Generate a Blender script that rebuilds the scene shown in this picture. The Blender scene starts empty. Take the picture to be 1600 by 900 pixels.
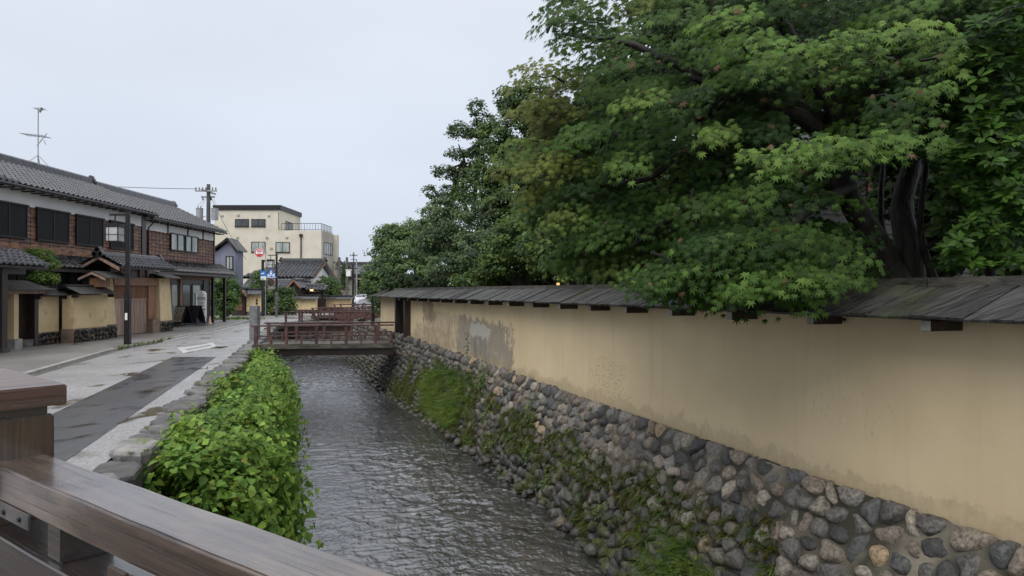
import bpy, bmesh, math, random
import numpy as np
from mathutils import Vector, Matrix, noise as mnoise
R = math.radians
random.seed(7)
rng = np.random.default_rng(11)
scene = bpy.context.scene
C = scene.collection

# ---------------------------------------------------------------- camera
cam_data = bpy.data.cameras.new('camera')
cam = bpy.data.objects.new('camera', cam_data)
C.objects.link(cam)
scene.camera = cam
FOC = 1100.0                                    # focal length in pixels of the 1600 px wide photograph
cam_data.lens = FOC / 1600 * 36
cam_data.clip_start = 0.05
cam_data.clip_end = 3000
EYE = 1.8
cam.location = (0, 0, EYE)
cam.rotation_euler = (R(90 + 0.26), 0, 0)

# ---------------------------------------------------------------- sky and sun (overcast)
SUN_EL, SUN_ROT = 50, 203                       # soft light from high behind the camera
world = bpy.data.worlds.new('World')
scene.world = world
world.use_nodes = True
wn, wl = world.node_tree.nodes, world.node_tree.links
wn.clear()
w_out = wn.new('ShaderNodeOutputWorld')
w_bg = wn.new('ShaderNodeBackground')
w_bg.inputs['Strength'].default_value = 0.1
w_sky = wn.new('ShaderNodeTexSky')
w_sky.sky_type = 'NISHITA'
w_sky.sun_disc = False
w_sky.sun_elevation = R(SUN_EL)
w_sky.sun_rotation = R(SUN_ROT)
w_sky.air_density = 1.2
w_sky.dust_density = 3.0
# the closed cloud layer over that sky: pale blue grey, a little brighter overhead, faint cloud forms
w_tc = wn.new('ShaderNodeTexCoord')
w_sep = wn.new('ShaderNodeSeparateXYZ')
w_ramp = wn.new('ShaderNodeValToRGB')
w_ramp.color_ramp.elements[0].position = 0.0
w_ramp.color_ramp.elements[0].color = (5.3, 5.85, 6.85, 1)
w_ramp.color_ramp.elements[1].position = 0.45
w_ramp.color_ramp.elements[1].color = (6.5, 6.85, 7.5, 1)
e = w_ramp.color_ramp.elements.new(1.0)
e.color = (13.0, 13.2, 13.6, 1)
w_map = wn.new('ShaderNodeMapping')
w_map.inputs['Scale'].default_value = (1.2, 1.2, 3.0)
w_noise = wn.new('ShaderNodeTexNoise')
w_noise.inputs['Scale'].default_value = 1.6
w_noise.inputs['Detail'].default_value = 5
w_mr = wn.new('ShaderNodeMapRange')
w_mr.inputs['From Min'].default_value = 0.3
w_mr.inputs['From Max'].default_value = 0.7
w_mr.inputs['To Min'].default_value = 0.95
w_mr.inputs['To Max'].default_value = 1.04
w_mul = wn.new('ShaderNodeMix'); w_mul.data_type = 'RGBA'; w_mul.blend_type = 'MULTIPLY'
w_mul.inputs[0].default_value = 1.0
w_mix = wn.new('ShaderNodeMix'); w_mix.data_type = 'RGBA'
w_mix.inputs[0].default_value = 0.9
wl.new(w_tc.outputs['Generated'], w_sep.inputs[0])
wl.new(w_sep.outputs['Z'], w_ramp.inputs[0])
wl.new(w_tc.outputs['Generated'], w_map.inputs[0])
wl.new(w_map.outputs[0], w_noise.inputs['Vector'])
wl.new(w_noise.outputs[0], w_mr.inputs['Value'])
wl.new(w_ramp.outputs[0], w_mul.inputs[6])
wl.new(w_mr.outputs[0], w_mul.inputs[7])
wl.new(w_sky.outputs[0], w_mix.inputs[6])
wl.new(w_mul.outputs[2], w_mix.inputs[7])
wl.new(w_mix.outputs[2], w_bg.inputs['Color'])
wl.new(w_bg.outputs[0], w_out.inputs[0])

sd = bpy.data.lights.new('sun', 'SUN')
sd.energy = 1.5
sd.angle = R(50)
sd.color = (1.0, 0.97, 0.92)
sun = bpy.data.objects.new('sun', sd)
C.objects.link(sun)
# direction the light comes from: azimuth clockwise from +Y
az = R(SUN_ROT)
sdir = Vector((math.sin(az) * math.cos(R(SUN_EL)), math.cos(az) * math.cos(R(SUN_EL)), math.sin(R(SUN_EL))))
sun.rotation_euler = sdir.to_track_quat('Z', 'Y').to_euler()
sun.location = sdir * 50

vs = scene.view_settings
vs.view_transform = 'Standard'
vs.look = 'None'
vs.exposure = 0.38
vs.gamma = 1.0
vs.use_curve_mapping = False

# ---------------------------------------------------------------- helpers
def at(px, py, Y):
    """world point seen at pixel (px, py) of the 1600x900 photograph at distance Y"""
    return Vector(((px - 800) / FOC * Y, Y, EYE + (455 - py) / FOC * Y))

def root_loc(o):
    l = Vector((0, 0, 0))
    while o is not None:
        l += o.location
        o = o.parent
    return l

def tag(o, label=None, cat=None, group=None, kind=None):
    if label: o['label'] = label
    if cat: o['category'] = cat
    if group: o['group'] = group
    if kind: o['kind'] = kind
    return o

def thing(name, label, cat, loc, group=None, rz=0.0):
    o = bpy.data.objects.new(name, None)
    C.objects.link(o)
    o.location = loc
    o.rotation_euler = (0, 0, rz)
    o.empty_display_size = 0.2
    return tag(o, label, cat, group)

def set_col(me, cols):
    a = me.color_attributes.new('Col', 'FLOAT_COLOR', 'POINT')
    buf = np.ones((len(me.vertices), 4), dtype=np.float32)
    if cols is not None:
        buf[:, :3] = cols
    a.data.foreach_set('color', buf.ravel())

def link(name, me, mat, parent=None, kind=None, label=None):
    o = bpy.data.objects.new(name, me)
    C.objects.link(o)
    if parent is not None: o.parent = parent
    if mat is not None and len(me.materials) == 0: me.materials.append(mat)
    if kind: o['kind'] = kind
    if label: o['label'] = label
    return o

class MB:
    """collects shapes and links them as one mesh"""
    def __init__(self, M=None):
        self.v, self.f, self.c = [], [], []
        self.M = M
        self.col = (1, 1, 1)
    def add(self, vs_, fs, M=None):
        b = len(self.v)
        for p in vs_:
            p = Vector(p)
            if M is not None: p = M @ p
            if self.M is not None: p = self.M @ p
            self.v.append(p[:])
            self.c.append(self.col)
        self.f += [[b + i for i in f] for f in fs]
        return self
    def box(self, x0, x1, y0, y1, z0, z1, M=None):
        v = [(x0,y0,z0),(x1,y0,z0),(x1,y1,z0),(x0,y1,z0),(x0,y0,z1),(x1,y0,z1),(x1,y1,z1),(x0,y1,z1)]
        return self.add(v, [(0,3,2,1),(4,5,6,7),(0,1,5,4),(1,2,6,5),(2,3,7,6),(3,0,4,7)], M)
    def prism(self, poly, a, b, axis='x', M=None):
        """poly: 2-D outline in the plane across the axis, extruded from a to b"""
        def pt(u, w, t):
            return {'x': (t,u,w), 'y': (u,t,w), 'z': (u,w,t)}[axis]
        n = len(poly)
        v = [pt(u,w,a) for u,w in poly] + [pt(u,w,b) for u,w in poly]
        f = [tuple(range(n)), tuple(range(2*n-1, n-1, -1))]
        f += [(i, i+n, (i+1) % n + n, (i+1) % n) for i in range(n)]
        return self.add(v, f, M)
    def tube(self, pts, rad, n=8, cap=True):
        pts = [Vector(p) for p in pts]
        if not hasattr(rad, '__len__'): rad = [rad] * len(pts)
        vs_, fs = [], []
        up = Vector((0.31, 0.17, 0.93))
        for i, p in enumerate(pts):
            d = (pts[min(i+1, len(pts)-1)] - pts[max(i-1, 0)]).normalized()
            a = d.cross(up)
            if a.length < 0.1: a = d.cross(Vector((1, 0, 0)))
            a.normalize(); bb = d.cross(a)
            for k in range(n):
                t = 2 * math.pi * k / n
                vs_.append(p + (a * math.cos(t) + bb * math.sin(t)) * rad[i])
        for i in range(len(pts) - 1):
            for k in range(n):
                fs.append((i*n+k, i*n+(k+1) % n, (i+1)*n+(k+1) % n, (i+1)*n+k))
        if cap:
            fs.append(tuple(range(n-1, -1, -1)))
            fs.append(tuple((len(pts)-1)*n + k for k in range(n)))
        return self.add(vs_, fs)
    def quad(self, a, b, c, d): return self.add([a,b,c,d], [(0,1,2,3)])
    def slab(self, a, b, c, d, t):
        """four-cornered plate with thickness t along -normal"""
        a, b, c, d = map(Vector, (a, b, c, d))
        n = (b - a).cross(d - a).normalized() * t
        return self.add([a,b,c,d,a-n,b-n,c-n,d-n], [(0,1,2,3),(7,6,5,4),(0,4,5,1),(1,5,6,2),(2,6,7,3),(3,7,4,0)])
    def build(self, name, mat, parent=None, kind=None, label=None, smooth=False, bevel=0, local=False):
        off = Vector((0,0,0)) if local else root_loc(parent)
        me = bpy.data.meshes.new(name)
        me.from_pydata([(p[0]-off.x, p[1]-off.y, p[2]-off.z) for p in self.v], [], self.f)
        set_col(me, np.array(self.c, dtype=np.float32))
        bm = bmesh.new(); bm.from_mesh(me)
        if bevel:
            bmesh.ops.bevel(bm, geom=bm.edges[:], offset=bevel, segments=2, affect='EDGES', clamp_overlap=True)
        bmesh.ops.recalc_face_normals(bm, faces=bm.faces[:])
        bm.to_mesh(me); bm.free()
        if smooth:
            me.polygons.foreach_set('use_smooth', [True] * len(me.polygons))
        me.update()
        return link(name, me, mat, parent, kind, label)

def np_mesh(name, V, F, cols=None, smooth=False):
    """V (n,3), F (m,k) arrays"""
    me = bpy.data.meshes.new(name)
    V = np.ascontiguousarray(V, dtype=np.float32)
    m, k = F.shape
    me.vertices.add(len(V)); me.vertices.foreach_set('co', V.ravel())
    me.loops.add(m * k); me.loops.foreach_set('vertex_index', F.ravel().astype(np.int32))
    me.polygons.add(m)
    me.polygons.foreach_set('loop_start', np.arange(0, m*k, k, dtype=np.int32))
    if smooth: me.polygons.foreach_set('use_smooth', np.ones(m, dtype=bool))
    me.update(calc_edges=True)
    set_col(me, cols)
    return me

def frames(normals, spin, tiltdir=None):
    """(N,3) normals + spin angle -> (N,3,3) matrices whose columns are x, y, z axes"""
    n = normals / np.linalg.norm(normals, axis=1, keepdims=True)
    ref = np.where(np.abs(n[:, 2:3]) > 0.9, np.array([[1.0, 0, 0]]), np.array([[0, 0, 1.0]]))
    a = np.cross(ref, n); a /= np.linalg.norm(a, axis=1, keepdims=True)
    b = np.cross(n, a)
    c, s = np.cos(spin)[:, None], np.sin(spin)[:, None]
    x = a * c + b * s
    y = np.cross(n, x)
    return np.stack([x, y, n], axis=2)

def scatter(bv, bf, M, loc, size, cols):
    """many copies of a small base mesh (bv, bf) as arrays"""
    N = len(loc)
    V = np.einsum('nij,kj->nki', M, bv) * size[:, None, None] + loc[:, None, :]
    F = (bf[None, :, :] + (np.arange(N) * len(bv))[:, None, None]).reshape(-1, bf.shape[1])
    Cc = np.repeat(cols, len(bv), axis=0)
    return V.reshape(-1, 3), F, Cc

# ---------------------------------------------------------------- materials
def N(nt, t, **kw):
    n = nt.nodes.new(t)
    for k, v in kw.items():
        setattr(n, k, v)
    return n

def mat(name, c1, c2=None, scale=4.0, rough=0.6, bump=0.3, bscale=40.0, stretch=(1,1,1), spec=0.4,
        obj_coords=False, detail=6, dist=0.01, r2=None, vary=0.0, ramp=(0.35, 0.65), metal=0.0, c3=None, s3=1.0, r3=(0.55, 0.75), trans=0.0):
    m = bpy.data.materials.new(name)
    m.use_nodes = True
    nt = m.node_tree; nt.nodes.clear(); L = nt.links.new
    out = N(nt, 'ShaderNodeOutputMaterial'); p = N(nt, 'ShaderNodeBsdfPrincipled')
    L(p.outputs[0], out.inputs[0])
    if obj_coords:
        tc = N(nt, 'ShaderNodeTexCoord'); src = tc.outputs['Object']
    else:
        tc = N(nt, 'ShaderNodeNewGeometry'); src = tc.outputs['Position']
    mp = N(nt, 'ShaderNodeMapping'); mp.inputs['Scale'].default_value = stretch
    L(src, mp.inputs[0])
    n1 = N(nt, 'ShaderNodeTexNoise'); n1.inputs['Scale'].default_value = scale; n1.inputs['Detail'].default_value = detail
    L(mp.outputs[0], n1.inputs['Vector'])
    r = N(nt, 'ShaderNodeValToRGB')
    r.color_ramp.elements[0].position = ramp[0]; r.color_ramp.elements[1].position = ramp[1]
    r.color_ramp.elements[0].color = (*c1, 1); r.color_ramp.elements[1].color = (*(c2 or c1), 1)
    L(n1.outputs[0], r.inputs[0])
    col = r.outputs[0]
    if c3:
        n3 = N(nt, 'ShaderNodeTexNoise'); n3.inputs['Scale'].default_value = s3; n3.inputs['Detail'].default_value = 8
        L(src, n3.inputs['Vector'])
        k = N(nt, 'ShaderNodeMapRange'); k.inputs['From Min'].default_value = r3[0]; k.inputs['From Max'].default_value = r3[1]
        L(n3.outputs[0], k.inputs['Value'])
        mx = N(nt, 'ShaderNodeMix', data_type='RGBA'); mx.inputs[7].default_value = (*c3, 1)
        L(k.outputs[0], mx.inputs[0]); L(col, mx.inputs[6]); col = mx.outputs[2]
    at_ = N(nt, 'ShaderNodeVertexColor', layer_name='Col')
    mu = N(nt, 'ShaderNodeMix', data_type='RGBA', blend_type='MULTIPLY'); mu.inputs[0].default_value = 1
    L(col, mu.inputs[6]); L(at_.outputs[0], mu.inputs[7]); col = mu.outputs[2]
    if vary:
        oi = N(nt, 'ShaderNodeObjectInfo')
        k = N(nt, 'ShaderNodeMapRange'); k.inputs['To Min'].default_value = 1 - vary; k.inputs['To Max'].default_value = 1 + vary
        L(oi.outputs['Random'], k.inputs['Value'])
        hv = N(nt, 'ShaderNodeHueSaturation'); L(k.outputs[0], hv.inputs['Value']); L(col, hv.inputs['Color']); col = hv.outputs[0]
    L(col, p.inputs['Base Color'])
    if r2 is not None:
        k = N(nt, 'ShaderNodeMapRange'); k.inputs['From Min'].default_value = 0.35; k.inputs['From Max'].default_value = 0.65
        k.inputs['To Min'].default_value = rough; k.inputs['To Max'].default_value = r2
        L(n1.outputs[0], k.inputs['Value']); L(k.outputs[0], p.inputs['Roughness'])
    else:
        p.inputs['Roughness'].default_value = rough
    p.inputs['Specular IOR Level'].default_value = spec
    p.inputs['Metallic'].default_value = metal
    if bump:
        n2 = N(nt, 'ShaderNodeTexNoise'); n2.inputs['Scale'].default_value = bscale; n2.inputs['Detail'].default_value = 5
        L(mp.outputs[0], n2.inputs['Vector'])
        b = N(nt, 'ShaderNodeBump'); b.inputs['Strength'].default_value = bump; b.inputs['Distance'].default_value = dist
        L(n2.outputs[0], b.inputs['Height']); L(b.outputs[0], p.inputs['Normal'])
    m['p'] = 1
    return m

def leaf_mat(name, gloss=0.35, spec=0.4, trans=0.35, tcol=(1.0, 1.1, 0.4)):
    m = bpy.data.materials.new(name); m.use_nodes = True
    nt = m.node_tree; nt.nodes.clear(); L = nt.links.new
    out = N(nt, 'ShaderNodeOutputMaterial'); p = N(nt, 'ShaderNodeBsdfPrincipled')
    a = N(nt, 'ShaderNodeVertexColor', layer_name='Col')
    t = N(nt, 'ShaderNodeBsdfTranslucent'); mx = N(nt, 'ShaderNodeMixShader'); mx.inputs[0].default_value = trans
    mu = N(nt, 'ShaderNodeMix', data_type='RGBA', blend_type='MULTIPLY'); mu.inputs[0].default_value = 1
    mu.inputs[7].default_value = (*tcol, 1)
    L(a.outputs[0], mu.inputs[6]); L(mu.outputs[2], t.inputs[0]); L(a.outputs[0], p.inputs['Base Color'])
    p.inputs['Roughness'].default_value = gloss; p.inputs['Specular IOR Level'].default_value = spec
    L(p.outputs[0], mx.inputs[1]); L(t.outputs[0], mx.inputs[2]); L(mx.outputs[0], out.inputs[0])
    return m

MT = {}
MT['plain'] = mat('plain', (1,1,1), (0.85,0.85,0.85), rough=0.5, bump=0.05)
MT['wood_dark'] = mat('wet_dark_timber', (0.012,0.008,0.007), (0.04,0.024,0.019), scale=3, stretch=(6,6,0.6), rough=0.35, bump=0.3, spec=0.5)
MT['wood_brown'] = mat('brown_weathered_boards', (0.095,0.043,0.022), (0.30,0.145,0.075), scale=3, stretch=(1,1,4), rough=0.5, bump=0.3, vary=0.35)
MT['wood_orange'] = mat('orange_cedar', (0.2,0.095,0.05), (0.32,0.16,0.09), scale=3, stretch=(5,5,0.5), rough=0.55, bump=0.2, vary=0.15)
MT['wood_gate'] = mat('grey_brown_gate_boards', (0.22,0.145,0.11), (0.42,0.29,0.225), scale=2.5, stretch=(8,8,0.5), rough=0.6, bump=0.3, vary=0.2)
MT['wood_bridge'] = mat('red_brown_bridge_paint', (0.05,0.022,0.019), (0.11,0.055,0.047), scale=6, rough=0.35, bump=0.2, spec=0.5, vary=0.2)
MT['wood_girder'] = mat('old_wet_girder', (0.03,0.025,0.02), (0.1,0.085,0.07), scale=2.5, stretch=(1,1,3), rough=0.5, bump=0.5)
MT['shingle'] = mat('wet_roof_boards', (0.012,0.012,0.011), (0.055,0.052,0.05), scale=3, stretch=(0.8,9,2), rough=0.25, r2=0.5, bump=0.9, bscale=8, dist=0.02, spec=0.6, vary=0.45,
                    c3=(0.05,0.06,0.022), s3=1.3, r3=(0.56,0.75))
MT['tile'] = mat('wet_grey_kawara', (0.024,0.026,0.03), (0.07,0.073,0.082), scale=6, rough=0.2, r2=0.36, bump=0.1, spec=0.45, vary=0.12)
MT['tile_dark'] = mat('dark_wet_kawara', (0.018,0.018,0.02), (0.06,0.06,0.065), scale=6, rough=0.18, r2=0.35, bump=0.15, spec=0.7, vary=0.3)
MT['white_plaster'] = mat('white_plaster', (0.76,0.76,0.75), (0.86,0.86,0.85), scale=1.2, stretch=(1,1,0.4), rough=0.8, bump=0.1)
MT['ochre'] = mat('ochre_plaster', (0.54,0.41,0.23), (0.68,0.53,0.32), scale=1.1, rough=0.85, bump=0.15, c3=(0.3,0.22,0.12), s3=2.2, r3=(0.58,0.8))
MT['render_brown'] = mat('brown_render', (0.16,0.105,0.075), (0.26,0.19,0.14), scale=4, rough=0.8, bump=0.2)
MT['beige'] = mat('beige_render', (0.58,0.54,0.44), (0.66,0.62,0.52), scale=0.8, rough=0.8, bump=0.1)
MT['beige_grey'] = mat('grey_render', (0.36,0.34,0.29), (0.42,0.4,0.34), scale=0.8, rough=0.8, bump=0.1)
MT['slate'] = mat('slate_blue_siding', (0.17,0.18,0.24), (0.21,0.22,0.28), scale=2, rough=0.6, bump=0.1)
MT['metal_dark'] = mat('dark_metal', (0.012,0.011,0.012), (0.024,0.022,0.024), rough=0.42, bump=0.05, spec=0.35)
MT['metal_grey'] = mat('grey_metal', (0.28,0.29,0.3), (0.38,0.39,0.4), rough=0.45, bump=0.05, metal=0.3)
MT['concrete_pole'] = mat('pole_concrete', (0.06,0.06,0.06), (0.12,0.115,0.11), rough=0.7)
MT['lattice'] = mat('black_lattice', (0.008,0.008,0.009), (0.014,0.013,0.013), rough=0.5, bump=0.05, spec=0.3)
MT['glass'] = mat('window_glass', (0.03,0.04,0.045), (0.07,0.085,0.085), scale=1.5, rough=0.06, bump=0.0, spec=0.8)
MT['glass_pale'] = mat('curtained_glass', (0.2,0.24,0.22), (0.42,0.45,0.42), scale=2.5, stretch=(1,1,0.3), rough=0.1, bump=0.0, spec=0.8)
MT['stone_dark'] = mat('dark_wet_stone', (0.035,0.034,0.034), (0.14,0.13,0.125), scale=5, rough=0.35, r2=0.7, bump=0.6, bscale=30, dist=0.02, vary=0.3, c3=(0.05,0.055,0.02), s3=2.5, r3=(0.55,0.7))
MT['granite'] = mat('grey_granite', (0.09,0.095,0.105), (0.24,0.25,0.26), scale=30, rough=0.5, bump=0.3, c3=(0.07,0.07,0.07), s3=2)
MT['mortar'] = mat('old_mortar', (0.085,0.075,0.058), (0.19,0.168,0.13), scale=3, rough=0.8, bump=0.6, bscale=30, c3=(0.03,0.03,0.018), s3=1.2, r3=(0.42,0.55))
MT['ridge'] = mat('weathered_ridge_board', (0.03,0.028,0.024), (0.09,0.085,0.072), scale=3, stretch=(6,.7,6), rough=0.4, bump=0.5, bscale=12, vary=0.25, c3=(0.05,0.055,0.025), s3=2)
MT['bark'] = mat('wet_bark', (0.007,0.006,0.0055), (0.026,0.021,0.017), scale=8, stretch=(2,2,0.5), rough=0.6, bump=0.8, bscale=20, dist=0.03)
MT['leaf'] = leaf_mat('matt_leaf', 0.5, 0.16)
MT['leaf_gloss'] = leaf_mat('glossy_leaf', 0.45, 0.2, trans=0.2)
MT['soil'] = mat('garden_soil', (0.05,0.032,0.02), (0.15,0.095,0.06), scale=3, rough=0.9, bump=0.8, bscale=20, dist=0.04)
MT['car_paint'] = mat('silver_white_paint', (0.62,0.64,0.66), (0.66,0.68,0.7), rough=0.25, bump=0, spec=0.6)
MT['rubber'] = mat('black_rubber', (0.02,0.02,0.02), (0.03,0.03,0.03), rough=0.7)
MT['concrete'] = mat('pale_concrete', (0.22,0.21,0.19), (0.36,0.35,0.32), scale=3, rough=0.5, bump=0.3)

def emis(name, c, s):
    m = bpy.data.materials.new(name); m.use_nodes = True
    p = m.node_tree.nodes['Principled BSDF']
    p.inputs['Base Color'].default_value = (*c, 1)
    p.inputs['Emission Color'].default_value = (*c, 1); p.inputs['Emission Strength'].default_value = s
    return m
MT['lamp_warm'] = emis('warm_lamp_glow', (1.0, 0.62, 0.25), 0.9)
MT['lantern'] = mat('milky_glass', (0.4,0.4,0.4), (0.5,0.5,0.5), rough=0.3, bump=0)
# ================================================================= SETTING
# canal banks, as polylines of (Y, X)
LB = [(-30, 6.7), (0, -1.86), (37, -12.4), (41, -12.5), (60, -12.2), (95, -11.0)]
RW = [(-30, 15.0), (-6, 7.6), (1.2, 4.9), (4.9, 3.54), (8.2, 2.35), (12.1, 1.05), (17, -0.95), (23.6, -3.65), (27.9, -5.35), (35, -7.9), (41, -8.2), (60, -8.4), (95, -7.6)]
RWZ = [(-30, -0.02), (12, 0.0), (17, 0.12), (23.6, 0.3), (40, 0.3), (95, 0.2)]       # height of the right-hand stone top
def interp(tab, y): return float(np.interp(y, [t[0] for t in tab], [t[1] for t in tab]))
_ys = np.linspace(-30, 95, 1251)
_k = np.ones(31) / 31
def _sm(tab):
    x = np.interp(_ys, [t[0] for t in tab], [t[1] for t in tab])
    xp = np.pad(x, 15, mode='reflect', reflect_type='odd')
    return np.convolve(xp, _k, 'valid')
_rwx = _sm(RW)
def rwx(y): return float(np.interp(y, _ys, _rwx))
def lbx(y): return interp(LB, y)
BATTER, WATER_Z, BED_Z = 0.85, -1.6, -2.15
def batter(y): return float(np.interp(y, [5, 12, 20, 28], [0.98, 0.9, 0.55, 0.4]))

# --- ground: one sheet with the canal cut into it, out to the horizon
rows = sorted(set([-900, -300, -60] + list(np.arange(-30, 95.1, 1.0)) + [96, 150, 300, 800, 2500]))
V, F = [], []
for y in rows:
    yy = min(max(y, -30), 95)
    a, b = lbx(yy), rwx(yy)
    inside = -30 <= y <= 95
    zt = interp(RWZ, yy)
    bb = batter(yy)
    zb = BED_Z if inside else 0
    g = [(-2500, -0.02), (-60, -0.02), (a - 0.32, -0.02), (a - 0.1, -0.35 if inside else -0.02), (a + 0.1, zb), (b - bb - 0.1, zb), (b + 0.16, zt - 0.12), (b + 0.5, zt - 0.02), (60, zt - 0.02), (2500, -0.02)]
    V += [(x, y, z) for x, z in g]
for i in range(len(rows) - 1):
    for k in range(9):
        F.append((i*10+k, i*10+k+1, (i+1)*10+k+1, (i+1)*10+k))
me = np_mesh('ground', np.array(V), np.array(F))
link('ground', me, mat('ground_earth', (0.055,0.045,0.032), (0.13,0.11,0.085), scale=0.7, rough=0.8, bump=0.6, bscale=12, dist=0.03), None, 'structure')

# --- road: wet exposed-aggregate concrete
def surface_mat(name, base1, base2, speck, rough, wet, puddle_scale, puddle=(0.56, 0.62), bumpd=0.004, tint=None, sscale=90):
    m = bpy.data.materials.new(name); m.use_nodes = True
    nt = m.node_tree; nt.nodes.clear(); L = nt.links.new
    out = N(nt, 'ShaderNodeOutputMaterial'); p = N(nt, 'ShaderNodeBsdfPrincipled'); L(p.outputs[0], out.inputs[0])
    g = N(nt, 'ShaderNodeNewGeometry')
    vo = N(nt, 'ShaderNodeTexVoronoi'); vo.inputs['Scale'].default_value = sscale; L(g.outputs['Position'], vo.inputs['Vector'])
    big = N(nt, 'ShaderNodeTexNoise'); big.inputs['Scale'].default_value = 0.5; big.inputs['Detail'].default_value = 7; L(g.outputs['Position'], big.inputs['Vector'])
    r = N(nt, 'ShaderNodeValToRGB'); r.color_ramp.elements[0].position = .3; r.color_ramp.elements[1].position = .7
    r.color_ramp.elements[0].color = (*base1, 1); r.color_ramp.elements[1].color = (*base2, 1); L(big.outputs[0], r.inputs[0])
    sp = N(nt, 'ShaderNodeMapRange'); L(vo.outputs['Color'], sp.inputs['Value']); sp.inputs['To Min'].default_value = 1 - speck; sp.inputs['To Max'].default_value = 1 + speck
    mu = N(nt, 'ShaderNodeMix', data_type='RGBA', blend_type='MULTIPLY'); mu.inputs[0].default_value = 1
    L(r.outputs[0], mu.inputs[6]); L(sp.outputs[0], mu.inputs[7])
    # puddles: long along the street
    mp = N(nt, 'ShaderNodeMapping'); mp.inputs['Rotation'].default_value = (0, 0, R(-16)); mp.inputs['Scale'].default_value = (1.0, 0.55, 1)
    L(g.outputs['Position'], mp.inputs[0])
    pn = N(nt, 'ShaderNodeTexNoise'); pn.inputs['Scale'].default_value = puddle_scale; pn.inputs['Detail'].default_value = 4; L(mp.outputs[0], pn.inputs['Vector'])
    pm = N(nt, 'ShaderNodeMapRange'); pm.inputs['From Min'].default_value = puddle[0]; pm.inputs['From Max'].default_value = puddle[1]; L(pn.outputs[0], pm.inputs['Value'])
    dk = N(nt, 'ShaderNodeMix', data_type='RGBA'); L(pm.outputs[0], dk.inputs[0]); L(mu.outputs[2], dk.inputs[6]); dk.inputs[7].default_value = (*(tint or tuple(c * .45 for c in base1)), 1)
    L(dk.outputs[2], p.inputs['Base Color'])
    rr = N(nt, 'ShaderNodeMapRange'); L(pm.outputs[0], rr.inputs['Value']); rr.inputs['To Min'].default_value = rough; rr.inputs['To Max'].default_value = 0.04
    L(rr.outputs[0], p.inputs['Roughness']); p.inputs['Specular IOR Level'].default_value = wet
    b = N(nt, 'ShaderNodeBump'); b.inputs['Distance'].default_value = bumpd; L(vo.outputs['Distance'], b.inputs['Height'])
    inv = N(nt, 'ShaderNodeMath', operation='SUBTRACT'); inv.inputs[0].default_value = 1.0; L(pm.outputs[0], inv.inputs[1]); L(inv.outputs[0], b.inputs['Strength'])
    L(b.outputs[0], p.inputs['Normal'])
    return m
MT['road'] = surface_mat('wet_aggregate_concrete', (0.24,0.235,0.235), (0.34,0.335,0.335), 0.34, 0.27, 0.8, 1.2, (0.60, 0.67), 0.008, (0.11,0.095,0.065), 42)
MT['patch'] = surface_mat('wet_dark_asphalt', (0.04,0.04,0.043), (0.065,0.065,0.07), 0.3, 0.24, 0.9, 2.4, (0.52, 0.72), 0.0012, (0.05,0.046,0.042), 90)
MT['walk'] = surface_mat('damp_brown_asphalt', (0.15,0.143,0.135), (0.23,0.22,0.21), 0.35, 0.4, 0.6, 0.4, (0.62, 0.72), 0.004, (0.06,0.055,0.05))

GUT = [(-30, 3.5), (5, -7.3), (15, -10.15), (21.5, -11.95), (24.1, -12.2), (35.4, -14.0), (45, -16.2), (52, -20)]   # left edge of the carriageway
def strip(name, ys, fl, fr, z, m, kind='structure', parent=None):
    V, F = [], []
    for y in ys: V += [(fl(y), y, z), (fr(y), y, z)]
    for i in range(len(ys) - 1): F.append((2*i, 2*i+1, 2*i+3, 2*i+2))
    me = np_mesh(name, np.array(V), np.array(F))
    return link(name, me, m, parent, kind)
ysr = list(np.arange(-30, 95.1, 1.0))
strip('road', ysr, lambda y: min(interp(GUT, y), lbx(y)) - 0.02 - (0 if y < 46 else 1.5), lambda y: lbx(y) - 0.3, 0.0, MT['road'])
strip('asphalt_patch', [-8, 0, 7.5, 12, 16, 19.25], lambda y: lbx(y) - 1.93, lambda y: lbx(y) - 0.74, 0.005, MT['patch'])
strip('side_street', [46, 53], lambda y: -40, lambda y: -15.5, 0.006, MT['walk'])
# pavement: raised 3 cm behind a gutter line, up to the houses
strip('pavement', list(np.arange(-30, 46.1, 1.0)), lambda y: -19.0, lambda y: interp(GUT, y) - 0.28, 0.045, MT['walk'])
b = MB()
for i in range(-30, 45):
    for (dx0, dx1, z) in ((-0.30, -0.16, 0.06),):
        xa, xb = interp(GUT, i), interp(GUT, i + 0.985)
        b.slab((xa+dx0, i, z), (xa+dx1, i, z), (xb+dx1, i+0.985, z), (xb+dx0, i+0.985, z), 0.12)
b.build('kerb', MT['concrete'], None, 'structure')
strip('gutter', list(np.arange(-30, 45.1, 1.0)), lambda y: interp(GUT, y) - 0.16, lambda y: interp(GUT, y) + 0.02, 0.004, mat('gutter_wet', (0.1,0.1,0.095), (0.17,0.165,0.155), scale=2, rough=0.2, bump=0.2))

WHITE = mat('road_paint', (0.36,0.36,0.355), (0.66,0.66,0.65), scale=14, rough=0.35, bump=0.2, bscale=90)
def paint(px_pts, z=0.006, name='road_marking'):
    b = MB()
    for (a, c, w) in px_pts:
        A = Vector((a[0], a[1], z)); B = Vector((c[0], c[1], z)); d = (B - A).normalized(); n = Vector((-d.y, d.x, 0)) * w / 2
        b.quad(A - n, B - n, B + n, A + n)
    return b.build(name, WHITE, None, 'structure')
def gp(px, py):                                                                 # ground point seen at a pixel
    Y = EYE * FOC / (py - 455); return ((px - 800) / FOC * Y, Y)
paint([(gp(255, 534), gp(300, 524), .13), (gp(300, 524), gp(345, 515), .13), (gp(345, 515), gp(382, 506), .12)], name='edge_line')
def quad_paint(name, z, *quads):
    b = MB()
    for q in quads: b.add([(*gp(px, py), z) for px, py in q], [(0, 1, 2, 3)])
    b.build(name, WHITE, None, 'structure')
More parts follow.
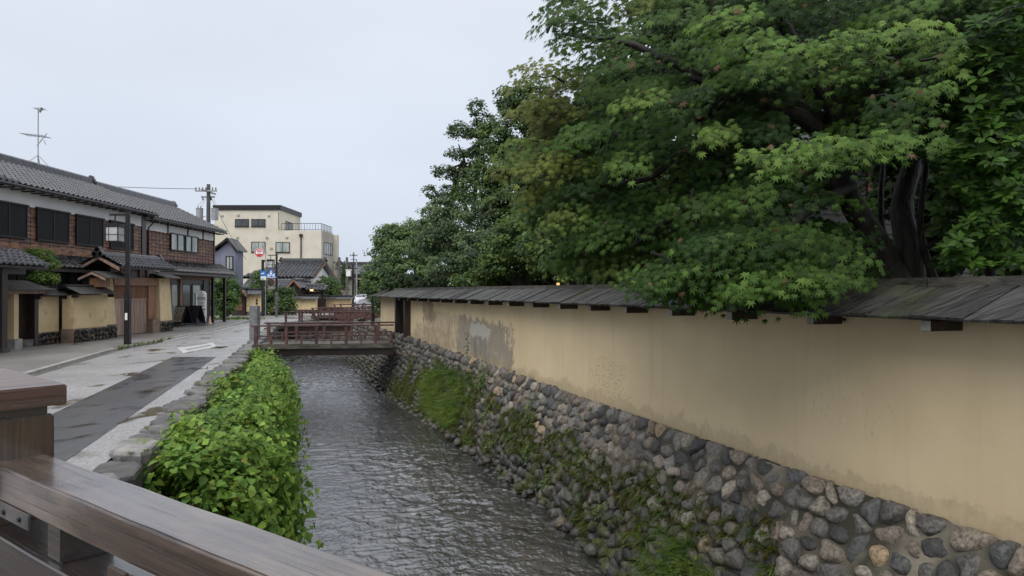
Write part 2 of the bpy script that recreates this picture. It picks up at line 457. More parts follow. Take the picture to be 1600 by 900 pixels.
quad_paint('diamond_marking', 0.006, ((285,543.2),(291,546),(329,538.6),(325,536.8)), ((291.5,548.2),(295,549.8),(337.5,542.4),(333,540.6)))
quad_paint('diamond_marking_end', 0.009, ((277,543.6),(285,542.6),(296,550.4),(286,552.4)), ((325,536.4),(333,535.8),(338.5,541.2),(331,541.8)))
paint([(gp(418, 499), gp(478, 497), .5)], 0.006, 'stop_line')
# manhole covers on the pavement
for px, py in ((262, 511), (330, 498)):
    x, y = gp(px, py)
    b = MB(); n = 20
    b.add([(x + .3*math.cos(2*math.pi*k/n), y + .3*math.sin(2*math.pi*k/n), .052) for k in range(n)], [tuple(range(n))])
    o = b.build('manhole_cover', MT['metal_dark'])
    tag(o, 'round dark manhole cover in the pavement ' + ('beside the ochre gate pier' if px == 262 else 'near the white oval signboard'), 'manhole cover')

# --- water
def water_mat():
    m = bpy.data.materials.new('canal_water'); m.use_nodes = True
    nt = m.node_tree; nt.nodes.clear(); L = nt.links.new
    out = N(nt, 'ShaderNodeOutputMaterial'); p = N(nt, 'ShaderNodeBsdfPrincipled'); L(p.outputs[0], out.inputs[0])
    g = N(nt, 'ShaderNodeNewGeometry')
    mp = N(nt, 'ShaderNodeMapping'); mp.inputs['Rotation'].default_value = (0, 0, R(-16)); mp.inputs['Scale'].default_value = (1.0, 0.8, 1)
    L(g.outputs['Position'], mp.inputs[0])
    n1 = N(nt, 'ShaderNodeTexNoise'); n1.inputs['Scale'].default_value = 15; n1.inputs['Detail'].default_value = 4; n1.inputs['Distortion'].default_value = 0.6
    L(mp.outputs[0], n1.inputs['Vector'])
    b = N(nt, 'ShaderNodeBump'); b.inputs['Strength'].default_value = 1.0; b.inputs['Distance'].default_value = 0.02
    L(n1.outputs[0], b.inputs['Height']); L(b.outputs[0], p.inputs['Normal'])
    n2 = N(nt, 'ShaderNodeTexNoise'); n2.inputs['Scale'].default_value = 0.8; n2.inputs['Detail'].default_value = 4; L(g.outputs['Position'], n2.inputs['Vector'])
    r = N(nt, 'ShaderNodeValToRGB'); r.color_ramp.elements[0].position = .35; r.color_ramp.elements[1].position = .65
    r.color_ramp.elements[0].color = (0.018, 0.018, 0.018, 1); r.color_ramp.elements[1].color = (0.04, 0.04, 0.038, 1)
    L(n2.outputs[0], r.inputs[0])
    # foam flecks on the crests
    a = N(nt, 'ShaderNodeVertexColor', layer_name='Col')
    mx = N(nt, 'ShaderNodeMix', data_type='RGBA'); mx.inputs[7].default_value = (0.6, 0.62, 0.63, 1)
    sx = N(nt, 'ShaderNodeSeparateColor'); L(a.outputs[0], sx.inputs[0]); L(sx.outputs[0], mx.inputs[0]); L(r.outputs[0], mx.inputs[6])
    L(mx.outputs[2], p.inputs['Base Color'])
    p.inputs['Roughness'].default_value = 0.11; p.inputs['IOR'].default_value = 1.95; p.inputs['Specular IOR Level'].default_value = 1.0
    return m

def vnoise(x, y, seed):
    """value noise on arrays"""
    r = np.random.default_rng(seed); T = r.random((256, 256))
    xi, yi = np.floor(x).astype(int), np.floor(y).astype(int)
    fx, fy = x - xi, y - yi; fx = fx*fx*(3-2*fx); fy = fy*fy*(3-2*fy)
    g = lambda i, j: T[i % 256, j % 256]
    return (g(xi,yi)*(1-fx)+g(xi+1,yi)*fx)*(1-fy) + (g(xi,yi+1)*(1-fx)+g(xi+1,yi+1)*fx)*fy

def water():
    wy = np.concatenate([np.arange(-10, 3, 0.25), np.arange(3, 16, 0.035), np.arange(16, 42, 0.08), np.arange(42, 95.1, 1.0)])
    nx = 170
    t = np.linspace(0, 1, nx)
    L_ = np.array([lbx(y) - 0.0 for y in wy]); R_ = np.array([rwx(y) - batter(y) * 0.85 + 0.15 for y in wy])
    X = L_[:, None] + (R_ - L_)[:, None] * t[None, :]
    Y = np.repeat(wy[:, None], nx, axis=1)
    th = R(16); u = X*math.cos(th) + Y*math.sin(th); w = -X*math.sin(th) + Y*math.cos(th)
    def ridge(a): return 1 - np.abs(2*a - 1)
    wu = u + 0.25 * vnoise(u*1.7, w*1.7, 9); ww = w + 0.25 * vnoise(u*1.7+50, w*1.7, 10)
    h = 0.020*ridge(vnoise(wu*2.2, ww*2.6, 1)) + 0.030*ridge(vnoise(wu*5.2, ww*6.2, 2)) + 0.014*ridge(vnoise(wu*11, ww*12.5, 3))
    energy = 0.55 + 0.75*vnoise(u*0.5, w*0.35, 5)
    far = np.clip((60 - Y) / 22, 0.6, 1)
    h = h * energy * far * 0.72
    foam = np.clip((h - 0.034) / 0.007, 0, 1) * (vnoise(wu*19, ww*19, 6) > 0.6) * 0.32
    Z = WATER_Z + h - 0.03
    V = np.stack([X, Y, Z], axis=2).reshape(-1, 3)
    ny = len(wy)
    i, j = np.meshgrid(np.arange(ny-1), np.arange(nx-1), indexing='ij')
    a = (i*nx + j).ravel(); F = np.stack([a, a+1, a+nx+1, a+nx], axis=1)
    c = np.repeat(foam.reshape(-1, 1), 3, axis=1)
    me = np_mesh('water', V, F, c, smooth=True)
    link('water', me, water_mat(), None, 'structure')
water()
# ================================================================= RIVER WALL OF ROUND STONES (right)
_ya = np.linspace(-6, 44, 2001)
_xa = np.array([rwx(y) for y in _ya])
_ua = np.concatenate([[0], np.cumsum(np.hypot(np.diff(_xa), np.diff(_ya)))])
def y_of_u(u): return float(np.interp(u, _ua, _ya))
def u_of_y(y): return float(np.interp(y, _ya, _ua))
def wall_frame(y):
    """top point, unit tangent (upstream) and unit normal (towards the canal)"""
    d = (rwx(y + 0.3) - rwx(y - 0.3)) / 0.6
    t = Vector((d, 1, 0)).normalized()
    return Vector((rwx(y), y, interp(RWZ, y))), t, Vector((-t.y, t.x, 0))
def S(u, v, lift=0.0):
    """point on the battered face: v metres down the slope"""
    y = y_of_u(u); T, t, n = wall_frame(y)
    H = T.z - WATER_Z + 0.3; bt = batter(y); L = math.hypot(H, bt); s = v / L
    nn = (n * H + Vector((0, 0, bt))).normalized()
    return T + n * (bt * s) + Vector((0, 0, -H * s)) + nn * (lift + 0.05 * math.sin(math.pi * min(max(s,0),1))), nn, (n * bt + Vector((0, 0, -H))).normalized(), t

def clip_cell(c, others):
    poly = [(c[0]-.6, c[1]-.6), (c[0]+.6, c[1]-.6), (c[0]+.6, c[1]+.6), (c[0]-.6, c[1]+.6)]
    for o in others:
        mx, my = (c[0]+o[0])/2, (c[1]+o[1])/2; nx, ny = o[0]-c[0], o[1]-c[1]
        out = []
        for i in range(len(poly)):
            p, q = poly[i], poly[(i+1) % len(poly)]
            dp = (p[0]-mx)*nx + (p[1]-my)*ny; dq = (q[0]-mx)*nx + (q[1]-my)*ny
            if dp <= 0: out.append(p)
            if dp * dq < 0:
                t = dp / (dp - dq); out.append((p[0]+(q[0]-p[0])*t, p[1]+(q[1]-p[1])*t))
        poly = out
        if len(poly) < 3: return []
    return poly

def cells(u0, u1, v0, v1, du, dv, rnd, jit=0.33):
    pts, row, v = [], 0, v0
    while v < v1:
        u = u0 + (.1 if row % 2 else 0)
        while u < u1:
            pts.append((u + rnd.uniform(-jit, jit)*(du(u) if callable(du) else du), v + rnd.uniform(-jit, jit)*dv * (0.4 if row == 0 else 1), row))
            u += (du(u) if callable(du) else du) * rnd.uniform(0.75, 1.3)
        v += dv; row += 1
    grid = {}
    for i, p in enumerate(pts): grid.setdefault((int(p[0]//.7), int(p[1]//.7)), []).append(i)
    res = []
    for i, p in enumerate(pts):
        near = [j for a in (-1,0,1) for b_ in (-1,0,1) for j in grid.get((int(p[0]//.7)+a, int(p[1]//.7)+b_), []) if j != i]
        poly = clip_cell(p, [pts[j] for j in near])
        if len(poly) >= 3: res.append((p, poly))
    return res

def cobble(poly, fn, h, rnd, shrink=0.93, nseg=12, rough=0.02):
    """a rounded boulder that fills its cell; fn(u, v, lift) gives the point"""
    cx = sum(p[0] for p in poly)/len(poly); cy = sum(p[1] for p in poly)/len(poly)
    P = [(cx+(p[0]-cx)*shrink, cy+(p[1]-cy)*shrink) for p in poly]
    for _ in range(1 if rough > .015 else 2):                            # round the corners off
        Q = []
        for i in range(len(P)):
            a, b_ = P[i], P[(i+1) % len(P)]
            Q += [(a[0]*.75+b_[0]*.25, a[1]*.75+b_[1]*.25), (a[0]*.25+b_[0]*.75, a[1]*.25+b_[1]*.75)]
        P = Q
    # resample evenly
    L = [0]
    for i in range(len(P)): L.append(L[-1] + math.dist(P[i], P[(i+1) % len(P)]))
    out = []
    for k in range(nseg):
        t = L[-1]*k/nseg; i = max(j for j in range(len(P)) if L[j] <= t)
        f = (t - L[i]) / max(L[i+1]-L[i], 1e-6); a, b_ = P[i], P[(i+1) % len(P)]
        out.append((a[0]+(b_[0]-a[0])*f, a[1]+(b_[1]-a[1])*f))
    tu, tv = rnd.uniform(-.22, .22), rnd.uniform(-.3, .3)
    flat = rnd.uniform(0.5, 0.78)
    verts = []
    sd = rnd.uniform(0, 100)
    for sc, hh in ((1.0, -0.35), (0.97, 0.3), (0.82, 0.78), (flat, 1.0)):
        for (u, v) in out:
            uu, vv = cx+(u-cx)*sc, cy+(v-cy)*sc
            nz = mnoise.noise(Vector((uu*9, vv*9, sd))) * rough * 2.4
            verts.append(fn(uu, vv, h*hh + (uu-cx)*tu + (vv-cy)*tv + nz))
    verts.append(fn(cx, cy, h*1.06 + mnoise.noise(Vector((cx*9, cy*9, sd)))*rough*2))
    F = []
    for r_ in range(3):
        for k in range(nseg):
            a = r_*nseg+k; b_ = r_*nseg+(k+1) % nseg
            F.append((a, b_, b_+nseg, a+nseg))
    for k in range(nseg): F.append((3*nseg+k, 3*nseg+(k+1) % nseg, 4*nseg))
    return verts, F

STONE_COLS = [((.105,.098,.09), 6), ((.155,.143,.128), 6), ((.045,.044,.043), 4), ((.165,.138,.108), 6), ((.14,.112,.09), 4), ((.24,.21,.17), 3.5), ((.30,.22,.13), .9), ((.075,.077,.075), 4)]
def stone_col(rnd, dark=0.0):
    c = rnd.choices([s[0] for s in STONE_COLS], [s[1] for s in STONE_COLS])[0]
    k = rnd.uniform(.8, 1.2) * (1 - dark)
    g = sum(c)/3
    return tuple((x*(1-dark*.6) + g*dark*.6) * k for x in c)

def stone_mat():
    m = bpy.data.materials.new('river_stone'); m.use_nodes = True
    nt = m.node_tree; nt.nodes.clear(); L = nt.links.new
    out = N(nt, 'ShaderNodeOutputMaterial'); p = N(nt, 'ShaderNodeBsdfPrincipled'); L(p.outputs[0], out.inputs[0])
    g = N(nt, 'ShaderNodeNewGeometry'); a = N(nt, 'ShaderNodeVertexColor', layer_name='Col')
    n = N(nt, 'ShaderNodeTexNoise'); n.inputs['Scale'].default_value = 28; n.inputs['Detail'].default_value = 8; n.inputs['Roughness'].default_value = .65; L(g.outputs['Position'], n.inputs['Vector'])
    n.inputs['Distortion'].default_value = .4
    k = N(nt, 'ShaderNodeMapRange'); k.inputs['From Min'].default_value = .33; k.inputs['From Max'].default_value = .68; k.inputs['To Min'].default_value = .4; k.inputs['To Max'].default_value = 1.75; L(n.outputs[0], k.inputs['Value'])
    mu = N(nt, 'ShaderNodeMix', data_type='RGBA', blend_type='MULTIPLY'); mu.inputs[0].default_value = 1; L(a.outputs[0], mu.inputs[6]); L(k.outputs[0], mu.inputs[7])
    # moss and lichen: more of it lower down and on faces that look up
    n2 = N(nt, 'ShaderNodeTexNoise'); n2.inputs['Scale'].default_value = 2.3; n2.inputs['Detail'].default_value = 10; n2.inputs['Roughness'].default_value = .7; L(g.outputs['Position'], n2.inputs['Vector'])
    sep = N(nt, 'ShaderNodeSeparateXYZ'); L(g.outputs['Position'], sep.inputs[0])
    z = N(nt, 'ShaderNodeMapRange'); z.inputs['From Min'].default_value = -1.1; z.inputs['From Max'].default_value = 0.1; z.inputs['To Min'].default_value = .04; z.inputs['To Max'].default_value = -.16; L(sep.outputs['Z'], z.inputs['Value'])
    ad = N(nt, 'ShaderNodeMath', operation='ADD'); L(n2.outputs[0], ad.inputs[0]); L(z.outputs[0], ad.inputs[1])
    mm = N(nt, 'ShaderNodeMapRange'); mm.inputs['From Min'].default_value = .55; mm.inputs['From Max'].default_value = .64; mm.inputs['To Max'].default_value = .85; L(ad.outputs[0], mm.inputs['Value'])
    mo = N(nt, 'ShaderNodeValToRGB'); mo.color_ramp.elements[0].color = (.025,.04,.006,1); mo.color_ramp.elements[1].color = (.075,.078,.014,1); mo.color_ramp.elements[0].position = .4; mo.color_ramp.elements[1].position = .6; L(n.outputs[0], mo.inputs[0])
    mx = N(nt, 'ShaderNodeMix', data_type='RGBA'); L(mm.outputs[0], mx.inputs[0]); L(mu.outputs[2], mx.inputs[6]); L(mo.outputs[0], mx.inputs[7])
    L(mx.outputs[2], p.inputs['Base Color'])
    rr = N(nt, 'ShaderNodeMapRange'); rr.inputs['From Min'].default_value = -1.6; rr.inputs['From Max'].default_value = -.2; rr.inputs['To Min'].default_value = .28; rr.inputs['To Max'].default_value = .6; L(sep.outputs['Z'], rr.inputs['Value'])
    ro = N(nt, 'ShaderNodeMath', operation='MAXIMUM'); L(rr.outputs[0], ro.inputs[0]); L(mm.outputs[0], ro.inputs[1]); L(ro.outputs[0], p.inputs['Roughness'])
    b = N(nt, 'ShaderNodeBump'); b.inputs['Strength'].default_value = .9; b.inputs['Distance'].default_value = .02; L(n.outputs[0], b.inputs['Height']); L(b.outputs[0], p.inputs['Normal'])
    p.inputs['Specular IOR Level'].default_value = .45
    return m
MT['stone'] = stone_mat()

river_wall = thing('river_wall', 'battered river wall of round grey and brown stones under the long ochre wall', 'stone wall', (rwx(10), 10, 0))
rnd = random.Random(5)
UA, UB = u_of_y(-2), u_of_y(43)
cl = []
U5, U12, U20 = u_of_y(6), u_of_y(12), u_of_y(18)
# big round stones near, smaller pointed ones far off
cl += cells(u_of_y(-2), u_of_y(43), 0.08, 2.3, lambda u: float(np.interp(u, [U5, U12, U20], [.225, .2, .185])), .165, rnd, .37)
Rl = root_loc(river_wall)
built = []
for (c, poly) in cl:
    y = y_of_u(c[0])
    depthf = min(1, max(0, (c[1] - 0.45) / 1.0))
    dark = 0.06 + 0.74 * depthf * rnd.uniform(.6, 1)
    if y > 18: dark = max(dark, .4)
    top = c[2] == 0
    if top and y < 12.5: poly = [(p[0], max(p[1], -0.05)) for p in poly]
    elif top: poly = [(p[0], max(p[1], -0.12 * rnd.random())) for p in poly]
    h = rnd.uniform(.05, .10)
    if y > 12: h *= .8
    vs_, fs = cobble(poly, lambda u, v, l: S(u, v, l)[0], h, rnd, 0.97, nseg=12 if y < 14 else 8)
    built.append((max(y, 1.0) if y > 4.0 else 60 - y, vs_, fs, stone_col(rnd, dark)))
built.sort(key=lambda t: t[0])
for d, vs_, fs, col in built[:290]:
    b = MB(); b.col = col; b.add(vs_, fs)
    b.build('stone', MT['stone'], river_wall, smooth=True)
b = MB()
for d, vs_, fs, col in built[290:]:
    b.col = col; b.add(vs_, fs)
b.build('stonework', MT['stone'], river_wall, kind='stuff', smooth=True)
# backing of mortar behind the stones
V, F = [], []
us = np.arange(UA, UB, 0.12); vv = np.linspace(-0.02, 2.3, 18)
for i, u in enumerate(us):
    for v in vv:
        lf = 0.018 + 0.028 * mnoise.noise(Vector((u*3.1, v*3.1, 3)))
        V.append(S(u, v, lf + .018*(y_of_u(u) < 11) if v < .7 else lf - .02)[0] - Rl)
for i in range(len(us) - 1):
    for k in range(len(vv) - 1):
        a = i*len(vv)+k; F.append((a, a+1, a+len(vv)+1, a+len(vv)))
link('mortar', np_mesh('mortar', np.array([v[:] for v in V]), np.array(F), None, True), MT['mortar'], river_wall)
# loose rubble along the water line
b = MB()
for i in range(330):
    y = rnd.uniform(4, 30); u = u_of_y(y)
    T, t, n = wall_frame(y); H = T.z - WATER_Z + .3
    v = (T.z - WATER_Z + rnd.uniform(-.06, .14)) / H * math.hypot(H, batter(y))
    p, nn, dn, tt = S(u, v, rnd.uniform(.02, .2))
    s = rnd.uniform(.05, .13)
    b.col = stone_col(rnd, .65)
    q = Matrix.Translation(p) @ Matrix.Rotation(rnd.uniform(0, 6), 4, 'Z') @ Matrix.Rotation(rnd.uniform(-.5, .5), 4, 'X')
    vs_ = []
    for (pa, pb, pc) in ((0,0,1),(1,0,.25),(.5,.86,.3),(-.5,.86,.2),(-1,0,.3),(-.5,-.86,.25),(.5,-.86,.3),(.9,.1,-.4),(.4,.8,-.4),(-.5,.8,-.4),(-.9,0,-.4),(-.4,-.8,-.4),(.5,-.8,-.4)):
        vs_.append((pa*s*rnd.uniform(.8,1.2), pb*s*rnd.uniform(.8,1.1), pc*s*.75*rnd.uniform(.8,1.2)))
    fs = [(0,i_,i_%6+1) for i_ in range(1,7)] + [(i_, i_+6, (i_%6)+7, i_%6+1) for i_ in range(1,7)]
    b.add(vs_, fs, q)
b.build('rubble', MT['stone'], river_wall, kind='stuff', smooth=True)

# ================================================================= LONG OCHRE GARDEN WALL
EAVE_Z, RIDGE_Z = 1.6, 1.86
def plaster_mat():
    m = bpy.data.materials.new('ochre_wall_plaster'); m.use_nodes = True
    nt = m.node_tree; nt.nodes.clear(); L = nt.links.new
    out = N(nt, 'ShaderNodeOutputMaterial'); p = N(nt, 'ShaderNodeBsdfPrincipled'); L(p.outputs[0], out.inputs[0])
    uv = N(nt, 'ShaderNodeUVMap', uv_map='run')            # x = metres along the wall, y = metres up
    def noise(sc, det=6, stretch=None, rough=.55):
        n = N(nt, 'ShaderNodeTexNoise'); n.inputs['Scale'].default_value = sc; n.inputs['Detail'].default_value = det; n.inputs['Roughness'].default_value = rough
        if stretch:
            mp = N(nt, 'ShaderNodeMapping'); mp.inputs['Scale'].default_value = stretch; L(uv.outputs[0], mp.inputs[0]); L(mp.outputs[0], n.inputs['Vector'])
        else: L(uv.outputs[0], n.inputs['Vector'])
        return n.outputs[0]
    def rng_(src, a, b_, c=0., d=1.):
        k = N(nt, 'ShaderNodeMapRange'); L(src, k.inputs['Value'])
        for nm, v in zip(('From Min', 'From Max', 'To Min', 'To Max'), (a, b_, c, d)): k.inputs[nm].default_value = v
        return k.outputs[0]
    def mth(op, a, b_=None):
        k = N(nt, 'ShaderNodeMath', operation=op)
        for i, s in enumerate((a, b_)):
            if s is None: continue
            if isinstance(s, (int, float)): k.inputs[i].default_value = s
            else: L(s, k.inputs[i])
        return k.outputs[0]
    def mix(f, a, col):
        k = N(nt, 'ShaderNodeMix', data_type='RGBA'); L(f, k.inputs[0]); L(a, k.inputs[6])
        if isinstance(col, tuple): k.inputs[7].default_value = (*col, 1)
        else: L(col, k.inputs[7])
        return k.outputs[2]
    sep = N(nt, 'ShaderNodeSeparateXYZ'); L(uv.outputs[0], sep.inputs[0]); U, Vv = sep.outputs[0], sep.outputs[1]
    r = N(nt, 'ShaderNodeValToRGB'); r.color_ramp.elements[0].position = .3; r.color_ramp.elements[1].position = .72
    r.color_ramp.elements[0].color = (.56, .45, .28, 1); r.color_ramp.elements[1].color = (.66, .535, .345, 1); L(noise(.9, 8), r.inputs[0]); col = r.outputs[0]
    # the old grey repair near the footbridge: rectangle x ragged noise
    Uw = mth('ADD', U, mth('MULTIPLY', mth('SUBTRACT', noise(1.6, 6, (1, 1, 1), .7), .5), 2.2)); Vw = mth('ADD', Vv, mth('MULTIPLY', mth('SUBTRACT', noise(2.3, 6, (1.2, .8, 1), .7), .5), .7))
    def window(u0, u1, v0, v1, soft=.25):
        a = mth('MULTIPLY', rng_(Uw, u0, u0+soft), rng_(Uw, u1+soft, u1)); c = mth('MULTIPLY', rng_(Vw, v0-.15, v0-.15+soft*.6), rng_(Vw, v1+soft*.6, v1)); return mth('MULTIPLY', a, c)
    def patch(u0, u1, v0, v1, sc, lo, hi, col_, soft=.25, stretch=(1, .45, 1)):
        nonlocal col
        w = window(u0, u1, v0, v1, soft)
        f = rng_(mth('ADD', mth('MULTIPLY', w, .5), mth('MULTIPLY', noise(sc, 10, stretch, .7), .5)), lo, hi)
        col = mix(f, col, col_)
    P = lambda y: u_of_y(y)
    patch(P(14.7), P(21.8), .0, 1.0, 5, .68, .82, (.30, .25, .18), .4)
    patch(P(14.9), P(18.4), .0, .96, 6, .62, .76, (.27, .235, .185), .3)
    patch(P(15.9), P(17.8), .0, .72, 5, .66, .8, (.34, .31, .26), .5)
    patch(P(16.0), P(17.5), .38, .88, 7, .66, .73, (.41, .39, .345), .35)
    patch(P(16.0), P(17.5), .0, .55, 4, .67, .76, (.22, .2, .17), .4)
    patch(P(18.6), P(22.6), .0, .5, 9, .66, .84, (.3, .235, .16), .3)
    patch(P(20.2), P(21.6), .55, 1.5, 2, .62, .86, (.17, .125, .085), .55)
    patch(P(10.3), P(11.6), .18, .72, 22, .76, .86, (.13, .1, .07), .2, (.55, 1.5, 1))
    patch(P(5.9), P(6.9), .5, 1.0, 24, .785, .9, (.16, .12, .08), .25, (1.6, .5, 1))
    patch(P(2.0), P(27), -.25, .12, 14, .60, .95, (.37, .29, .185), .3)
    # fine speckle
    sp = rng_(noise(38, 4, (1, 1, 1), .8), .70, .76, 0, .35); col = mix(sp, col, (.2, .15, .1))
    # rain streaks
    stv = rng_(noise(2.2, 5, (2.5, .12, 1)), .52, .75, 0, .2); col = mix(stv, col, (.36, .27, .16))
    L(col, p.inputs['Base Color']); p.inputs['Roughness'].default_value = .82; p.inputs['Specular IOR Level'].default_value = .25
    b = N(nt, 'ShaderNodeBump'); b.inputs['Strength'].default_value = .35; b.inputs['Distance'].default_value = .006
    L(mth('ADD', noise(30, 8), mth('MULTIPLY', noise(2, 5), 2.0)), b.inputs['Height']); L(b.outputs[0], p.inputs['Normal'])
    return m

garden_wall = thing('garden_wall', 'long ochre plaster wall with a mossy board roof along the right of the canal', 'wall', (rwx(10), 10, 0))
Gl = root_loc(garden_wall)
def wall_pt(y, off, z):
    T, t, n = wall_frame(y); p = T + n * off; p.z = z; return p
def plaster_run(y0, y1, parent, name='plaster_panel', zt=None):
    ys = np.linspace(y0, y1, max(3, int((y1-y0)/.25)))
    V, F, UV = [], [], []
    off = root_loc(parent)
    for y in ys:
        zb = interp(RWZ, y); u = u_of_y(y)
        for o_, z in ((-.13, zb-.05), (-.13, zb+.5), (-.13, zb+1.1), (-.13, EAVE_Z+.12), (-.5, EAVE_Z+.12), (-.5, zb-.05)):
            V.append((wall_pt(y, o_, z) - off)[:]); UV.append((u, z - zb))
    for i in range(len(ys)-1):
        for k in range(6):
            F.append((i*6+k, i*6+(k+1) % 6, (i+1)*6+(k+1) % 6, (i+1)*6+k))
    n_ = len(ys)
    me = bpy.data.meshes.new(name); me.from_pydata(V, [], F + [tuple(range(5, -1, -1)), tuple((n_-1)*6+k for k in range(6))])
    set_col(me, None)
    ul = me.uv_layers.new(name='run')
    for l in me.loops: ul.data[l.index].uv = UV[l.vertex_index]
    return link(name, me, MT['plaster'], parent)
MT['plaster'] = plaster_mat()
plaster_run(-3.5, 23.15, garden_wall)

def board_roof(parent, y0, y1, w, rnd, name='roof_board', step=None, ez=EAVE_Z, rz=RIDGE_Z, eo=.30, ro=-.33, back=True):
    """sawn boards laid down the slope, each an object"""
    off = root_loc(parent)
    y = y0
    while y < y1:
        ww = w * rnd.uniform(.8, 1.25)
        T, t, n = wall_frame(y)
        j = rnd.uniform(-.018, .018); e = eo + rnd.uniform(-.012, .012)
        lz = rnd.uniform(0, .02)
        a = wall_pt(y, e, ez + lz); b_ = wall_pt(y + ww*.97, e + j, ez + lz + rnd.uniform(-.004, .006))
        c = wall_pt(y + ww*.97, ro, rz + lz); d = wall_pt(y, ro, rz + lz)
        m = MB(); m.slab(d, c, b_, a, .022)
        m.build(name, MT['shingle'], parent)
        y += ww
    if back:
        m = MB()
        for k in range(int((y1-y0)/.8)+1):
            ya, yb = y0 + k*.8, min(y0 + k*.8 + .8, y1)
            if yb - ya < .02: continue
            m.slab(wall_pt(ya, ro, rz), wall_pt(ya, ro-.55, ez+.02), wall_pt(yb, ro-.55, ez+.02), wall_pt(yb, ro, rz), -.02)
        m.build('roof_back', MT['shingle'], parent)
rr = random.Random(3)
board_roof(garden_wall, -1.6, 24.6, .175, rr)
# ridge boards, butted end to end
y = -1.6
while y < 24.5:
    y2 = min(y + rr.uniform(1.7, 2.1), 24.6)
    m = MB(); n_ = 4
    for k in range(n_):
        ya = y + (y2-.012-y)*k/n_; yb = y + (y2-.012-y)*(k+1)/n_
        a, b_, c, d = wall_pt(ya, -.27, RIDGE_Z+.055), wall_pt(yb, -.27, RIDGE_Z+.055), wall_pt(yb, -.41, RIDGE_Z+.055), wall_pt(ya, -.41, RIDGE_Z+.055)
        m.slab(d, c, b_, a, .075)
    m.build('ridge_board', MT['ridge'], garden_wall)
    y = y2
# brackets under the eave with pale cut ends
y = 3.2
while y < 24:
    T, t, n = wall_frame(y)
    Mx = Matrix(((n.x, t.x, 0, T.x), (n.y, t.y, 0, T.y), (0, 0, 1, EAVE_Z), (0, 0, 0, 1)))
    m = MB(Mx); m.box(-.3, .2, -.045, .045, -.105, -.022)
    br = m.build('bracket', MT['wood_dark'], garden_wall, bevel=.004)
    m = MB(Mx); m.box(.2, .206, -.041, .041, -.101, -.026)
    m.build('bracket_end', MT['concrete'], br)
    y += 1.12
m = MB()
for k in range(34):                                                    # long plate carrying the boards at the eave
    ya, yb = -1.6 + k*.775, -1.6 + (k+1)*.775
    m.slab(wall_pt(ya, .02, EAVE_Z+.045), wall_pt(yb, .02, EAVE_Z+.045), wall_pt(yb, .10, EAVE_Z+.015), wall_pt(ya, .10, EAVE_Z+.015), .045)
m.build('eave_beam', MT['wood_dark'], garden_wall)

# gate into the garden at the end of the footbridge, then the last stretch of wall
gate = thing('garden_gate', 'narrow dark timber gate opening at the right end of the first footbridge', 'gate', wall_pt(23.9, -.2, .1))
for yy, w_ in ((23.25, .13), (24.75, .11)):
    T, t, n = wall_frame(yy); Mx = Matrix(((n.x, t.x, 0, T.x), (n.y, t.y, 0, T.y), (0, 0, 1, 0), (0, 0, 0, 1)))
    MB(Mx).box(-.5, .06 if yy < 24 else .0, -w_, w_, .0, 1.56).build('gate_post', MT['wood_dark'], gate, bevel=.006)
T, t, n = wall_frame(24.0); Mx = Matrix(((n.x, t.x, 0, T.x), (n.y, t.y, 0, T.y), (0, 0, 1, 0), (0, 0, 0, 1)))
MB(Mx).box(-.4, -.3, -.62, .62, .1, 1.5).build('door', MT['wood_dark'], gate)
MB(Mx).box(-.5, -.05, -.62, .62, 1.5, 1.6).build('lintel', MT['wood_dark'], gate)
MB(Mx).box(-.6, .1, -.62, .62, .0, .1).build('threshold', MT['stone_dark'], gate)
wall_end = thing('garden_wall', 'short ochre plaster wall with board roof beyond the dark gate by the first footbridge', 'wall', wall_pt(26.3, 0, 0))
plaster_run(24.9, 27.9, wall_end)
board_roof(wall_end, 24.62, 28.2, .22, rr)
m = MB(); m.slab(wall_pt(24.62, -.41, RIDGE_Z+.055), wall_pt(28.2, -.41, RIDGE_Z+.055), wall_pt(28.2, -.27, RIDGE_Z+.055), wall_pt(24.62, -.27, RIDGE_Z+.055), .075)
m.build('ridge_board', MT['ridge'], wall_end)

# ================================================================= LEFT BANK
bank = thing('bank_wall', 'low dark stone bank wall with big flat capstones along the street', 'stone wall', (lbx(14), 14, 0))
rl = random.Random(21)
y = 5.6; n_cap = 0
while y < 44:
    ln = rl.uniform(.38, .75) * (1 if y < 22 else 1.3); w_ = rl.uniform(.42, .62)
    d = (lbx(y+ln) - lbx(y)) / ln
    x0 = lbx(y + ln/2) - .12; top = .045 + rl.uniform(-.035, .045)
    m = MB(); m.col = tuple([rl.uniform(.9, 1.6)]*3)
    nx_, ny_ = 5, 5; vs_ = []
    def edge(i, k, z): return
    ring = []
    for k in range(12):
        a = 2*math.pi*k/12; ca, sa = math.cos(a), math.sin(a)
        q = max(abs(ca), abs(sa)); ca, sa = ca/q*(.86+.14*q), sa/q*(.86+.14*q)
        ring.append((ca * w_/2 * rl.uniform(.86, 1.06), sa * (ln*.48) * rl.uniform(.92, 1.0)))
    for sc, z in ((1.0, -.26), (1.03, -.05), (.97, -.012), (.86, .0)):
        for (a, b_) in ring:
            vs_.append((x0 + a*sc + d*b_*sc, y + ln/2 + b_*sc, top + z + mnoise.noise(Vector((a*6+y*3, b_*6, z*4))) * .03))
    vs_.append((x0, y+ln/2, top + .006))
    fs = [(r_*12+k, r_*12+(k+1) % 12, (r_+1)*12+(k+1) % 12, (r_+1)*12+k) for r_ in range(3) for k in range(12)] + [(36+k, 36+(k+1) % 12, 48) for k in range(12)]
    m.add(vs_, fs)
    m.build('capstone', MT['stone_dark'], bank, smooth=False)
    y += ln + rl.uniform(.0, .04)
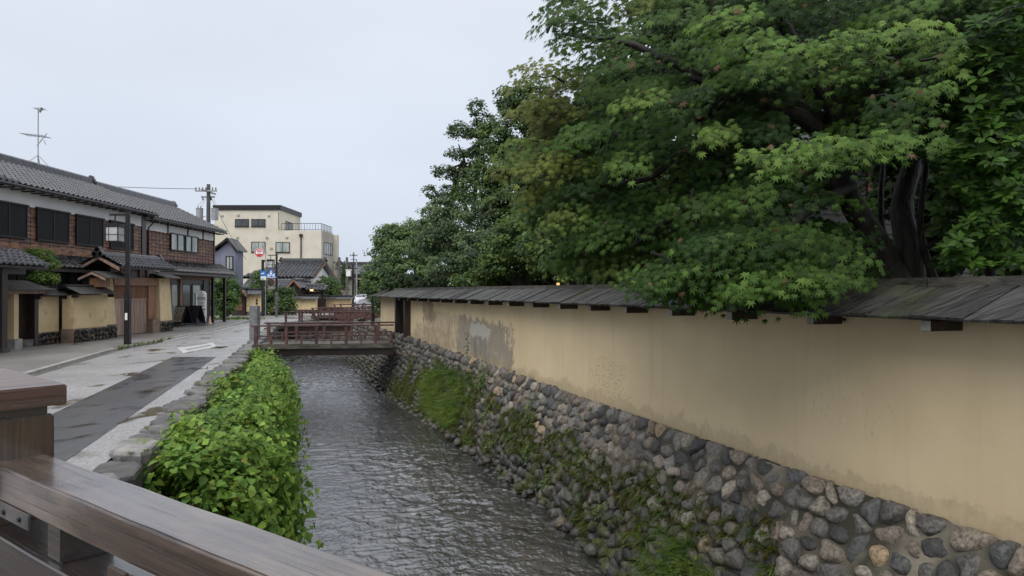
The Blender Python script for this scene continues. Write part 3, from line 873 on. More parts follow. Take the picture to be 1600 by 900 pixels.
def SL(u, v, lift=0.0):                                                # near-vertical face of the left bank
    x = lbx(u); d = (lbx(u+.1) - x)/.1; n = Vector((1, -d, 0)).normalized()
    return Vector((x - .02, u, -.12)) + n * (.1 * v + lift) + Vector((0, 0, -v))
m = MB()
for (c, poly) in cells(4, 44, .12, 2.0, .36, .26, rl):
    poly = [(p[0], max(p[1], .02)) for p in poly]
    m.col = tuple(x*.9 for x in stone_col(rl, .5))
    vs_, fs = cobble(poly, SL, rl.uniform(.04, .09), rl, .93, nseg=8)
    m.add(vs_, fs)
m.build('stonework', MT['stone'], bank, kind='stuff', smooth=True)
m = MB()
for k in range(39):
    ya, yb = 4+k, 5+k
    m.quad(SL(ya, -.1), SL(ya, 2.1), SL(yb, 2.1), SL(yb, -.1))
m.build('mortar', MT['mortar'], bank)
# ================================================================= NEAR BRIDGE the photograph is taken from
def grain_wood(name, dark, light, worn=None, worn_amt=(0.5, 0.62), rough=(.12, .4), ax=0):
    m = bpy.data.materials.new(name); m.use_nodes = True
    nt = m.node_tree; nt.nodes.clear(); L = nt.links.new
    out = N(nt, 'ShaderNodeOutputMaterial'); p = N(nt, 'ShaderNodeBsdfPrincipled'); L(p.outputs[0], out.inputs[0])
    tc = N(nt, 'ShaderNodeTexCoord')
    def nz(sc, stretch, det=8, rg=.6, dist=0.):
        mp = N(nt, 'ShaderNodeMapping'); mp.inputs['Scale'].default_value = stretch[-ax:] + stretch[:-ax] if ax else stretch; L(tc.outputs['Object'], mp.inputs[0])
        n = N(nt, 'ShaderNodeTexNoise'); n.inputs['Scale'].default_value = sc; n.inputs['Detail'].default_value = det; n.inputs['Roughness'].default_value = rg
        n.inputs['Distortion'].default_value = dist; L(mp.outputs[0], n.inputs['Vector']); return n.outputs[0]
    g1 = nz(4, (.22, 11, 11), 8, .62, .15); g2 = nz(3, (.35, 20, 20), 5, .6, .2); w = nz(1.2, (.8, 3, 3), 8, .6)
    r = N(nt, 'ShaderNodeValToRGB'); r.color_ramp.elements[0].position = .35; r.color_ramp.elements[1].position = .68
    r.color_ramp.elements[0].color = (*dark, 1); r.color_ramp.elements[1].color = (*light, 1); L(g1, r.inputs[0]); col = r.outputs[0]
    if worn:
        k = N(nt, 'ShaderNodeMapRange'); k.inputs['From Min'].default_value = worn_amt[0]; k.inputs['From Max'].default_value = worn_amt[1]; L(w, k.inputs['Value'])
        mx = N(nt, 'ShaderNodeMix', data_type='RGBA'); mx.inputs[7].default_value = (*worn, 1); L(k.outputs[0], mx.inputs[0]); L(col, mx.inputs[6]); col = mx.outputs[2]
    # drying cracks and knots
    cr = N(nt, 'ShaderNodeMapRange'); cr.inputs['From Min'].default_value = .60; cr.inputs['From Max'].default_value = .66; cr.inputs['To Max'].default_value = .85; L(g2, cr.inputs['Value'])
    mx = N(nt, 'ShaderNodeMix', data_type='RGBA'); mx.inputs[7].default_value = (.01, .008, .007, 1); L(cr.outputs[0], mx.inputs[0]); L(col, mx.inputs[6]); col = mx.outputs[2]
    L(col, p.inputs['Base Color'])
    k = N(nt, 'ShaderNodeMapRange'); k.inputs['From Min'].default_value = .38; k.inputs['From Max'].default_value = .62; k.inputs['To Min'].default_value = rough[0]; k.inputs['To Max'].default_value = rough[1]
    L(w, k.inputs['Value']); L(k.outputs[0], p.inputs['Roughness'])
    b = N(nt, 'ShaderNodeBump'); b.inputs['Strength'].default_value = .8; b.inputs['Distance'].default_value = .005
    ad = N(nt, 'ShaderNodeMath', operation='SUBTRACT'); L(g1, ad.inputs[0]); L(cr.outputs[0], ad.inputs[1]); L(ad.outputs[0], b.inputs['Height']); L(b.outputs[0], p.inputs['Normal'])
    p.inputs['Specular IOR Level'].default_value = .6
    p.inputs['Coat Weight'].default_value = .85; p.inputs['Coat Roughness'].default_value = .2; p.inputs['Coat IOR'].default_value = 1.6
    return m
MT['rail'] = grain_wood('wet_rail_timber', (.022, .012, .007), (.085, .05, .032), (.15, .11, .084), (.47, .6), (.2, .4))
MT['rail_v'] = grain_wood('wet_post_timber', (.025, .016, .010), (.075, .044, .024), None, rough=(.25, .45), ax=2)
MT['cap'] = grain_wood('red_brown_cap', (.035, .013, .01), (.07, .03, .025), None, rough=(.12, .25), ax=1)
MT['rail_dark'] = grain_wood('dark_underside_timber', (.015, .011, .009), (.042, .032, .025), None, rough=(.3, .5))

RO = Vector((-2.0, 3.03, 0)); RA = math.atan2(-.6, .8)
rail_t = thing('bridge_railing', 'big wet brown timber railing with a capped post in the foreground', 'railing', RO, rz=RA)
def lb(name, x0, x1, y0, y1, z0, z1, m, bev=.012, parent=rail_t, wob=0.0):
    b = MB()
    if wob:
        n = 24; vs_ = []; fs = []
        for i in range(n+1):
            x = x0 + (x1-x0)*i/n
            for k, (y, z) in enumerate(((y0, z0), (y1, z0), (y1, z1), (y0, z1))):
                vs_.append((x, y + wob*mnoise.noise(Vector((x*4, k, 1))), z + wob*mnoise.noise(Vector((x*3, k, 5)))))
        for i in range(n):
            for k in range(4): fs.append((i*4+k, i*4+(k+1) % 4, (i+1)*4+(k+1) % 4, (i+1)*4+k))
        fs += [(3,2,1,0), tuple(n*4+k for k in range(4))]
        b.add(vs_, fs)
        o = b.build(name, m, parent, local=True)
        bm = bmesh.new(); bm.from_mesh(o.data)
        ed = [e for e in bm.edges if len(e.link_faces) == 2 and e.calc_face_angle() > .8]
        bmesh.ops.bevel(bm, geom=ed, offset=bev, segments=3, affect='EDGES')
        bm.to_mesh(o.data); bm.free()
        return o
    b.box(x0, x1, y0, y1, z0, z1)
    return b.build(name, m, parent, local=True, bevel=bev)
lb('top_rail', -.02, 3.6, -.205, .0, .965, 1.10, MT['rail'], .009, wob=.003)
lb('post', -.3, .0, -.25, .03, -.2, 1.27, MT['rail_v'], .008)
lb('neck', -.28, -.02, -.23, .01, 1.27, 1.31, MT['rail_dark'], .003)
b = MB()
cx0, cx1, cy0, cy1 = -.34, .035, -.29, .065
b.add([(cx0,cy0,1.31),(cx1,cy0,1.31),(cx1,cy1,1.31),(cx0,cy1,1.31),(cx0,cy0,1.395),(cx1,cy0,1.395),(cx1,cy1,1.395),(cx0,cy1,1.395),((cx0+cx1)/2,(cy0+cy1)/2,1.47)],
      [(3,2,1,0),(0,1,5,4),(1,2,6,5),(2,3,7,6),(3,0,4,7),(4,5,8),(5,6,8),(6,7,8),(7,4,8)])
b.build('post_cap', MT['cap'], rail_t, local=True, bevel=.004)
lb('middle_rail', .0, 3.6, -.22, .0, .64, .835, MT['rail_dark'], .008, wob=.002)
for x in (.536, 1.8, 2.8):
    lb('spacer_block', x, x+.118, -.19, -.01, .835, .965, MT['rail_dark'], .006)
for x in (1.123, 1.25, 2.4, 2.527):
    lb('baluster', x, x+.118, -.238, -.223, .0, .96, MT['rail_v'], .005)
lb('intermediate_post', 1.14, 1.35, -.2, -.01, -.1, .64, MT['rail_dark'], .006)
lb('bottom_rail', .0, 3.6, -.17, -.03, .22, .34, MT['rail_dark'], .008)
pl = lb('fixing_plate', .002, .435, -.2165, -.2065, .915, .972, MT['concrete_pole'], .002)
for x, z in ((.2, .943), (.36, .945)):
    m = MB(); m.tube([(x, -.217, z), (x, -.226, z)], .009, 10); m.build('bolt', MT['metal_dark'], pl, local=True)
# deck underfoot
deck = thing('near_bridge', 'timber bridge deck under the foreground railing', 'bridge', (0, 0, 0), rz=0)
deck.location = RO; deck.rotation_euler = (0, 0, RA)
for i in range(21):
    x = -2.6 + i*.31
    b = MB(); b.box(x, x+.3, -5.2, .12, .02, .1); b.build('deck_board', MT['wood_girder'], deck, local=True, bevel=.006)
for y in (-4.8, -2.5, -.12):
    b = MB(); b.box(-2.6, 3.9, y-.12, y+.12, -.35, .015); b.build('girder', MT['wood_girder'], deck, local=True)

# ================================================================= FOOTBRIDGES
def footbridge(name, label, y, width, rail_h, posts_every, x_l=None, x_r=None, slope=.17, solid=False, deckz=.1, group=None, panel=True, thick=.34, posts=True):
    xl = (lbx(y) - .35) if x_l is None else x_l
    xr = (rwx(y) + .15) if x_r is None else x_r
    ln = math.hypot(xr-xl, (xr-xl)*slope); rz = math.atan(slope)
    t = thing(name, label, 'footbridge', (xl, y, 0), group, rz)
    n = int(ln/.3)
    for i in range(n):
        b = MB(); b.box(i*ln/n, (i+.97)*ln/n, .06, width-.06, deckz-.05, deckz); b.build('deck_board', MT['wood_girder'], t, local=True)
    for yy in (.0, width-.16):
        b = MB(); b.box(-.1, ln+.1, yy, yy+.16, deckz-.12, deckz+.04); b.build('edge_beam', MT['wood_girder'], t, local=True, bevel=.01)
    for yy in (.12, width/2-.1, width-.32):
        b = MB(); b.box(-.1, ln+.1, yy, yy+.2, deckz-thick, deckz-.125); b.build('girder', MT['wood_dark'], t, local=True)
    for side, yy in ((0, .02), (1, width-.14)):
        b = MB(); b.box(-.12, ln+.12, yy-.02, yy+.14, deckz+rail_h-.05, deckz+rail_h)
        b.build('top_rail', MT['wood_bridge'], t, local=True, bevel=.008)
        if posts:
            b = MB(); b.box(0, ln, yy+.03, yy+.09, deckz+rail_h*.42, deckz+rail_h*.42+.045)
            b.build('middle_rail', MT['wood_bridge'], t, local=True)
        k = int(round(ln/posts_every))
        for i in range(k+1):
            x = i*ln/k
            tall = (i % 2 == 0)
            h = deckz + (rail_h-.05 if tall else rail_h*.42)
            if solid and not tall: continue
            w_ = .11 if i in (0, k) or not tall else .085
            if not tall: w_ = .06
            b = MB(); b.box(max(x-w_/2, -.05), min(x+w_/2, ln+.05), yy, yy+.12, deckz-.1 if tall else deckz+.04, h)
            b.build('post' if tall else 'short_post', MT['wood_bridge'], t, local=True, bevel=.005)
        if solid:
            for r_ in range(3):
                b = MB(); b.box(ln*.58, ln, yy+.02, yy+.05, deckz+.06+r_*(rail_h-.16)/3, deckz+.05+(r_+.92)*(rail_h-.16)/3)
                b.build('side_board', MT['wood_bridge'], t, local=True)
    return t
footbridge('footbridge', 'first red brown timber footbridge with open rails, beside the engraved granite post', 21.95, 2.1, .64, .48, x_l=-8.0, x_r=-3.9, slope=.14)
footbridge('footbridge', 'second footbridge up the canal, part of its railing closed with brown boards', 37.6, 3.2, .66, .42, x_l=-12.1, x_r=-7.4, slope=.06, solid=True, deckz=.06, thick=.5)
footbridge('footbridge', 'third low footbridge behind the boarded one, a single dark rail on posts', 45.5, 2.4, .58, .7, x_l=-12.9, x_r=-8.4, slope=.04, deckz=.15)
footbridge('footbridge', 'farthest footbridge, its dark rail ends at a thick square post near the parked car', 53.5, 2.4, .5, .9, x_l=-13.5, x_r=-8.2, slope=.03, deckz=.3, posts=False)

# engraved granite name post
gp_ = thing('stone_post', 'square grey granite post engraved down its face at the left end of the first footbridge', 'stone post', (-9.35, 25.6, 0))
b = MB()
b.box(-9.5, -9.2, 25.45, 25.75, -.1, 1.26)
b.build('shaft', MT['granite'], gp_, bevel=.015)
b = MB()
b.add([(-9.5,25.45,1.262),(-9.2,25.45,1.262),(-9.2,25.75,1.262),(-9.5,25.75,1.262),(-9.35,25.6,1.29)], [(0,1,4),(1,2,4),(2,3,4),(3,0,4),(3,2,1,0)])
b.build('cap', MT['granite'], gp_)
b = MB(); rk = random.Random(4)
for (x, z, w_, h) in ((0,1.12,.018,.12),(-.06,.97,.014,.12),(.0,.96,.014,.16),(.06,.97,.014,.13),(0,.80,.10,.014),(0,.76,.014,.09),(-.03,.74,.012,.06),(.035,.74,.012,.06),
                     (0,.62,.11,.013),(0,.56,.11,.013),(-.045,.59,.013,.07),(.045,.59,.013,.07),(0,.42,.09,.013),(0,.36,.013,.14),(-.05,.36,.012,.10),(.05,.36,.012,.10)):
    b.box(-9.35+x-w_/2, -9.35+x+w_/2, 25.4465, 25.449, z-h/2, z+h/2)
b.build('inscription', MT['concrete'], gp_)
# ================================================================= TILE ROOFS
def tile_mesh(name, w, l, t=.022):
    """one wavy roof tile: x across, y up the slope from its lower lip, z up"""
    prof = [(0, .036), (.14, .012), (.34, -.02), (.6, -.02), (.82, .012), (.92, .046), (1.0, .052)]
    v, f = [], []
    for yy, dz in ((0, .026), (l*1.12, -.014)):
        v += [((u)*w, yy, z*w/.28 + dz) for u, z in prof]
    n = len(prof)
    v += [(u*w, 0, z*w/.28 + .026 - t*1.8) for u, z in prof]
    for k in range(n-1):
        f.append((k, k+1, n+k+1, n+k)); f.append((2*n+k, 2*n+k+1, k+1, k))
    return v, f
def tile_roof(parent, eave0, along, up, cols, rows_, m, w=.28, l=.27, single=0, name='roof_tile', rnd=random.Random(1)):
    """eave0: lower corner; along / up: unit vectors; the tiles nearest the camera become objects"""
    along, up = Vector(along).normalized(), Vector(up).normalized(); nrm = along.cross(up)
    if nrm.z < 0: nrm = -nrm
    v, f = tile_mesh('t', w, l)
    off = root_loc(parent)
    lst = []
    for i in range(cols):
        for j in range(rows_):
            p = Vector(eave0) + along * (i*w) + up * (j*l) + nrm * (.035 + rnd.uniform(-.004, .004))
            lst.append((p.length, p, rnd.uniform(-.015, .015)))
    lst.sort(key=lambda a: a[0])
    meshes = []
    if single:
        for k in range(3):
            me = bpy.data.meshes.new(name); me.from_pydata(v, [], f); g = (.9, 1, 1.1)[k]; set_col(me, np.full((len(v), 3), g)); me.materials.append(m)
            me.polygons.foreach_set('use_smooth', [True]*len(f)); meshes.append(me)
    Mb = MB()
    for q, (d, p, a) in enumerate(lst):
        yv = (up + nrm*a).normalized(); zv = along.cross(yv)
        if zv.z < 0: zv = -zv
        Mx = Matrix(((along.x, yv.x, zv.x, p.x), (along.y, yv.y, zv.y, p.y), (along.z, yv.z, zv.z, p.z), (0,0,0,1)))
        if q < single:
            o = bpy.data.objects.new(name, rnd.choice(meshes)); C.objects.link(o); o.parent = parent
            Mx.translation -= off; o.matrix_local = Mx
        else:
            g = rnd.choice((.88, .95, 1, 1.05, 1.12)); Mb.col = (g, g, g); Mb.add(v, f, Mx)
    if Mb.v: Mb.build(name if not single else 'roof_tiles', m, parent, kind='stuff', smooth=False)
def ridge_cap(parent, a, b_, m, r=.11, h=.2, seg=.3, name='ridge_tiles'):
    a, b_ = Vector(a), Vector(b_); d = b_ - a; n = max(2, int(d.length/seg)); d /= n
    s = Vector((-d.y, d.x, 0)).normalized()
    Mb = MB()
    for i in range(n):
        p, q = a + d*i, a + d*(i+.96); k = 1.0 + (.04 if i % 2 else 0)
        prof = [(-r*1.3, -.05), (-r*1.2, h*.4), (-r*k, h*.45), (-r*.9*k, h*.8), (-r*.4, h*1.05), (r*.4, h*1.05), (r*.9*k, h*.8), (r*k, h*.45), (r*1.2, h*.4), (r*1.3, -.05)]
        v = [p + s*u + Vector((0,0,z)) for u, z in prof] + [q + s*u + Vector((0,0,z)) for u, z in prof]
        c = len(prof); f = [(k_, k_+1, k_+1+c, k_+c) for k_ in range(c-1)] + [tuple(range(c)), tuple(range(2*c-1, c-1, -1))]
        Mb.add(v, f)
    return Mb.build(name, m, parent, smooth=False)
def finial(parent, p, m, r=.2):
    """round ogre tile that closes the ridge"""
    p = Vector(p); Mb = MB()
    for (dx, dz, rr_) in ((0, 0, r), (0, r*.9, r*.55), (-r*.8, -r*.3, r*.5), (r*.8, -r*.3, r*.5)):
        Mb.tube([p + Vector((dx, -.09, dz)), p + Vector((dx, .09, dz))], rr_, 12)
    return Mb.build('ridge_end_tile', m, parent)

def siding(parent, x, y0, y1, z0, z1, m, hgt=.14, batten=.42, facing=1):
    """lapped boards on a wall whose face is the plane x, with thin upright battens"""
    b = MB(); rnd = random.Random(int(y0*10)); z = z0
    while z < z1 - .01:
        ze = min(z + hgt, z1); yy = y0
        while yy < y1 - .01:
            ye = min(yy + batten, y1); g = rnd.uniform(.72, 1.25); b.col = (g, g*rnd.uniform(.9, 1.05), g)
            b.prism([(x + .03*facing, z), (x - .01*facing, z), (x - .01*facing, ze), (x + .002*facing, ze)], yy, ye, 'y')
            yy = ye
        z += hgt
    o = b.build('siding_boards', m, parent, kind='stuff')
    b = MB(); yy = y0
    while yy < y1 + .01:
        b.box(x - .005*facing, x + .026*facing, yy - .012, yy + .012, z0, z1); yy += batten
    b.build('battens', MT['wood_dark'], parent, kind='stuff')

def window_x(parent, x, y0, y1, z0, z1, glass, frame=MT['metal_dark'], panes=2, name='window'):
    """window on a wall facing +x"""
    b = MB(); f = .05
    b.box(x, x+.07, y0, y1, z0-f, z0); b.box(x, x+.07, y0, y1, z1, z1+f); b.box(x, x+.07, y0-f, y0, z0-f, z1+f); b.box(x, x+.07, y1, y1+f, z0-f, z1+f)
    for k in range(1, panes):
        yy = y0 + (y1-y0)*k/panes; b.box(x, x+.06, yy-.025, yy+.025, z0, z1)
    w = b.build(name, frame, parent)
    for k in range(panes):
        ya, yb = y0 + (y1-y0)*k/panes + .026, y0 + (y1-y0)*(k+1)/panes - .026
        MB().box(x+.01, x+.022 + .01*(k % 2), ya, yb, z0+.002, z1-.002).build('pane', glass, w)
    return w
def window_y(parent, y, x0, x1, z0, z1, glass, frame=MT['metal_dark'], panes=2, name='window', sill=True):
    """window on a wall facing -y (towards the camera)"""
    b = MB(); f = .06
    b.box(x0-f, x1+f, y-.07, y, z0-f, z0); b.box(x0-f, x1+f, y-.07, y, z1, z1+f); b.box(x0-f, x0, y-.07, y, z0, z1); b.box(x1, x1+f, y-.07, y, z0, z1)
    for k in range(1, panes):
        xx = x0 + (x1-x0)*k/panes; b.box(xx-.03, xx+.03, y-.06, y, z0, z1)
    w = b.build(name, frame, parent)
    for k in range(panes):
        xa, xb = x0 + (x1-x0)*k/panes + .031, x0 + (x1-x0)*(k+1)/panes - .031
        MB().box(xa, xb, y-.03-.01*(k % 2), y-.012, z0+.002, z1-.002).build('pane', glass, w)
    if sill: MB().box(x0-.1, x1+.1, y-.12, y, z0-.13, z0-f-.002).build('sill', frame, w)
    return w

# ================================================================= HOUSE 1: long townhouse, white band and black shutters
h1 = thing('townhouse', 'long two storey townhouse with white plaster band, black lattice shutters and brown boards', 'house', (-18, 24, 0))
WX = -16.5
MB().box(-22.5, WX-.02, 13, 31.65, 0, 5.2).build('wall', MT['wood_brown'], h1)
MB().box(WX-.019, WX+.02, 13, 31.6, 4.68, 5.38).build('plaster_band', MT['white_plaster'], h1)
MB().box(WX-.019, WX+.05, 31.3, 31.64, 3.1, 5.38).build('corner_board', MT['wood_dark'], h1)
siding(h1, WX, 15.6, 31.25, 3.15, 4.66, MT['wood_brown'], .15, .5)
MB().box(WX, WX+.06, 13, 31.3, 3.12, 3.35).build('skirting_board', MT['wood_brown'], h1)
rnd = random.Random(8)
for (y0, y1) in ((15.5, 17.3), (17.75, 19.55), (19.9, 21.7), (22.1, 23.85), (24.35, 26.1), (26.55, 28.3), (28.8, 30.55)):
    b = MB(); b.box(WX+.03, WX+.09, y0, y1, 3.55, 3.62); b.box(WX+.03, WX+.12, y0-.04, y1+.04, 4.66, 4.72); b.box(WX+.03, WX+.09, y0, y0+.05, 3.62, 4.66); b.box(WX+.03, WX+.09, y1-.05, y1, 3.62, 4.66)
    b.box(WX+.03, WX+.09, (y0+y1)/2-.03, (y0+y1)/2+.03, 3.62, 4.66)
    w = b.build('window', MT['lattice'], h1)
    b = MB(); b.box(WX+.02, WX+.04, y0+.05, y1-.05, 3.62, 4.66); b.build('pane', MT['lattice'], w)
    b = MB(); yy = y0+.09
    while yy < y1-.08:
        b.box(WX+.05, WX+.075, yy, yy+.03, 3.62, 4.66); yy += .05
    b.build('lattice', MT['lattice'], w, kind='stuff')
# upper roof
EX, EZ, RX, RZ = -16.0, 5.27, -19.0, 6.62
up = Vector((RX-EX, 0, RZ-EZ)).normalized(); slen = math.hypot(RX-EX, RZ-EZ)
b = MB(); b.slab((EX, 13, EZ), (EX, 31.75, EZ), (RX, 31.75, RZ), (RX, 13, RZ), .09); b.build('roof_deck', MT['wood_dark'], h1)
b = MB(); b.slab((RX, 13, RZ), (RX, 31.75, RZ), (RX-3.4, 31.75, 5.2), (RX-3.4, 13, 5.2), -.09); b.build('roof_back', MT['tile'], h1)
tile_roof(h1, (EX, 15.0, EZ), (0,1,0), up, 60, 12, MT['tile'], single=285)
ridge_cap(h1, (RX, 13, RZ+.05), (RX, 31.7, RZ+.05), MT['tile_dark'], .13, .24)
finial(h1, (RX, 31.78, RZ+.16), MT['tile_dark'], .17)
b = MB(); b.tube([(EX+.06, 13, EZ-.06), (EX+.06, 31.7, EZ-.06)], .055, 8); b.build('roof_gutter', MT['metal_dark'], h1)
b = MB()
for k in range(36): b.box(WX, EX-.02, 14.3+k*.49, 14.36+k*.49, EZ-.14, EZ-.095)
b.build('rafters', MT['wood_dark'], h1, kind='stuff')
MB().add([(EX, 31.74, EZ), (RX, 31.74, RZ), (RX, 31.74, RZ-.9), (WX-.1, 31.74, 5.0)], [(0,1,2,3)]).build('gable_wall', MT['white_plaster'], h1)
# lower lean-to roof
LE, LZ, LR, LRZ = -15.85, 2.62, -16.52, 3.1
lup = Vector((LR-LE, 0, LRZ-LZ)).normalized()
b = MB(); b.slab((LE, 15, LZ), (LE, 31.6, LZ), (LR, 31.6, LRZ), (LR, 15, LRZ), .06); b.build('lower_roof_deck', MT['wood_dark'], h1)
tile_roof(h1, (LE, 19.0, LZ), (0,1,0), lup, 45, 4, MT['tile_dark'], name='lower_roof_tile', single=0)
MB().box(LE-.03, LE+.08, 15, 31.6, LZ-.14, LZ-.03).build('fascia', MT['wood_dark'], h1)
b = MB()
for k in range(24): b.box(WX, WX+.06, 15+k*.7, 15.1+k*.7, 0, 2.9)
b.build('ground_floor_posts', MT['wood_dark'], h1, kind='stuff')
MB().box(WX-.019, WX+.03, 13, 31.6, 0, 3.0).build('ground_floor_boards', MT['wood_dark'], h1)

# antenna on its ridge
an = thing('roof_antenna', 'thin television antenna mast on the ridge of the long townhouse', 'antenna', (-19.0, 28.2, 6.8))
b = MB(); b.tube([(-19, 28.2, 6.8), (-19, 28.2, 9.15)], .022, 6); b.build('mast', MT['metal_grey'], an)
b = MB()
for a in (0, 120, 240): b.tube([(-19, 28.2, 7.25), (-19+.4*math.cos(R(a)), 28.2+.5*math.sin(R(a)), 6.84)], .014, 5)
b.build('stay', MT['metal_grey'], an)
b = MB(); b.tube([(-19.55, 28.0, 8.08), (-18.6, 28.4, 7.98)], .016, 5)
for k in range(9):
    x = -19.52 + k*.11; b.tube([(x, 28.0-.16, 8.07-.01*k), (x, 28.3+.16, 8.07-.01*k)], .008, 4)
b.build('lower_array', MT['metal_grey'], an)
b = MB(); b.tube([(-18.98, 28.1, 7.62), (-18.72, 28.3, 8.15)], .022, 5); b.tube([(-18.76, 28.2, 7.85), (-18.7, 28.2, 7.68)], .014, 5); b.build('bracket', MT['metal_grey'], an)
b = MB(); b.tube([(-19.15, 28.2, 9.12), (-18.75, 28.2, 9.08)], .016, 5)
for k in range(6): b.tube([(-19.12+k*.07, 28.05, 9.13), (-19.12+k*.07, 28.4, 9.1)], .007, 4)
b.tube([(-18.95, 28.2, 8.98), (-18.85, 28.2, 9.16)], .05, 6)
b.build('upper_array', MT['metal_grey'], an)

# ================================================================= HOUSE 2: boarded shop house
h2 = thing('shop_house', 'two storey brown boarded house with glazed ground floor shop and tiled roofs', 'house', (-18.5, 36, 0))
X2 = -16.75
MB().box(-23, X2-.02, 32.0, 39.6, 2.4, 5.15).build('wall', MT['wood_brown'], h2)
MB().box(-23, X2-.22, 32.0, 39.6, 0, 2.4).build('ground_floor_wall', MT['wood_dark'], h2)
MB().box(X2-.019, X2+.015, 32.0, 39.6, 4.62, 5.2).build('plaster_band', MT['white_plaster'], h2)
siding(h2, X2, 32.35, 39.55, 3.2, 4.6, MT['wood_brown'], .17, .36)
for yy in (32.05, 34.2, 36.3, 38.1, 39.5):
    MB().box(X2+.02, X2+.06, yy-.05, yy+.05, 3.2 if yy in (32.05, 39.5) else 4.6, 5.2).build('timber_post', MT['wood_dark'], h2)
window_x(h2, X2+.03, 34.45, 35.8, 3.86, 4.62, MT['glass_pale'])
window_x(h2, X2+.03, 36.0, 37.35, 3.86, 4.62, MT['glass_pale'])
E2, EZ2, R2, RZ2 = -16.3, 5.15, -19.3, 6.58
up2 = Vector((R2-E2, 0, RZ2-EZ2)).normalized()
b = MB(); b.slab((E2, 31.8, EZ2), (E2, 40.2, EZ2), (R2, 40.2, RZ2), (R2, 31.8, RZ2), .1); b.build('roof_deck', MT['wood_dark'], h2)
b = MB(); b.slab((R2, 31.8, RZ2), (R2, 40.2, RZ2), (R2-3.2, 40.2, 5.1), (R2-3.2, 31.8, 5.1), -.1); b.build('roof_back', MT['tile'], h2)
tile_roof(h2, (E2, 31.8, EZ2), (0,1,0), up2, 30, 12, MT['tile'])
ridge_cap(h2, (R2, 31.8, RZ2+.05), (R2, 40.1, RZ2+.05), MT['tile_dark'], .13, .26)
finial(h2, (R2, 40.15, RZ2+.15), MT['tile_dark'], .15)
b = MB(); b.tube([(E2+.06, 31.8, EZ2-.06), (E2+.06, 40.1, EZ2-.06)], .05, 8); b.build('roof_gutter', MT['metal_dark'], h2)
b = MB(); b.tube([(E2+.04, 32.15, EZ2-.08), (X2+.12, 32.2, 4.7), (X2+.12, 32.2, 3.2)], .035, 6); b.build('downpipe', MT['metal_dark'], h2)
b = MB()
for k in range(17): b.box(X2, E2-.02, 32+k*.49, 32.06+k*.49, EZ2-.16, EZ2-.11)
b.build('rafters', MT['wood_dark'], h2, kind='stuff')
lup = Vector((-16.77+15.95, 0, 3.24-2.72)).normalized()
b = MB(); b.slab((-15.95, 31.6, 2.72), (-15.95, 40.6, 2.72), (-16.77, 40.6, 3.24), (-16.77, 31.6, 3.24), .07); b.build('lower_roof_deck', MT['wood_dark'], h2)
tile_roof(h2, (-15.95, 31.6, 2.72), (0,1,0), lup, 32, 4, MT['tile_dark'], name='lower_roof_tile')
MB().box(-16.0, -15.9, 31.6, 40.6, 2.58, 2.69).build('fascia', MT['wood_dark'], h2)
MB().box(X2-.2, X2-.1, 31.9, 34.9, 0, 2.7).build('timber_panel', MT['wood_brown'], h2)
MB().box(X2-.2, X2-.1, 34.9, 38.4, 2.2, 2.75).build('door_head', MT['wood_dark'], h2)
MB().box(X2-.2, X2-.06, 38.4, 39.2, 0, 2.75).build('timber_panel', MT['wood_dark'], h2)
for k, (ya, yb) in enumerate(((34.6, 35.55), (35.9, 37.0), (37.05, 38.2))):
    b = MB()
    for (a0, a1, z0, z1) in ((ya, ya+.06, .1, 2.2), (yb-.06, yb, .1, 2.2), (ya+.06, yb-.06, .1, .22), (ya+.06, yb-.06, 2.12, 2.2)): b.box(X2-.14, X2-.06, a0, a1, z0, z1)
    d = b.build('glass_door', MT['metal_dark'], h2)
    MB().box(X2-.12, X2-.105, ya+.062, yb-.062, .222, 2.118).build('pane', MT['glass_pale'] if k != 1 else MT['glass'], d)
MB().box(X2-.12, X2-.02, 35.62, 35.8, 0, 2.7).build('timber_post', MT['wood_orange'], h2)
for (x, y) in ((-16.75, 39.4), (-16.5, 40.4)):
    MB().box(x-.07, x+.07, y-.07, y+.07, 0, 2.75).build('porch_post', MT['wood_dark'], h2)
MB().box(-16.6, -16.35, 32, 40.5, 2.55, 2.68).build('porch_beam', MT['wood_dark'], h2)
MB().box(X2+.03, X2+.045, 37.25, 37.5, 1.1, 1.6) and None
nt_ = MB().box(X2-.045, X2-.04, 37.4, 37.75, 1.0, 1.7).build('notice', MT['white_plaster'], h2)

# ================================================================= STREET GATE with its tiled roof
g = thing('street_gate', 'old timber double gate between ochre piers under a small tiled roof', 'gate', (-15.3, 28.5, 0))
def doors():
    for (ya, yb) in ((26.95, 28.25), (28.3, 29.55)):
        b = MB(); b.box(-15.42, -15.37, ya, yb, .06, 2.02); d = b.build('gate_door', MT['wood_gate'], g)
        k = ya
        while k < yb - .05:
            e_ = min(k+.165, yb)
            MB().box(-15.37, -15.345-random.random()*.006, k+.004, e_-.004, .08, 1.5).build('plank', MT['wood_gate'], d)
            k += .165
        k = ya
        while k < yb - .05:
            MB().box(-15.37, -15.33, k+.02, k+.06, 1.5, 2.0).build('grille_bar', MT['wood_orange'], d); k += .09
        MB().box(-15.366, -15.325, ya, yb, 1.44, 1.5).build('crossbar', MT['wood_gate'], d)
doors()
MB().box(-15.45, -15.2, 26.9, 30.2, 2.03, 2.36).build('lintel', MT['wood_orange'], g, bevel=.01)
MB().box(-15.42, -15.3, 29.6, 30.15, .62, 2.02).build('side_panel', MT['wood_orange'], g)
for k in range(8): MB().box(-15.3, -15.275, 29.6, 30.15, .68+k*.165, .835+k*.165).build('plank', MT['wood_orange'], g)
MB().box(-15.5, -15.1, 29.6, 30.2, .0, .6).build('stone_block', MT['render_brown'], g, bevel=.01)
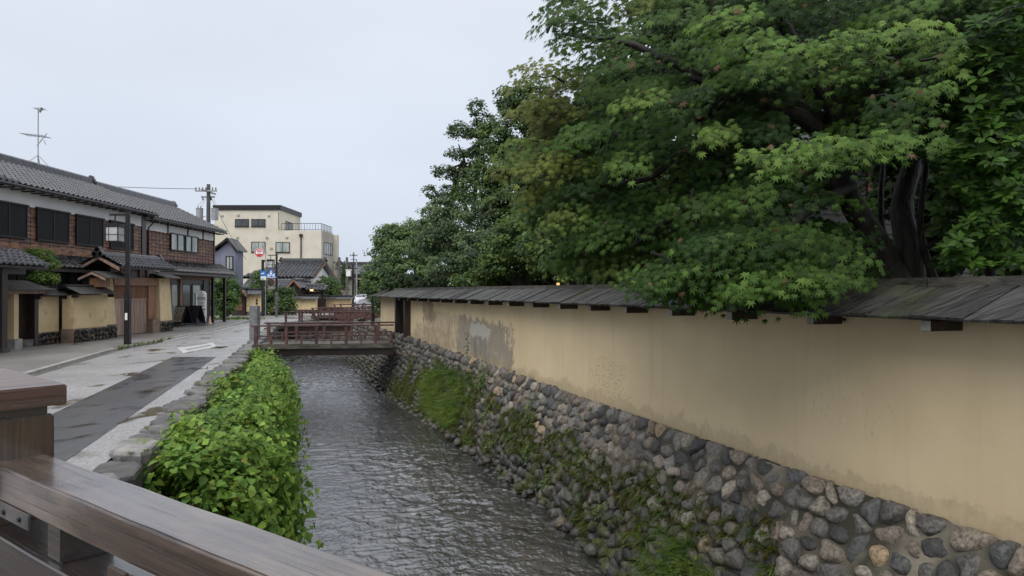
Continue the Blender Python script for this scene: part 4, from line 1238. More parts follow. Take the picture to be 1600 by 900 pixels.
for yy in (27.6, 28.27, 29.0, 29.58): MB().box(-15.42, -15.3, yy-.05, yy+.05, 2.36, 2.72).build('strut', MT['wood_orange'], g)
MB().box(-15.5, -15.35, 26.9, 30.3, 2.37, 2.75).build('upper_panel', MT['wood_dark'], g)
for sgn in (1, -1):
    upg = Vector((-.78*sgn, 0, .42)).normalized()
    e0 = (-15.3+.8*sgn, 26.1, 2.7)
    b = MB(); b.slab(e0, (e0[0], 30.5, 2.7), (-15.3, 30.5, 3.12), (-15.3, 26.1, 3.12), .06*sgn); b.build('roof_deck', MT['wood_dark'], g)
    tile_roof(g, (e0[0], 26.1, 2.71), (0,1,0), upg, 18, 4, MT['tile'], w=.245, l=.225, single=72 if sgn == 1 else 0)
ridge_cap(g, (-15.3, 26.1, 3.13), (-15.3, 30.5, 3.13), MT['tile_dark'], .11, .16, .25)
finial(g, (-15.3, 26.03, 3.22), MT['tile_dark'], .17)
finial(g, (-15.3, 30.55, 3.2), MT['tile_dark'], .13)
b = MB()
for sgn in (1, -1): b.slab((-15.3+.78*sgn, 26.04, 2.56), (-15.3, 26.04, 3.0), (-15.3, 26.04, 3.1), (-15.3+.78*sgn, 26.04, 2.68), .05)
b.build('barge_board', MT['wood_gate'], g)
# plaster piers either side
def cobbled_base(parent, x, y0, y1, z1, ends=True, depth=.45):
    MB().box(x-depth, x, y0, y1, -.02, z1).build('base_block', MT['render_brown'], parent)
    r_ = random.Random(int(y0*7)); b = MB()
    for (c, poly) in cells(y0+.08, y1-.02, .06, z1-.04, .2, .16, r_):
        b.col = tuple(q*.8 for q in stone_col(r_, .5))
        poly = [(min(max(p[0], y0+.02), y1-.02), min(max(p[1], .0), z1-.02)) for p in poly]
        v, f = cobble(poly, lambda u, v_, l: Vector((x + .005 + max(l, -.01), u, v_)), .035, r_, .92, nseg=8); b.add(v, f)
    b.build('stonework', MT['stone_dark'], parent, kind='stuff', smooth=True)
def pier(label, x, y0, y1, zt, zb, taper=.1, roof=None):
    t = thing('gate_pier', label, 'gate pier', (x, (y0+y1)/2, 0))
    b = MB(); b.add([(x-.5,y0,zb),(x,y0,zb),(x,y1,zb),(x-.5,y1,zb),(x-.45,y0+taper*.3,zt),(x-.08,y0+taper*.3,zt),(x-.08,y1-taper,zt),(x-.45,y1-taper,zt)],
        [(3,2,1,0),(4,5,6,7),(0,1,5,4),(1,2,6,5),(2,3,7,6),(3,0,4,7)]); b.build('plaster', MT['ochre'], t)
    cobbled_base(t, x+.03, y0-.02, y1+.02, zb-.003)
    return t
p1 = pier('tall ochre gate pier left of the timber double gate, with a tiny gabled roof', -15.12, 26.0, 26.9, 2.3, .55)
p2 = pier('ochre gate pier right of the timber double gate, beside the sandwich boards', -15.1, 30.25, 31.3, 2.35, .52)
MB().box(-15.6, -15.0, 30.2, 31.35, 2.37, 2.41).build('roof_board', MT['wood_dark'], p2)
b = MB(); b.slab((-14.75, 30.0, 2.38), (-14.75, 31.5, 2.38), (-15.3, 31.5, 2.56), (-15.3, 30.0, 2.56), .04); b.build('roof_board', MT['shingle'], p2)
b = MB(); b.slab((-15.3, 30.0, 2.56), (-15.3, 31.5, 2.56), (-15.8, 31.5, 2.38), (-15.8, 30.0, 2.38), .04); b.build('roof_board', MT['shingle'], p2)
for k in range(5):
    ya = 25.15 + k*.36
    for sgn in (1, -1):
        b = MB(); b.slab((-15.0, ya, 2.5), (-15.0, ya+.35, 2.5), (-15.0+.52*sgn, ya+.35, 2.26), (-15.0+.52*sgn, ya, 2.26), .03*sgn); b.build('roof_board', MT['shingle'], p1)
b = MB()
for sgn in (1, -1): b.slab((-15.0+.5*sgn, 25.12, 2.18), (-15.0, 25.12, 2.41), (-15.0, 25.12, 2.49), (-15.0+.5*sgn, 25.12, 2.26), .04)
b.build('barge_board', MT['wood_gate'], p1)
MB().box(-15.2, -14.85, 25.3, 26.0, 1.95, 2.28).build('end_panel', MT['wood_orange'], p1)

# ================================================================= LOW OCHRE STREET WALLS on the left
def low_wall(label, x, y0, y1, zt, zb, roof=True, flip=1, depth=.42, planks=True):
    t = thing('street_wall', label, 'wall', (x, (y0+y1)/2, 0))
    MB().box(x-depth+.03, x-.02, y0, y1, zb, zt).build('plaster', MT['ochre'], t)
    cobbled_base(t, x, y0-.01, y1+.01, zb-.002, depth=depth)
    if roof:
        y = y0-.12; r_ = random.Random(int(y0*3))
        while y < y1+.1:
            w_ = r_.uniform(.17, .24); ye = min(y+w_, y1+.14)
            b = MB(); b.slab((x-.25, y, zt+.3), (x-.25, ye-.006, zt+.3), (x+.33+r_.uniform(-.01,.01), ye-.006, zt+.03+r_.uniform(0,.01)), (x+.33, y, zt+.03), .025); b.build('roof_board', MT['shingle'], t)
            y = ye
        b = MB(); b.slab((x-.25, y0-.12, zt+.31), (x-.25, y1+.14, zt+.31), (x-.75, y1+.14, zt+.05), (x-.75, y0-.12, zt+.05), -.025); b.build('roof_back', MT['shingle'], t)
        b = MB(); b.box(x-.33, x-.17, y0-.14, y1+.16, zt+.32, zt+.37); b.build('ridge_board', MT['shingle'], t)
        b = MB(); b.box(x-.02, x+.22, y0-.1, y0-.04, zt-.08, zt+.04); b.box(x-.02, x+.22, y1+.02, y1+.08, zt-.08, zt+.04); b.build('bracket', MT['wood_dark'], t)
    return t
low_wall('ochre street wall section with plank roof beside the tall left gate pier', -14.85, 23.85, 25.85, 1.66, .52)
low_wall('ochre street wall section set back beside the dark side doorway', -15.3, 22.6, 23.8, 1.62, .46)
sd_ = thing('side_doorway', 'dark narrow side doorway with pale post under a plank lean-to roof', 'doorway', (-15.3, 21.9, 0))
MB().box(-15.9, -15.45, 21.55, 22.55, .3, 1.7).build('door', MT['wood_dark'], sd_)
MB().box(-15.5, -15.18, 22.4, 22.58, .0, 1.75).build('dark_post', MT['wood_dark'], sd_)
MB().box(-15.35, -15.1, 21.35, 21.55, .35, 1.75).build('pale_post', MT['ochre'], sd_)
MB().box(-15.42, -15.02, 21.28, 21.62, .0, .345).build('post_foot', MT['concrete'], sd_, bevel=.01)
MB().box(-15.9, -15.2, 21.65, 22.38, .0, .28).build('threshold', MT['stone_dark'], sd_)
for k in range(12):
    MB().box(-15.5, -15.44, 20.6, 21.3, .45+k*.1, .545+k*.1).build('siding_board', MT['wood_brown'], sd_)
MB().box(-15.9, -15.3, 20.5, 21.3, 0, .42).build('stone_base', MT['stone_dark'], sd_, bevel=.02)
r_ = random.Random(5)
y = 20.3
while y < 22.7:
    b = MB(); b.slab((-15.7, y, 2.12), (-15.7, y+.2, 2.12), (-14.75, y+.2, 1.82+r_.uniform(0,.01)), (-14.75, y, 1.82), .03); b.build('roof_board', MT['shingle'], sd_); y += .205
MB().box(-15.1, -14.98, 20.3, 22.6, 1.72, 1.83).build('eave_beam', MT['wood_gate'], sd_)

fg = thing('entrance_gate', 'dark timber entrance gate with tiled roof at the far left edge', 'gate', (-15, 19.5, 0))
for (x, y) in ((-14.6, 20.1), (-15.5, 20.1), (-14.6, 17.2), (-15.5, 17.2)):
    MB().box(x-.12, x+.12, y-.12, y+.12, .2, 2.5).build('post', MT['wood_dark'], fg, bevel=.01)
    MB().box(x-.17, x+.17, y-.17, y+.17, 0, .2).build('post_foot', MT['stone_dark'], fg, bevel=.02)
MB().box(-15.3, -15.2, 17.3, 20.0, 0, 2.2).build('door', MT['wood_dark'], fg)
for k in range(9): MB().box(-15.2, -15.17, 17.32+k*.3, 17.58+k*.3, .1, 2.1).build('plank', MT['wood_dark'], fg)
MB().box(-14.75, -14.5, 16.6, 21.0, 2.3, 2.5).build('beam', MT['wood_dark'], fg)
MB().box(-15.65, -15.4, 16.6, 21.0, 2.3, 2.5).build('beam', MT['wood_dark'], fg)
for sgn in (1, -1):
    upg = Vector((-.95*sgn, 0, .45)).normalized(); ex = -15.05 + .98*sgn
    b = MB(); b.slab((ex, 16.3, 2.52), (ex, 21.4, 2.52), (-15.05, 21.4, 2.97), (-15.05, 16.3, 2.97), .06*sgn); b.build('roof_deck', MT['wood_dark'], fg)
    tile_roof(fg, (ex, 16.3, 2.54), (0,1,0), upg, 21, 5, MT['tile'], w=.245, l=.225, single=105 if sgn == 1 else 0)
ridge_cap(fg, (-15.05, 16.3, 2.98), (-15.05, 20.6, 2.98), MT['tile'], .12, .2, .25)

# ================================================================= STREET LAMPS
def street_lamp(label, x, y, white_foot=False, cable=True):
    t = thing('street_lamp', label, 'street lamp', (x, y, 0), 'lantern street lamps')
    b = MB(); b.box(x-.06, x+.06, y-.06, y+.06, 1.75, 4.45); b.build('pole', MT['metal_dark'], t, bevel=.012)
    b = MB(); b.box(x-.088, x+.088, y-.088, y+.088, 0, 1.75); b.build('base_column', MT['concrete_pole'] if white_foot else MT['metal_dark'], t, bevel=.015)
    b = MB(); b.box(x-.6, x-.06, y-.03, y+.03, 4.3, 4.36); b.tube([(x-.42, y, 4.33), (x-.42, y, 4.02)], .022, 8); b.build('arm', MT['metal_dark'], t)
    lx = x-.42; b = MB(); b.box(lx-.225, lx+.225, y-.225, y+.225, 3.91, 4.03)
    hd = b.build('lantern_cap', MT['metal_dark'], t, bevel=.01)
    b = MB(); b.box(lx-.2, lx+.2, y-.2, y+.2, 3.46, 3.918); b.build('lantern_glass', MT['lantern'], t)
    b = MB()
    for sx in (-1, 1):
        for sy in (-1, 1): b.box(lx+sx*.205-.014, lx+sx*.205+.014, y+sy*.205-.014, y+sy*.205+.014, 3.44, 3.93)
    for sx in (-1, 1):
        b.box(lx-.21, lx+.21, y+sx*.206-.008, y+sx*.206+.008, 3.66, 3.675); b.box(lx+sx*.206-.008, lx+sx*.206+.008, y-.21, y+.21, 3.66, 3.675)
        b.box(lx-.1-.006, lx-.1+.006, y+sx*.206-.008, y+sx*.206+.008, 3.46, 3.92)
    b.box(lx-.215, lx+.215, y-.215, y+.215, 3.43, 3.458)
    b.build('lantern_frame', MT['metal_dark'], t)
    if not white_foot:
        MB().box(x-.04, x+.04, y-.0925, y-.0885, .85, 1.08).build('sticker', MT['white_plaster'], t)
    return t
street_lamp('tall dark lantern street lamp standing at the kerb in front of the timber gate', -12.72, 23.3)
street_lamp('distant dark lantern street lamp on a pale foot, carrying the crossing sign and mirror', -16.55, 49.5, True)
# ================================================================= SANDWICH BOARDS AND SIGNS
def aboard(label, x, y, picture, w=.75):
    t = thing('sandwich_board', label, 'sandwich board', (x, y, .045))
    for sgn in (-1, 1):
        b = MB(); z0, z1 = .05, 1.02; o0, o1 = .30*sgn, .05*sgn
        Mx = Matrix.Translation((x, y, .045)) @ Matrix.Rotation(R(-28), 4, 'Z'); b.M = Mx
        b.slab((-w/2, o0, z0+.1), (w/2, o0, z0+.1), (w/2, o1, z1), (-w/2, o1, z1), .02)
        for xx in (-w/2, w/2-.03): b.slab((xx, o0*1.1, .0), (xx+.03, o0*1.1, .0), (xx+.03, o0, z0+.1), (xx, o0, z0+.1), .02)
        pn = b.build('panel', MT['metal_dark'], t)
        if sgn == -1 and picture:
            b = MB(); b.M = Mx; k = .022
            b.slab((-w*.42, o0-k+.012, z0+.18), (w*.42, o0-k+.012, z0+.18), (w*.42, o1-k, z1-.04), (-w*.42, o1-k, z1-.04), .004)
            b.build('poster', mat('menu_poster', (.12,.1,.05), (.5,.47,.36), scale=14, rough=.3, bump=0, ramp=(.42,.58)), pn)
aboard('black sandwich board with a colourful pictured poster outside the shop', -16.55, 35.2, True, .95)
aboard('plain black sandwich board, right of the pictured one', -16.15, 35.9, False, .8)
sb = thing('signboard', 'tall white round topped signboard with three printed panels by the shop door', 'signboard', (-15.96, 36.2, .045))
b = MB(); w_ = .24
prof = [(-w_*.85, .08), (w_*.85, .08), (w_, .45), (w_, 1.62)] + [(w_*math.cos(R(a)), 1.62+.2*math.sin(R(a))) for a in range(15, 180, 15)] + [(-w_, 1.62), (-w_, .45)]
b.prism([(p[0]-15.96, p[1]) for p in prof], 36.17, 36.23, 'y'); b.build('board', MT['white_plaster'], sb)
b = MB(); b.box(-15.96-w_*.84, -15.96+w_*.84, 36.155, 36.168, .1, .5); b.build('grey_base', MT['slate'], sb)
b = MB(); b.box(-16.24, -15.68, 36.05, 36.35, .0, .08); b.build('foot', MT['metal_dark'], sb)
b = MB(); b.box(-15.96-w_*.95, -15.96+w_*.95, 36.155, 36.168, 1.38, 1.42); b.box(-15.96-w_*.95, -15.96+w_*.95, 36.155, 36.168, .86, .9)
b.build('divider', MT['metal_dark'], sb)
b = MB()
for (z, ww) in ((1.64, .28), (1.56, .2), (1.3, .3), (1.23, .34), (1.16, .26), (1.09, .32), (1.02, .3), (.78, .3), (.7, .34), (.62, .22)): b.box(-15.96-ww/2, -15.96+ww/2, 36.157, 36.168, z-.012, z+.012)
b.tube([(-15.96, 36.155, 1.74), (-15.96, 36.168, 1.74)], .035, 12); b.build('print', MT['slate'], sb)
b = MB(); b.box(-15.96-.2, -15.96+.2, 36.157, 36.168, 1.46, 1.5); b.build('band', MT['wood_brown'], sb)
cn = thing('traffic_cone', 'small pale orange cone beside the tall white signboard', 'cone', (-15.7, 36.6, .045))
b = MB(); b.tube([(-15.7, 36.6, .06), (-15.7, 36.6, .5)], [.1, .02], 10); b.build('cone_body', mat('cone_orange', (.5,.36,.27), rough=.5, bump=0), cn)
b = MB(); b.box(-15.85, -15.55, 36.45, 36.75, .045, .07); b.build('base', MT['rubber'], cn)

def disc(b, x, y, z, r, n=24, t=.02):
    b.tube([(x, y-t, z), (x, y, z)], r, n)
RED = mat('sign_red', (.55,.03,.03), rough=.35, bump=0); BLUE = mat('sign_blue', (.03,.2,.6), rough=.35, bump=0); SW = mat('sign_white', (.8,.8,.8), rough=.35, bump=0)
bs = thing('bus_stop_sign', 'round red and white bus stop disc on a dark pole near the tiled house', 'bus stop sign', (-17.75, 50.5, 0))
b = MB(); b.box(-17.95, -17.8, 50.42, 50.58, 0, 4.05); b.box(-17.8, -17.72, 50.46, 50.54, 3.9, 4.05); b.build('pole', MT['metal_dark'], bs)
b = MB(); b.tube([(-17.68, 50.5, 0), (-17.68, 50.5, 4.9)], .025, 6); b.box(-17.9, -17.68, 50.48, 50.52, 4.88, 4.92); b.build('thin_pole', MT['metal_grey'], bs)
b = MB(); disc(b, -18.08, 50.4, 4.55, .36); b.build('disc', SW, bs)
b = MB(); n = 28; r0, r1 = .27, .33; zc = 4.55; v = []; f = []
for k in range(n):
    a = 2*math.pi*k/n; v += [(-18.08+r0*math.cos(a), 50.375, zc+r0*math.sin(a)), (-18.08+r1*math.cos(a), 50.375, zc+r1*math.sin(a))]
for k in range(n): f.append((2*k, 2*k+1, (2*k+3) % (2*n), (2*k+2) % (2*n)))
b.add(v, f)
seg = [(-18.08+.25*math.cos(R(a)), zc+.25*math.sin(R(a))) for a in range(200, 341, 14)]
b.add([(p[0], 50.374, p[1]) for p in seg], [tuple(range(len(seg)))])
b.box(-18.2, -17.96, 50.372, 50.376, zc+.15, zc+.2); b.box(-18.26, -17.9, 50.372, 50.376, zc+.07, zc+.11); b.box(-18.14, -18.11, 50.372, 50.376, zc-.06, zc+.03); b.box(-18.05, -18.02, 50.372, 50.376, zc-.06, zc+.03)
b.build('red_print', RED, bs)
b = MB(); b.box(-18.0, -17.6, 50.36, 50.4, 2.9, 3.25); p_ = b.build('blue_plate', BLUE, bs)
b = MB(); b.box(-17.92, -17.75, 50.35, 50.358, 3.02, 3.1); b.add([(-17.9,50.352,3.0),(-17.9,50.352,3.12),(-17.96,50.352,3.06)], [(0,1,2)]); b.box(-17.77,-17.73,50.35,50.358,3.02,3.18); b.build('arrow', SW, bs)
b = MB(); b.box(-17.98, -17.6, 50.36, 50.4, 2.6, 2.87); b.build('white_plate', SW, bs)
b = MB(); b.box(-17.95, -17.72, 50.35, 50.358, 2.65, 2.69); b.build('small_print', MT['metal_dark'], bs)
cs = thing('crossing_sign', 'blue pedestrian crossing sign of pentagon shape hung on the distant street lamp', 'road sign', (-16.85, 49.3, 2.85))
b = MB(); cx, z0 = -16.87, 2.72
b.prism([(cx-.36, z0), (cx+.36, z0), (cx+.36, z0+.1), (cx, z0+.66), (cx-.36, z0+.1)], 49.28, 49.31, 'y'); b.build('plate', BLUE, cs)
b = MB(); b.prism([(cx-.05, z0+.1), (cx, z0+.3), (cx+.1, z0+.1), (cx+.14, z0+.1), (cx+.05, z0+.4), (cx-.05, z0+.4), (cx-.12, z0+.1)], 49.265, 49.278, 'y'); b.tube([(cx, 49.265, z0+.46), (cx, 49.278, z0+.46)], .05, 10)
b.box(cx-.24, cx-.14, 49.265, 49.278, z0+.1, z0+.26); b.box(cx+.16, cx+.26, 49.265, 49.278, z0+.1, z0+.3)
b.box(cx-.34, cx+.34, 49.268, 49.278, z0+.02, z0+.05)
b.build('pictogram', SW, cs)
mr_ = thing('traffic_mirror', 'round orange rimmed traffic mirror below the blue crossing sign', 'traffic mirror', (-16.9, 49.3, 2.4))
b = MB(); disc(b, -16.9, 49.34, 2.42, .3, 24, .04); b.build('rim', mat('mirror_rim', (.35,.2,.12), rough=.5, bump=0), mr_)
b = MB(); disc(b, -16.9, 49.295, 2.42, .26, 24, .01); b.build('mirror', mat('mirror_face', (.35,.36,.36), rough=.05, metal=.9, bump=0), mr_)
b = MB(); b.box(-16.9, -16.55, 49.35, 49.4, 2.4, 2.44); b.build('bracket', MT['metal_dark'], mr_)
yb = thing('bollard', 'slim black and yellow banded bollard left of the distant pale lamp foot', 'bollard', (-17.4, 48.0, 0))
b = MB(); b.tube([(-17.4, 48, 0), (-17.4, 48, 1.35)], .07, 10); b.build('post', MT['metal_dark'], yb)
b = MB()
for z in (.85, 1.05, 1.25): b.tube([(-17.4, 48, z), (-17.4, 48, z+.05)], .075, 10)
b.build('yellow_bands', mat('yellow_band', (.5,.35,.05), rough=.4, bump=0), yb)
bx = thing('notice_box', 'small pale blue notice plate on a post among the bushes left of the signs', 'notice', (-20.2, 51, 0))
b = MB(); b.box(-20.24, -20.16, 50.96, 51.04, 0, 1.7); b.build('post', MT['metal_dark'], bx)
b = MB(); b.box(-20.5, -20.0, 50.9, 50.95, 1.66, 2.0); b.build('plate', mat('pale_blue', (.4,.5,.6), rough=.5, bump=0), bx)

# ================================================================= UTILITY POLES AND WIRES
up_ = thing('utility_pole', 'tall utility pole with crossarms and two grey transformers behind the shop house', 'utility pole', (-22.0, 51, 0))
b = MB(); b.tube([(-22, 51, 0), (-22, 51, 9.55)], [.19, .13], 10); b.build('pole', MT['concrete_pole'], up_)
b = MB(); b.box(-22.9, -21.35, 50.8, 50.92, 9.0, 9.1); b.box(-22.6, -21.6, 51.1, 51.2, 8.6, 8.7); b.box(-22.05, -21.95, 49.8, 52.2, 8.95, 9.05); b.build('crossarm', MT['metal_grey'], up_)
b = MB()
for k in range(7): b.tube([(-22.85+k*.24, 50.86, 9.1), (-22.85+k*.24, 50.86, 9.3)], .045, 6)
for k in range(3): b.tube([(-22.45+k*.3, 51.1, 8.6), (-22.45+k*.3, 51.1, 8.4)], .05, 6)
b.build('insulators', MT['concrete_pole'], up_)
for x in (-22.6, -21.5):
    b = MB(); b.tube([(x, 50.9, 6.95), (x, 50.9, 7.75)], .24, 12); b.tube([(x, 50.9, 7.75), (x, 50.9, 7.8)], .26, 12); tr = b.build('transformer', MT['metal_grey'], up_)
    b = MB(); b.tube([(x-.08, 50.9, 7.8), (x-.14, 50.9, 7.98)], .03, 6); b.tube([(x+.08, 50.9, 7.8), (x+.1, 50.9, 7.98)], .03, 6); b.build('terminal', MT['metal_dark'], tr)
b = MB(); b.tube([(-22.74, 50.9, 7.98), (-22.3, 51, 8.5)], .012, 4); b.tube([(-22.45, 50.9, 7.98), (-22.2, 51, 8.5)], .012, 4); b.tube([(-21.35, 50.9, 7.98), (-21.8, 51, 8.9)], .012, 4)
b.box(-22.5, -21.7, 50.95, 51.05, 6.5, 6.56); b.box(-22.35, -22.2, 50.8, 51.0, 6.2, 6.6); b.build('fittings', MT['metal_grey'], up_)
def wire(label, a, c, sag, r=.012):
    a, c = Vector(a), Vector(c); pts = []
    for i in range(17):
        t = i/16; p = a.lerp(c, t); p.z -= 4*sag*t*(1-t); pts.append(p)
    b = MB(); b.tube(pts, r, 4); o = b.build('overhead_wire', MT['metal_dark']); tag(o, label, 'wire')
wire('upper overhead wire running left from the utility pole crossarm over the roofs', (-22.8, 50.9, 9.2), (-48, 50, 11.3), .5, .02)
wire('lower overhead wire running left from the utility pole at transformer height', (-22.2, 51, 7.2), (-48, 50, 8.6), .4, .02)
wire('slack stay wire dropping right from the utility pole across the beige building', (-21.95, 51, 8.9), (-20.2, 53.5, 4.2), .3, .015)
def pole(label, px, Y, top_py, r=.13, arm=True, mt='concrete_pole', thin=False):
    p = at(px, top_py, Y); t = thing('utility_pole', label, 'utility pole', (p.x, Y, 0))
    b = MB(); b.tube([(p.x, Y, 0), (p.x, Y, p.z)], [r, r*.75], 8); b.build('pole', MT[mt], t)
    if arm:
        b = MB(); b.box(p.x-.7, p.x+.7, Y-.05, Y+.05, p.z-.7, p.z-.6); b.box(p.x-.5, p.x+.5, Y-.05, Y+.05, p.z-1.4, p.z-1.3); b.build('crossarm', MT['metal_dark'], t)
        b = MB()
        for k in range(4): b.tube([(p.x-.6+k*.4, Y, p.z-.6), (p.x-.6+k*.4, Y, p.z-.4)], .06, 6)
        b.build('insulators', MT['concrete_pole'], t)
pole('dark utility pole touching the right corner of the beige building', 530, 82, 402, .22, True)
pole('brown utility pole between the beige building and the pale pole', 542, 85, 402, .2, False)
pole('farthest slim utility pole with crossarms above the distant tiled roof', 552.5, 130, 394, .14, True)
pole('pale grey round pole in front of the dark doorway in the distance', 557, 90, 405, .12, False, 'metal_grey')
dl = thing('street_lamp', 'far dark street lamp pole standing at the right end of the third ochre wall', 'street lamp', (-14.9, 66, 0), 'lantern street lamps')
b = MB(); b.box(-14.98, -14.82, 65.9, 66.1, 0, 4.3); b.box(-14.9, -14.5, 65.95, 66.05, 3.9, 3.98); b.build('pole', MT['metal_dark'], dl)
b = MB(); b.box(-15.5, -15.1, 65.8, 66.2, 3.2, 3.7); b.box(-15.6, -14.9, 65.95, 66.05, 3.75, 3.82); b.build('lantern', MT['white_plaster'], dl)

# ================================================================= BEIGE APARTMENT BUILDING
bb = thing('apartment_building', 'beige three storey building with black roof edge and roof terrace railing', 'building', (-26, 90, 0))
Y0 = 85
X_a, X_b, X_c = at(335,0,Y0).x, at(437,0,Y0).x, at(502,0,Y0).x
ZT = at(0,328,Y0).z; ZR = at(0,320.5,Y0).z; ZM = at(0,360,Y0).z
MB().box(X_a, X_b, Y0, Y0+8.3, 0, ZT).build('upper_block', MT['beige'], bb)
MB().box(X_a-.15, X_b+.15, Y0-.15, Y0+8.45, ZT+.002, ZR).build('roof_edge', MT['metal_dark'], bb)
MB().box(X_b+.002, X_c, Y0+.01, Y0+5.3, 0, ZM).build('lower_block', MT['beige'], bb)
MB().box(X_c+.002, X_c+.12, Y0+.2, Y0+5.2, 1.5, ZM-.02).build('grey_side', MT['beige_grey'], bb)
MB().box(X_b-3, at(526.5,0,Y0+5.3).x, Y0+5.31, Y0+6.3, 0, at(0,367,Y0+5.3).z).build('rear_block', MT['beige'], bb)
def wpx(x0, x1, y0, y1, Y=Y0, **k):
    window_y(bb, Y-.002, at(x0,0,Y).x, at(x1,0,Y).x, at(0,y1,Y).z, at(0,y0,Y).z, k.pop('g', MT['glass']), **k)
wpx(368, 388, 343, 353); wpx(393.5, 414, 343, 353)
wpx(393.5, 414, 378.5, 393, g=MT['glass_pale']); wpx(431.5, 452, 379, 393.5, g=MT['glass_pale'])
# bay of windows on the grey side face, door on the terrace
sw = MB()
ya, yb_ = Y0+.7, Y0+4.6; xs = X_c+.122; za, zb = at(0,398,Y0+2).z, at(0,379,Y0+2).z
sw.box(xs, xs+.05, ya, yb_, za, za+.08); sw.box(xs, xs+.05, ya, yb_, zb-.08, zb)
for k in range(5):
    yk = ya + (yb_-ya)*k/4; sw.box(xs, xs+.05, yk-.05, yk+.05, za+.08, zb-.08)
w_ = sw.build('window', MT['metal_dark'], bb)
for k in range(4): MB().box(xs+.002, xs+.02, ya+(yb_-ya)*k/4+.052, ya+(yb_-ya)*(k+1)/4-.052, za+.082, zb-.082).build('pane', MT['glass_pale'], w_)
window_x(bb, X_b+.002, Y0+2.2, Y0+4.6, ZM+.05, ZM+1.3, MT['glass'], name='terrace_door')
b = MB()
zr = ZM + .85
pts = [(X_b+.2, Y0+.12), (X_c-.05, Y0+.12), (X_c-.05, Y0+5.2)]
for (p, q) in zip(pts[:-1], pts[1:]):
    L_ = math.dist(p, q); n = int(L_/.33)
    b.tube([(p[0], p[1], zr), (q[0], q[1], zr)], .035, 5); b.tube([(p[0], p[1], ZM+.12), (q[0], q[1], ZM+.12)], .025, 5)
    for k in range(n+1):
        x, y = p[0]+(q[0]-p[0])*k/n, p[1]+(q[1]-p[1])*k/n; b.tube([(x, y, ZM), (x, y, zr)], .028 if k % 4 == 0 else .016, 4)
b.build('terrace_railing', MT['metal_dark'], bb)
b = MB(); x = at(470.5,0,Y0).x; b.tube([(x, Y0-.1, 2), (x, Y0-.1, at(0,370,Y0).z)], .07, 8); b.box(x-.18, x+.18, Y0-.22, Y0, at(0,370,Y0).z, at(0,367,Y0).z+.1); b.build('downpipe', MT['metal_dark'], bb)
b = MB(); x = at(440,0,Y0).x; b.tube([(x-.35, Y0-.06, ZM+.1), (x-.35, Y0-.06, ZM+2.2)], .03, 6); b.build('downpipe', MT['metal_dark'], bb)
b = MB()
for k, (px, py) in enumerate(((347,337),(372,336),(420,337),(371,371),(417,371),(448,371),(424,388))):
    q = at(px, py, Y0); b.box(q.x-.14, q.x+.14, Y0-.12, Y0, q.z-.1, q.z+.1)
b.build('vent_hoods', MT['beige_grey'], bb)

# small slate-coloured house
sh = thing('slate_house', 'small slate blue two storey house with tiled gable squeezed before the beige building', 'house', (-24.5, 62, 0))
MB().box(-27, at(368,0,60).x, 60, 61.7, 0, at(0,392,60).z).build('wall', MT['slate'], sh)
gx0, gx1 = at(333,0,60).x, at(372,0,60).x; zr_, ze_ = at(0,376,60).z, at(0,392,60).z; xm = at(357,0,60).x
MB().prism([(at(337,0,60).x, ze_-.12), (at(368,0,60).x, ze_-.12), (xm, zr_-.1)], 60.01, 61.7, 'y').build('gable_wall', MT['slate'], sh)
b = MB(); b.slab((gx0, 59.6, ze_-.05), (gx0, 61.9, ze_-.05), (xm, 61.9, zr_+.05), (xm, 59.6, zr_+.05), .14); b.build('roof_deck', MT['wood_dark'], sh)
b = MB(); b.slab((xm, 59.6, zr_+.05), (xm, 61.9, zr_+.05), (gx1, 61.9, ze_-.05), (gx1, 59.6, ze_-.05), .14); b.build('roof_deck', MT['wood_dark'], sh)
tile_roof(sh, (gx0, 59.6, ze_-.03), (0,1,0), Vector((xm-gx0, 0, zr_-ze_)).normalized(), 8, 5, MT['tile'], w=.3, l=.32)
ridge_cap(sh, (xm, 59.6, zr_+.05), (xm, 61.9, zr_+.05), MT['tile_dark'], .12, .18)
MB().box(at(347,0,59.5).x, at(368,0,59.5).x, 59.3, 60, at(0,425,59.5).z, at(0,398,59.5).z).build('bay', MT['slate'], sh)
window_y(sh, 59.298, at(354,0,59.3).x, at(363.5,0,59.3).x, at(0,420,59.3).z, at(0,401,59.3).z, MT['glass_pale'])

# ================================================================= SINGLE STOREY TILED HOUSE
th_ = thing('tiled_house', 'single storey white walled house with broad grey tiled roof and facing gable', 'house', (-21, 66, 0))
Yf, Yb, Yr = 62.0, 70.0, 66.0
xg = at(491,0,Yf).x; xl = at(374,0,Yf).x
zE, zR = at(0,433,Yf).z, at(0,409,Yr).z
MB().box(xl-.5+1, xg-.6, Yf+.7, Yb-.7, 0, zE+.15).build('wall', MT['white_plaster'], th_)
b = MB(); b.prism([(Yf+.7, zE+.1), (Yb-.7, zE+.1), (Yr, zR-.3)], xg-.62, xg-.5, 'x'); b.build('gable_wall', MT['white_plaster'], th_)
upv = Vector((0, Yr-Yf, zR-zE)).normalized(); ls = math.hypot(Yr-Yf, zR-zE)
b = MB(); b.slab((xl, Yf, zE), (xg, Yf, zE), (xg, Yr, zR), (xl+2.4, Yr, zR), .15); b.build('roof_deck', MT['wood_dark'], th_)
b = MB(); b.slab((xg, Yb, zE), (xl, Yb, zE), (xl+2.4, Yr, zR), (xg, Yr, zR), .15); b.build('roof_back', MT['tile'], th_)
nrow = 13
for j in range(1): pass
rows_l = []
b = MB(); v0, f0 = tile_mesh('t', .34, ls/nrow)
rnd = random.Random(2)
nrm = Vector((1,0,0)).cross(upv)
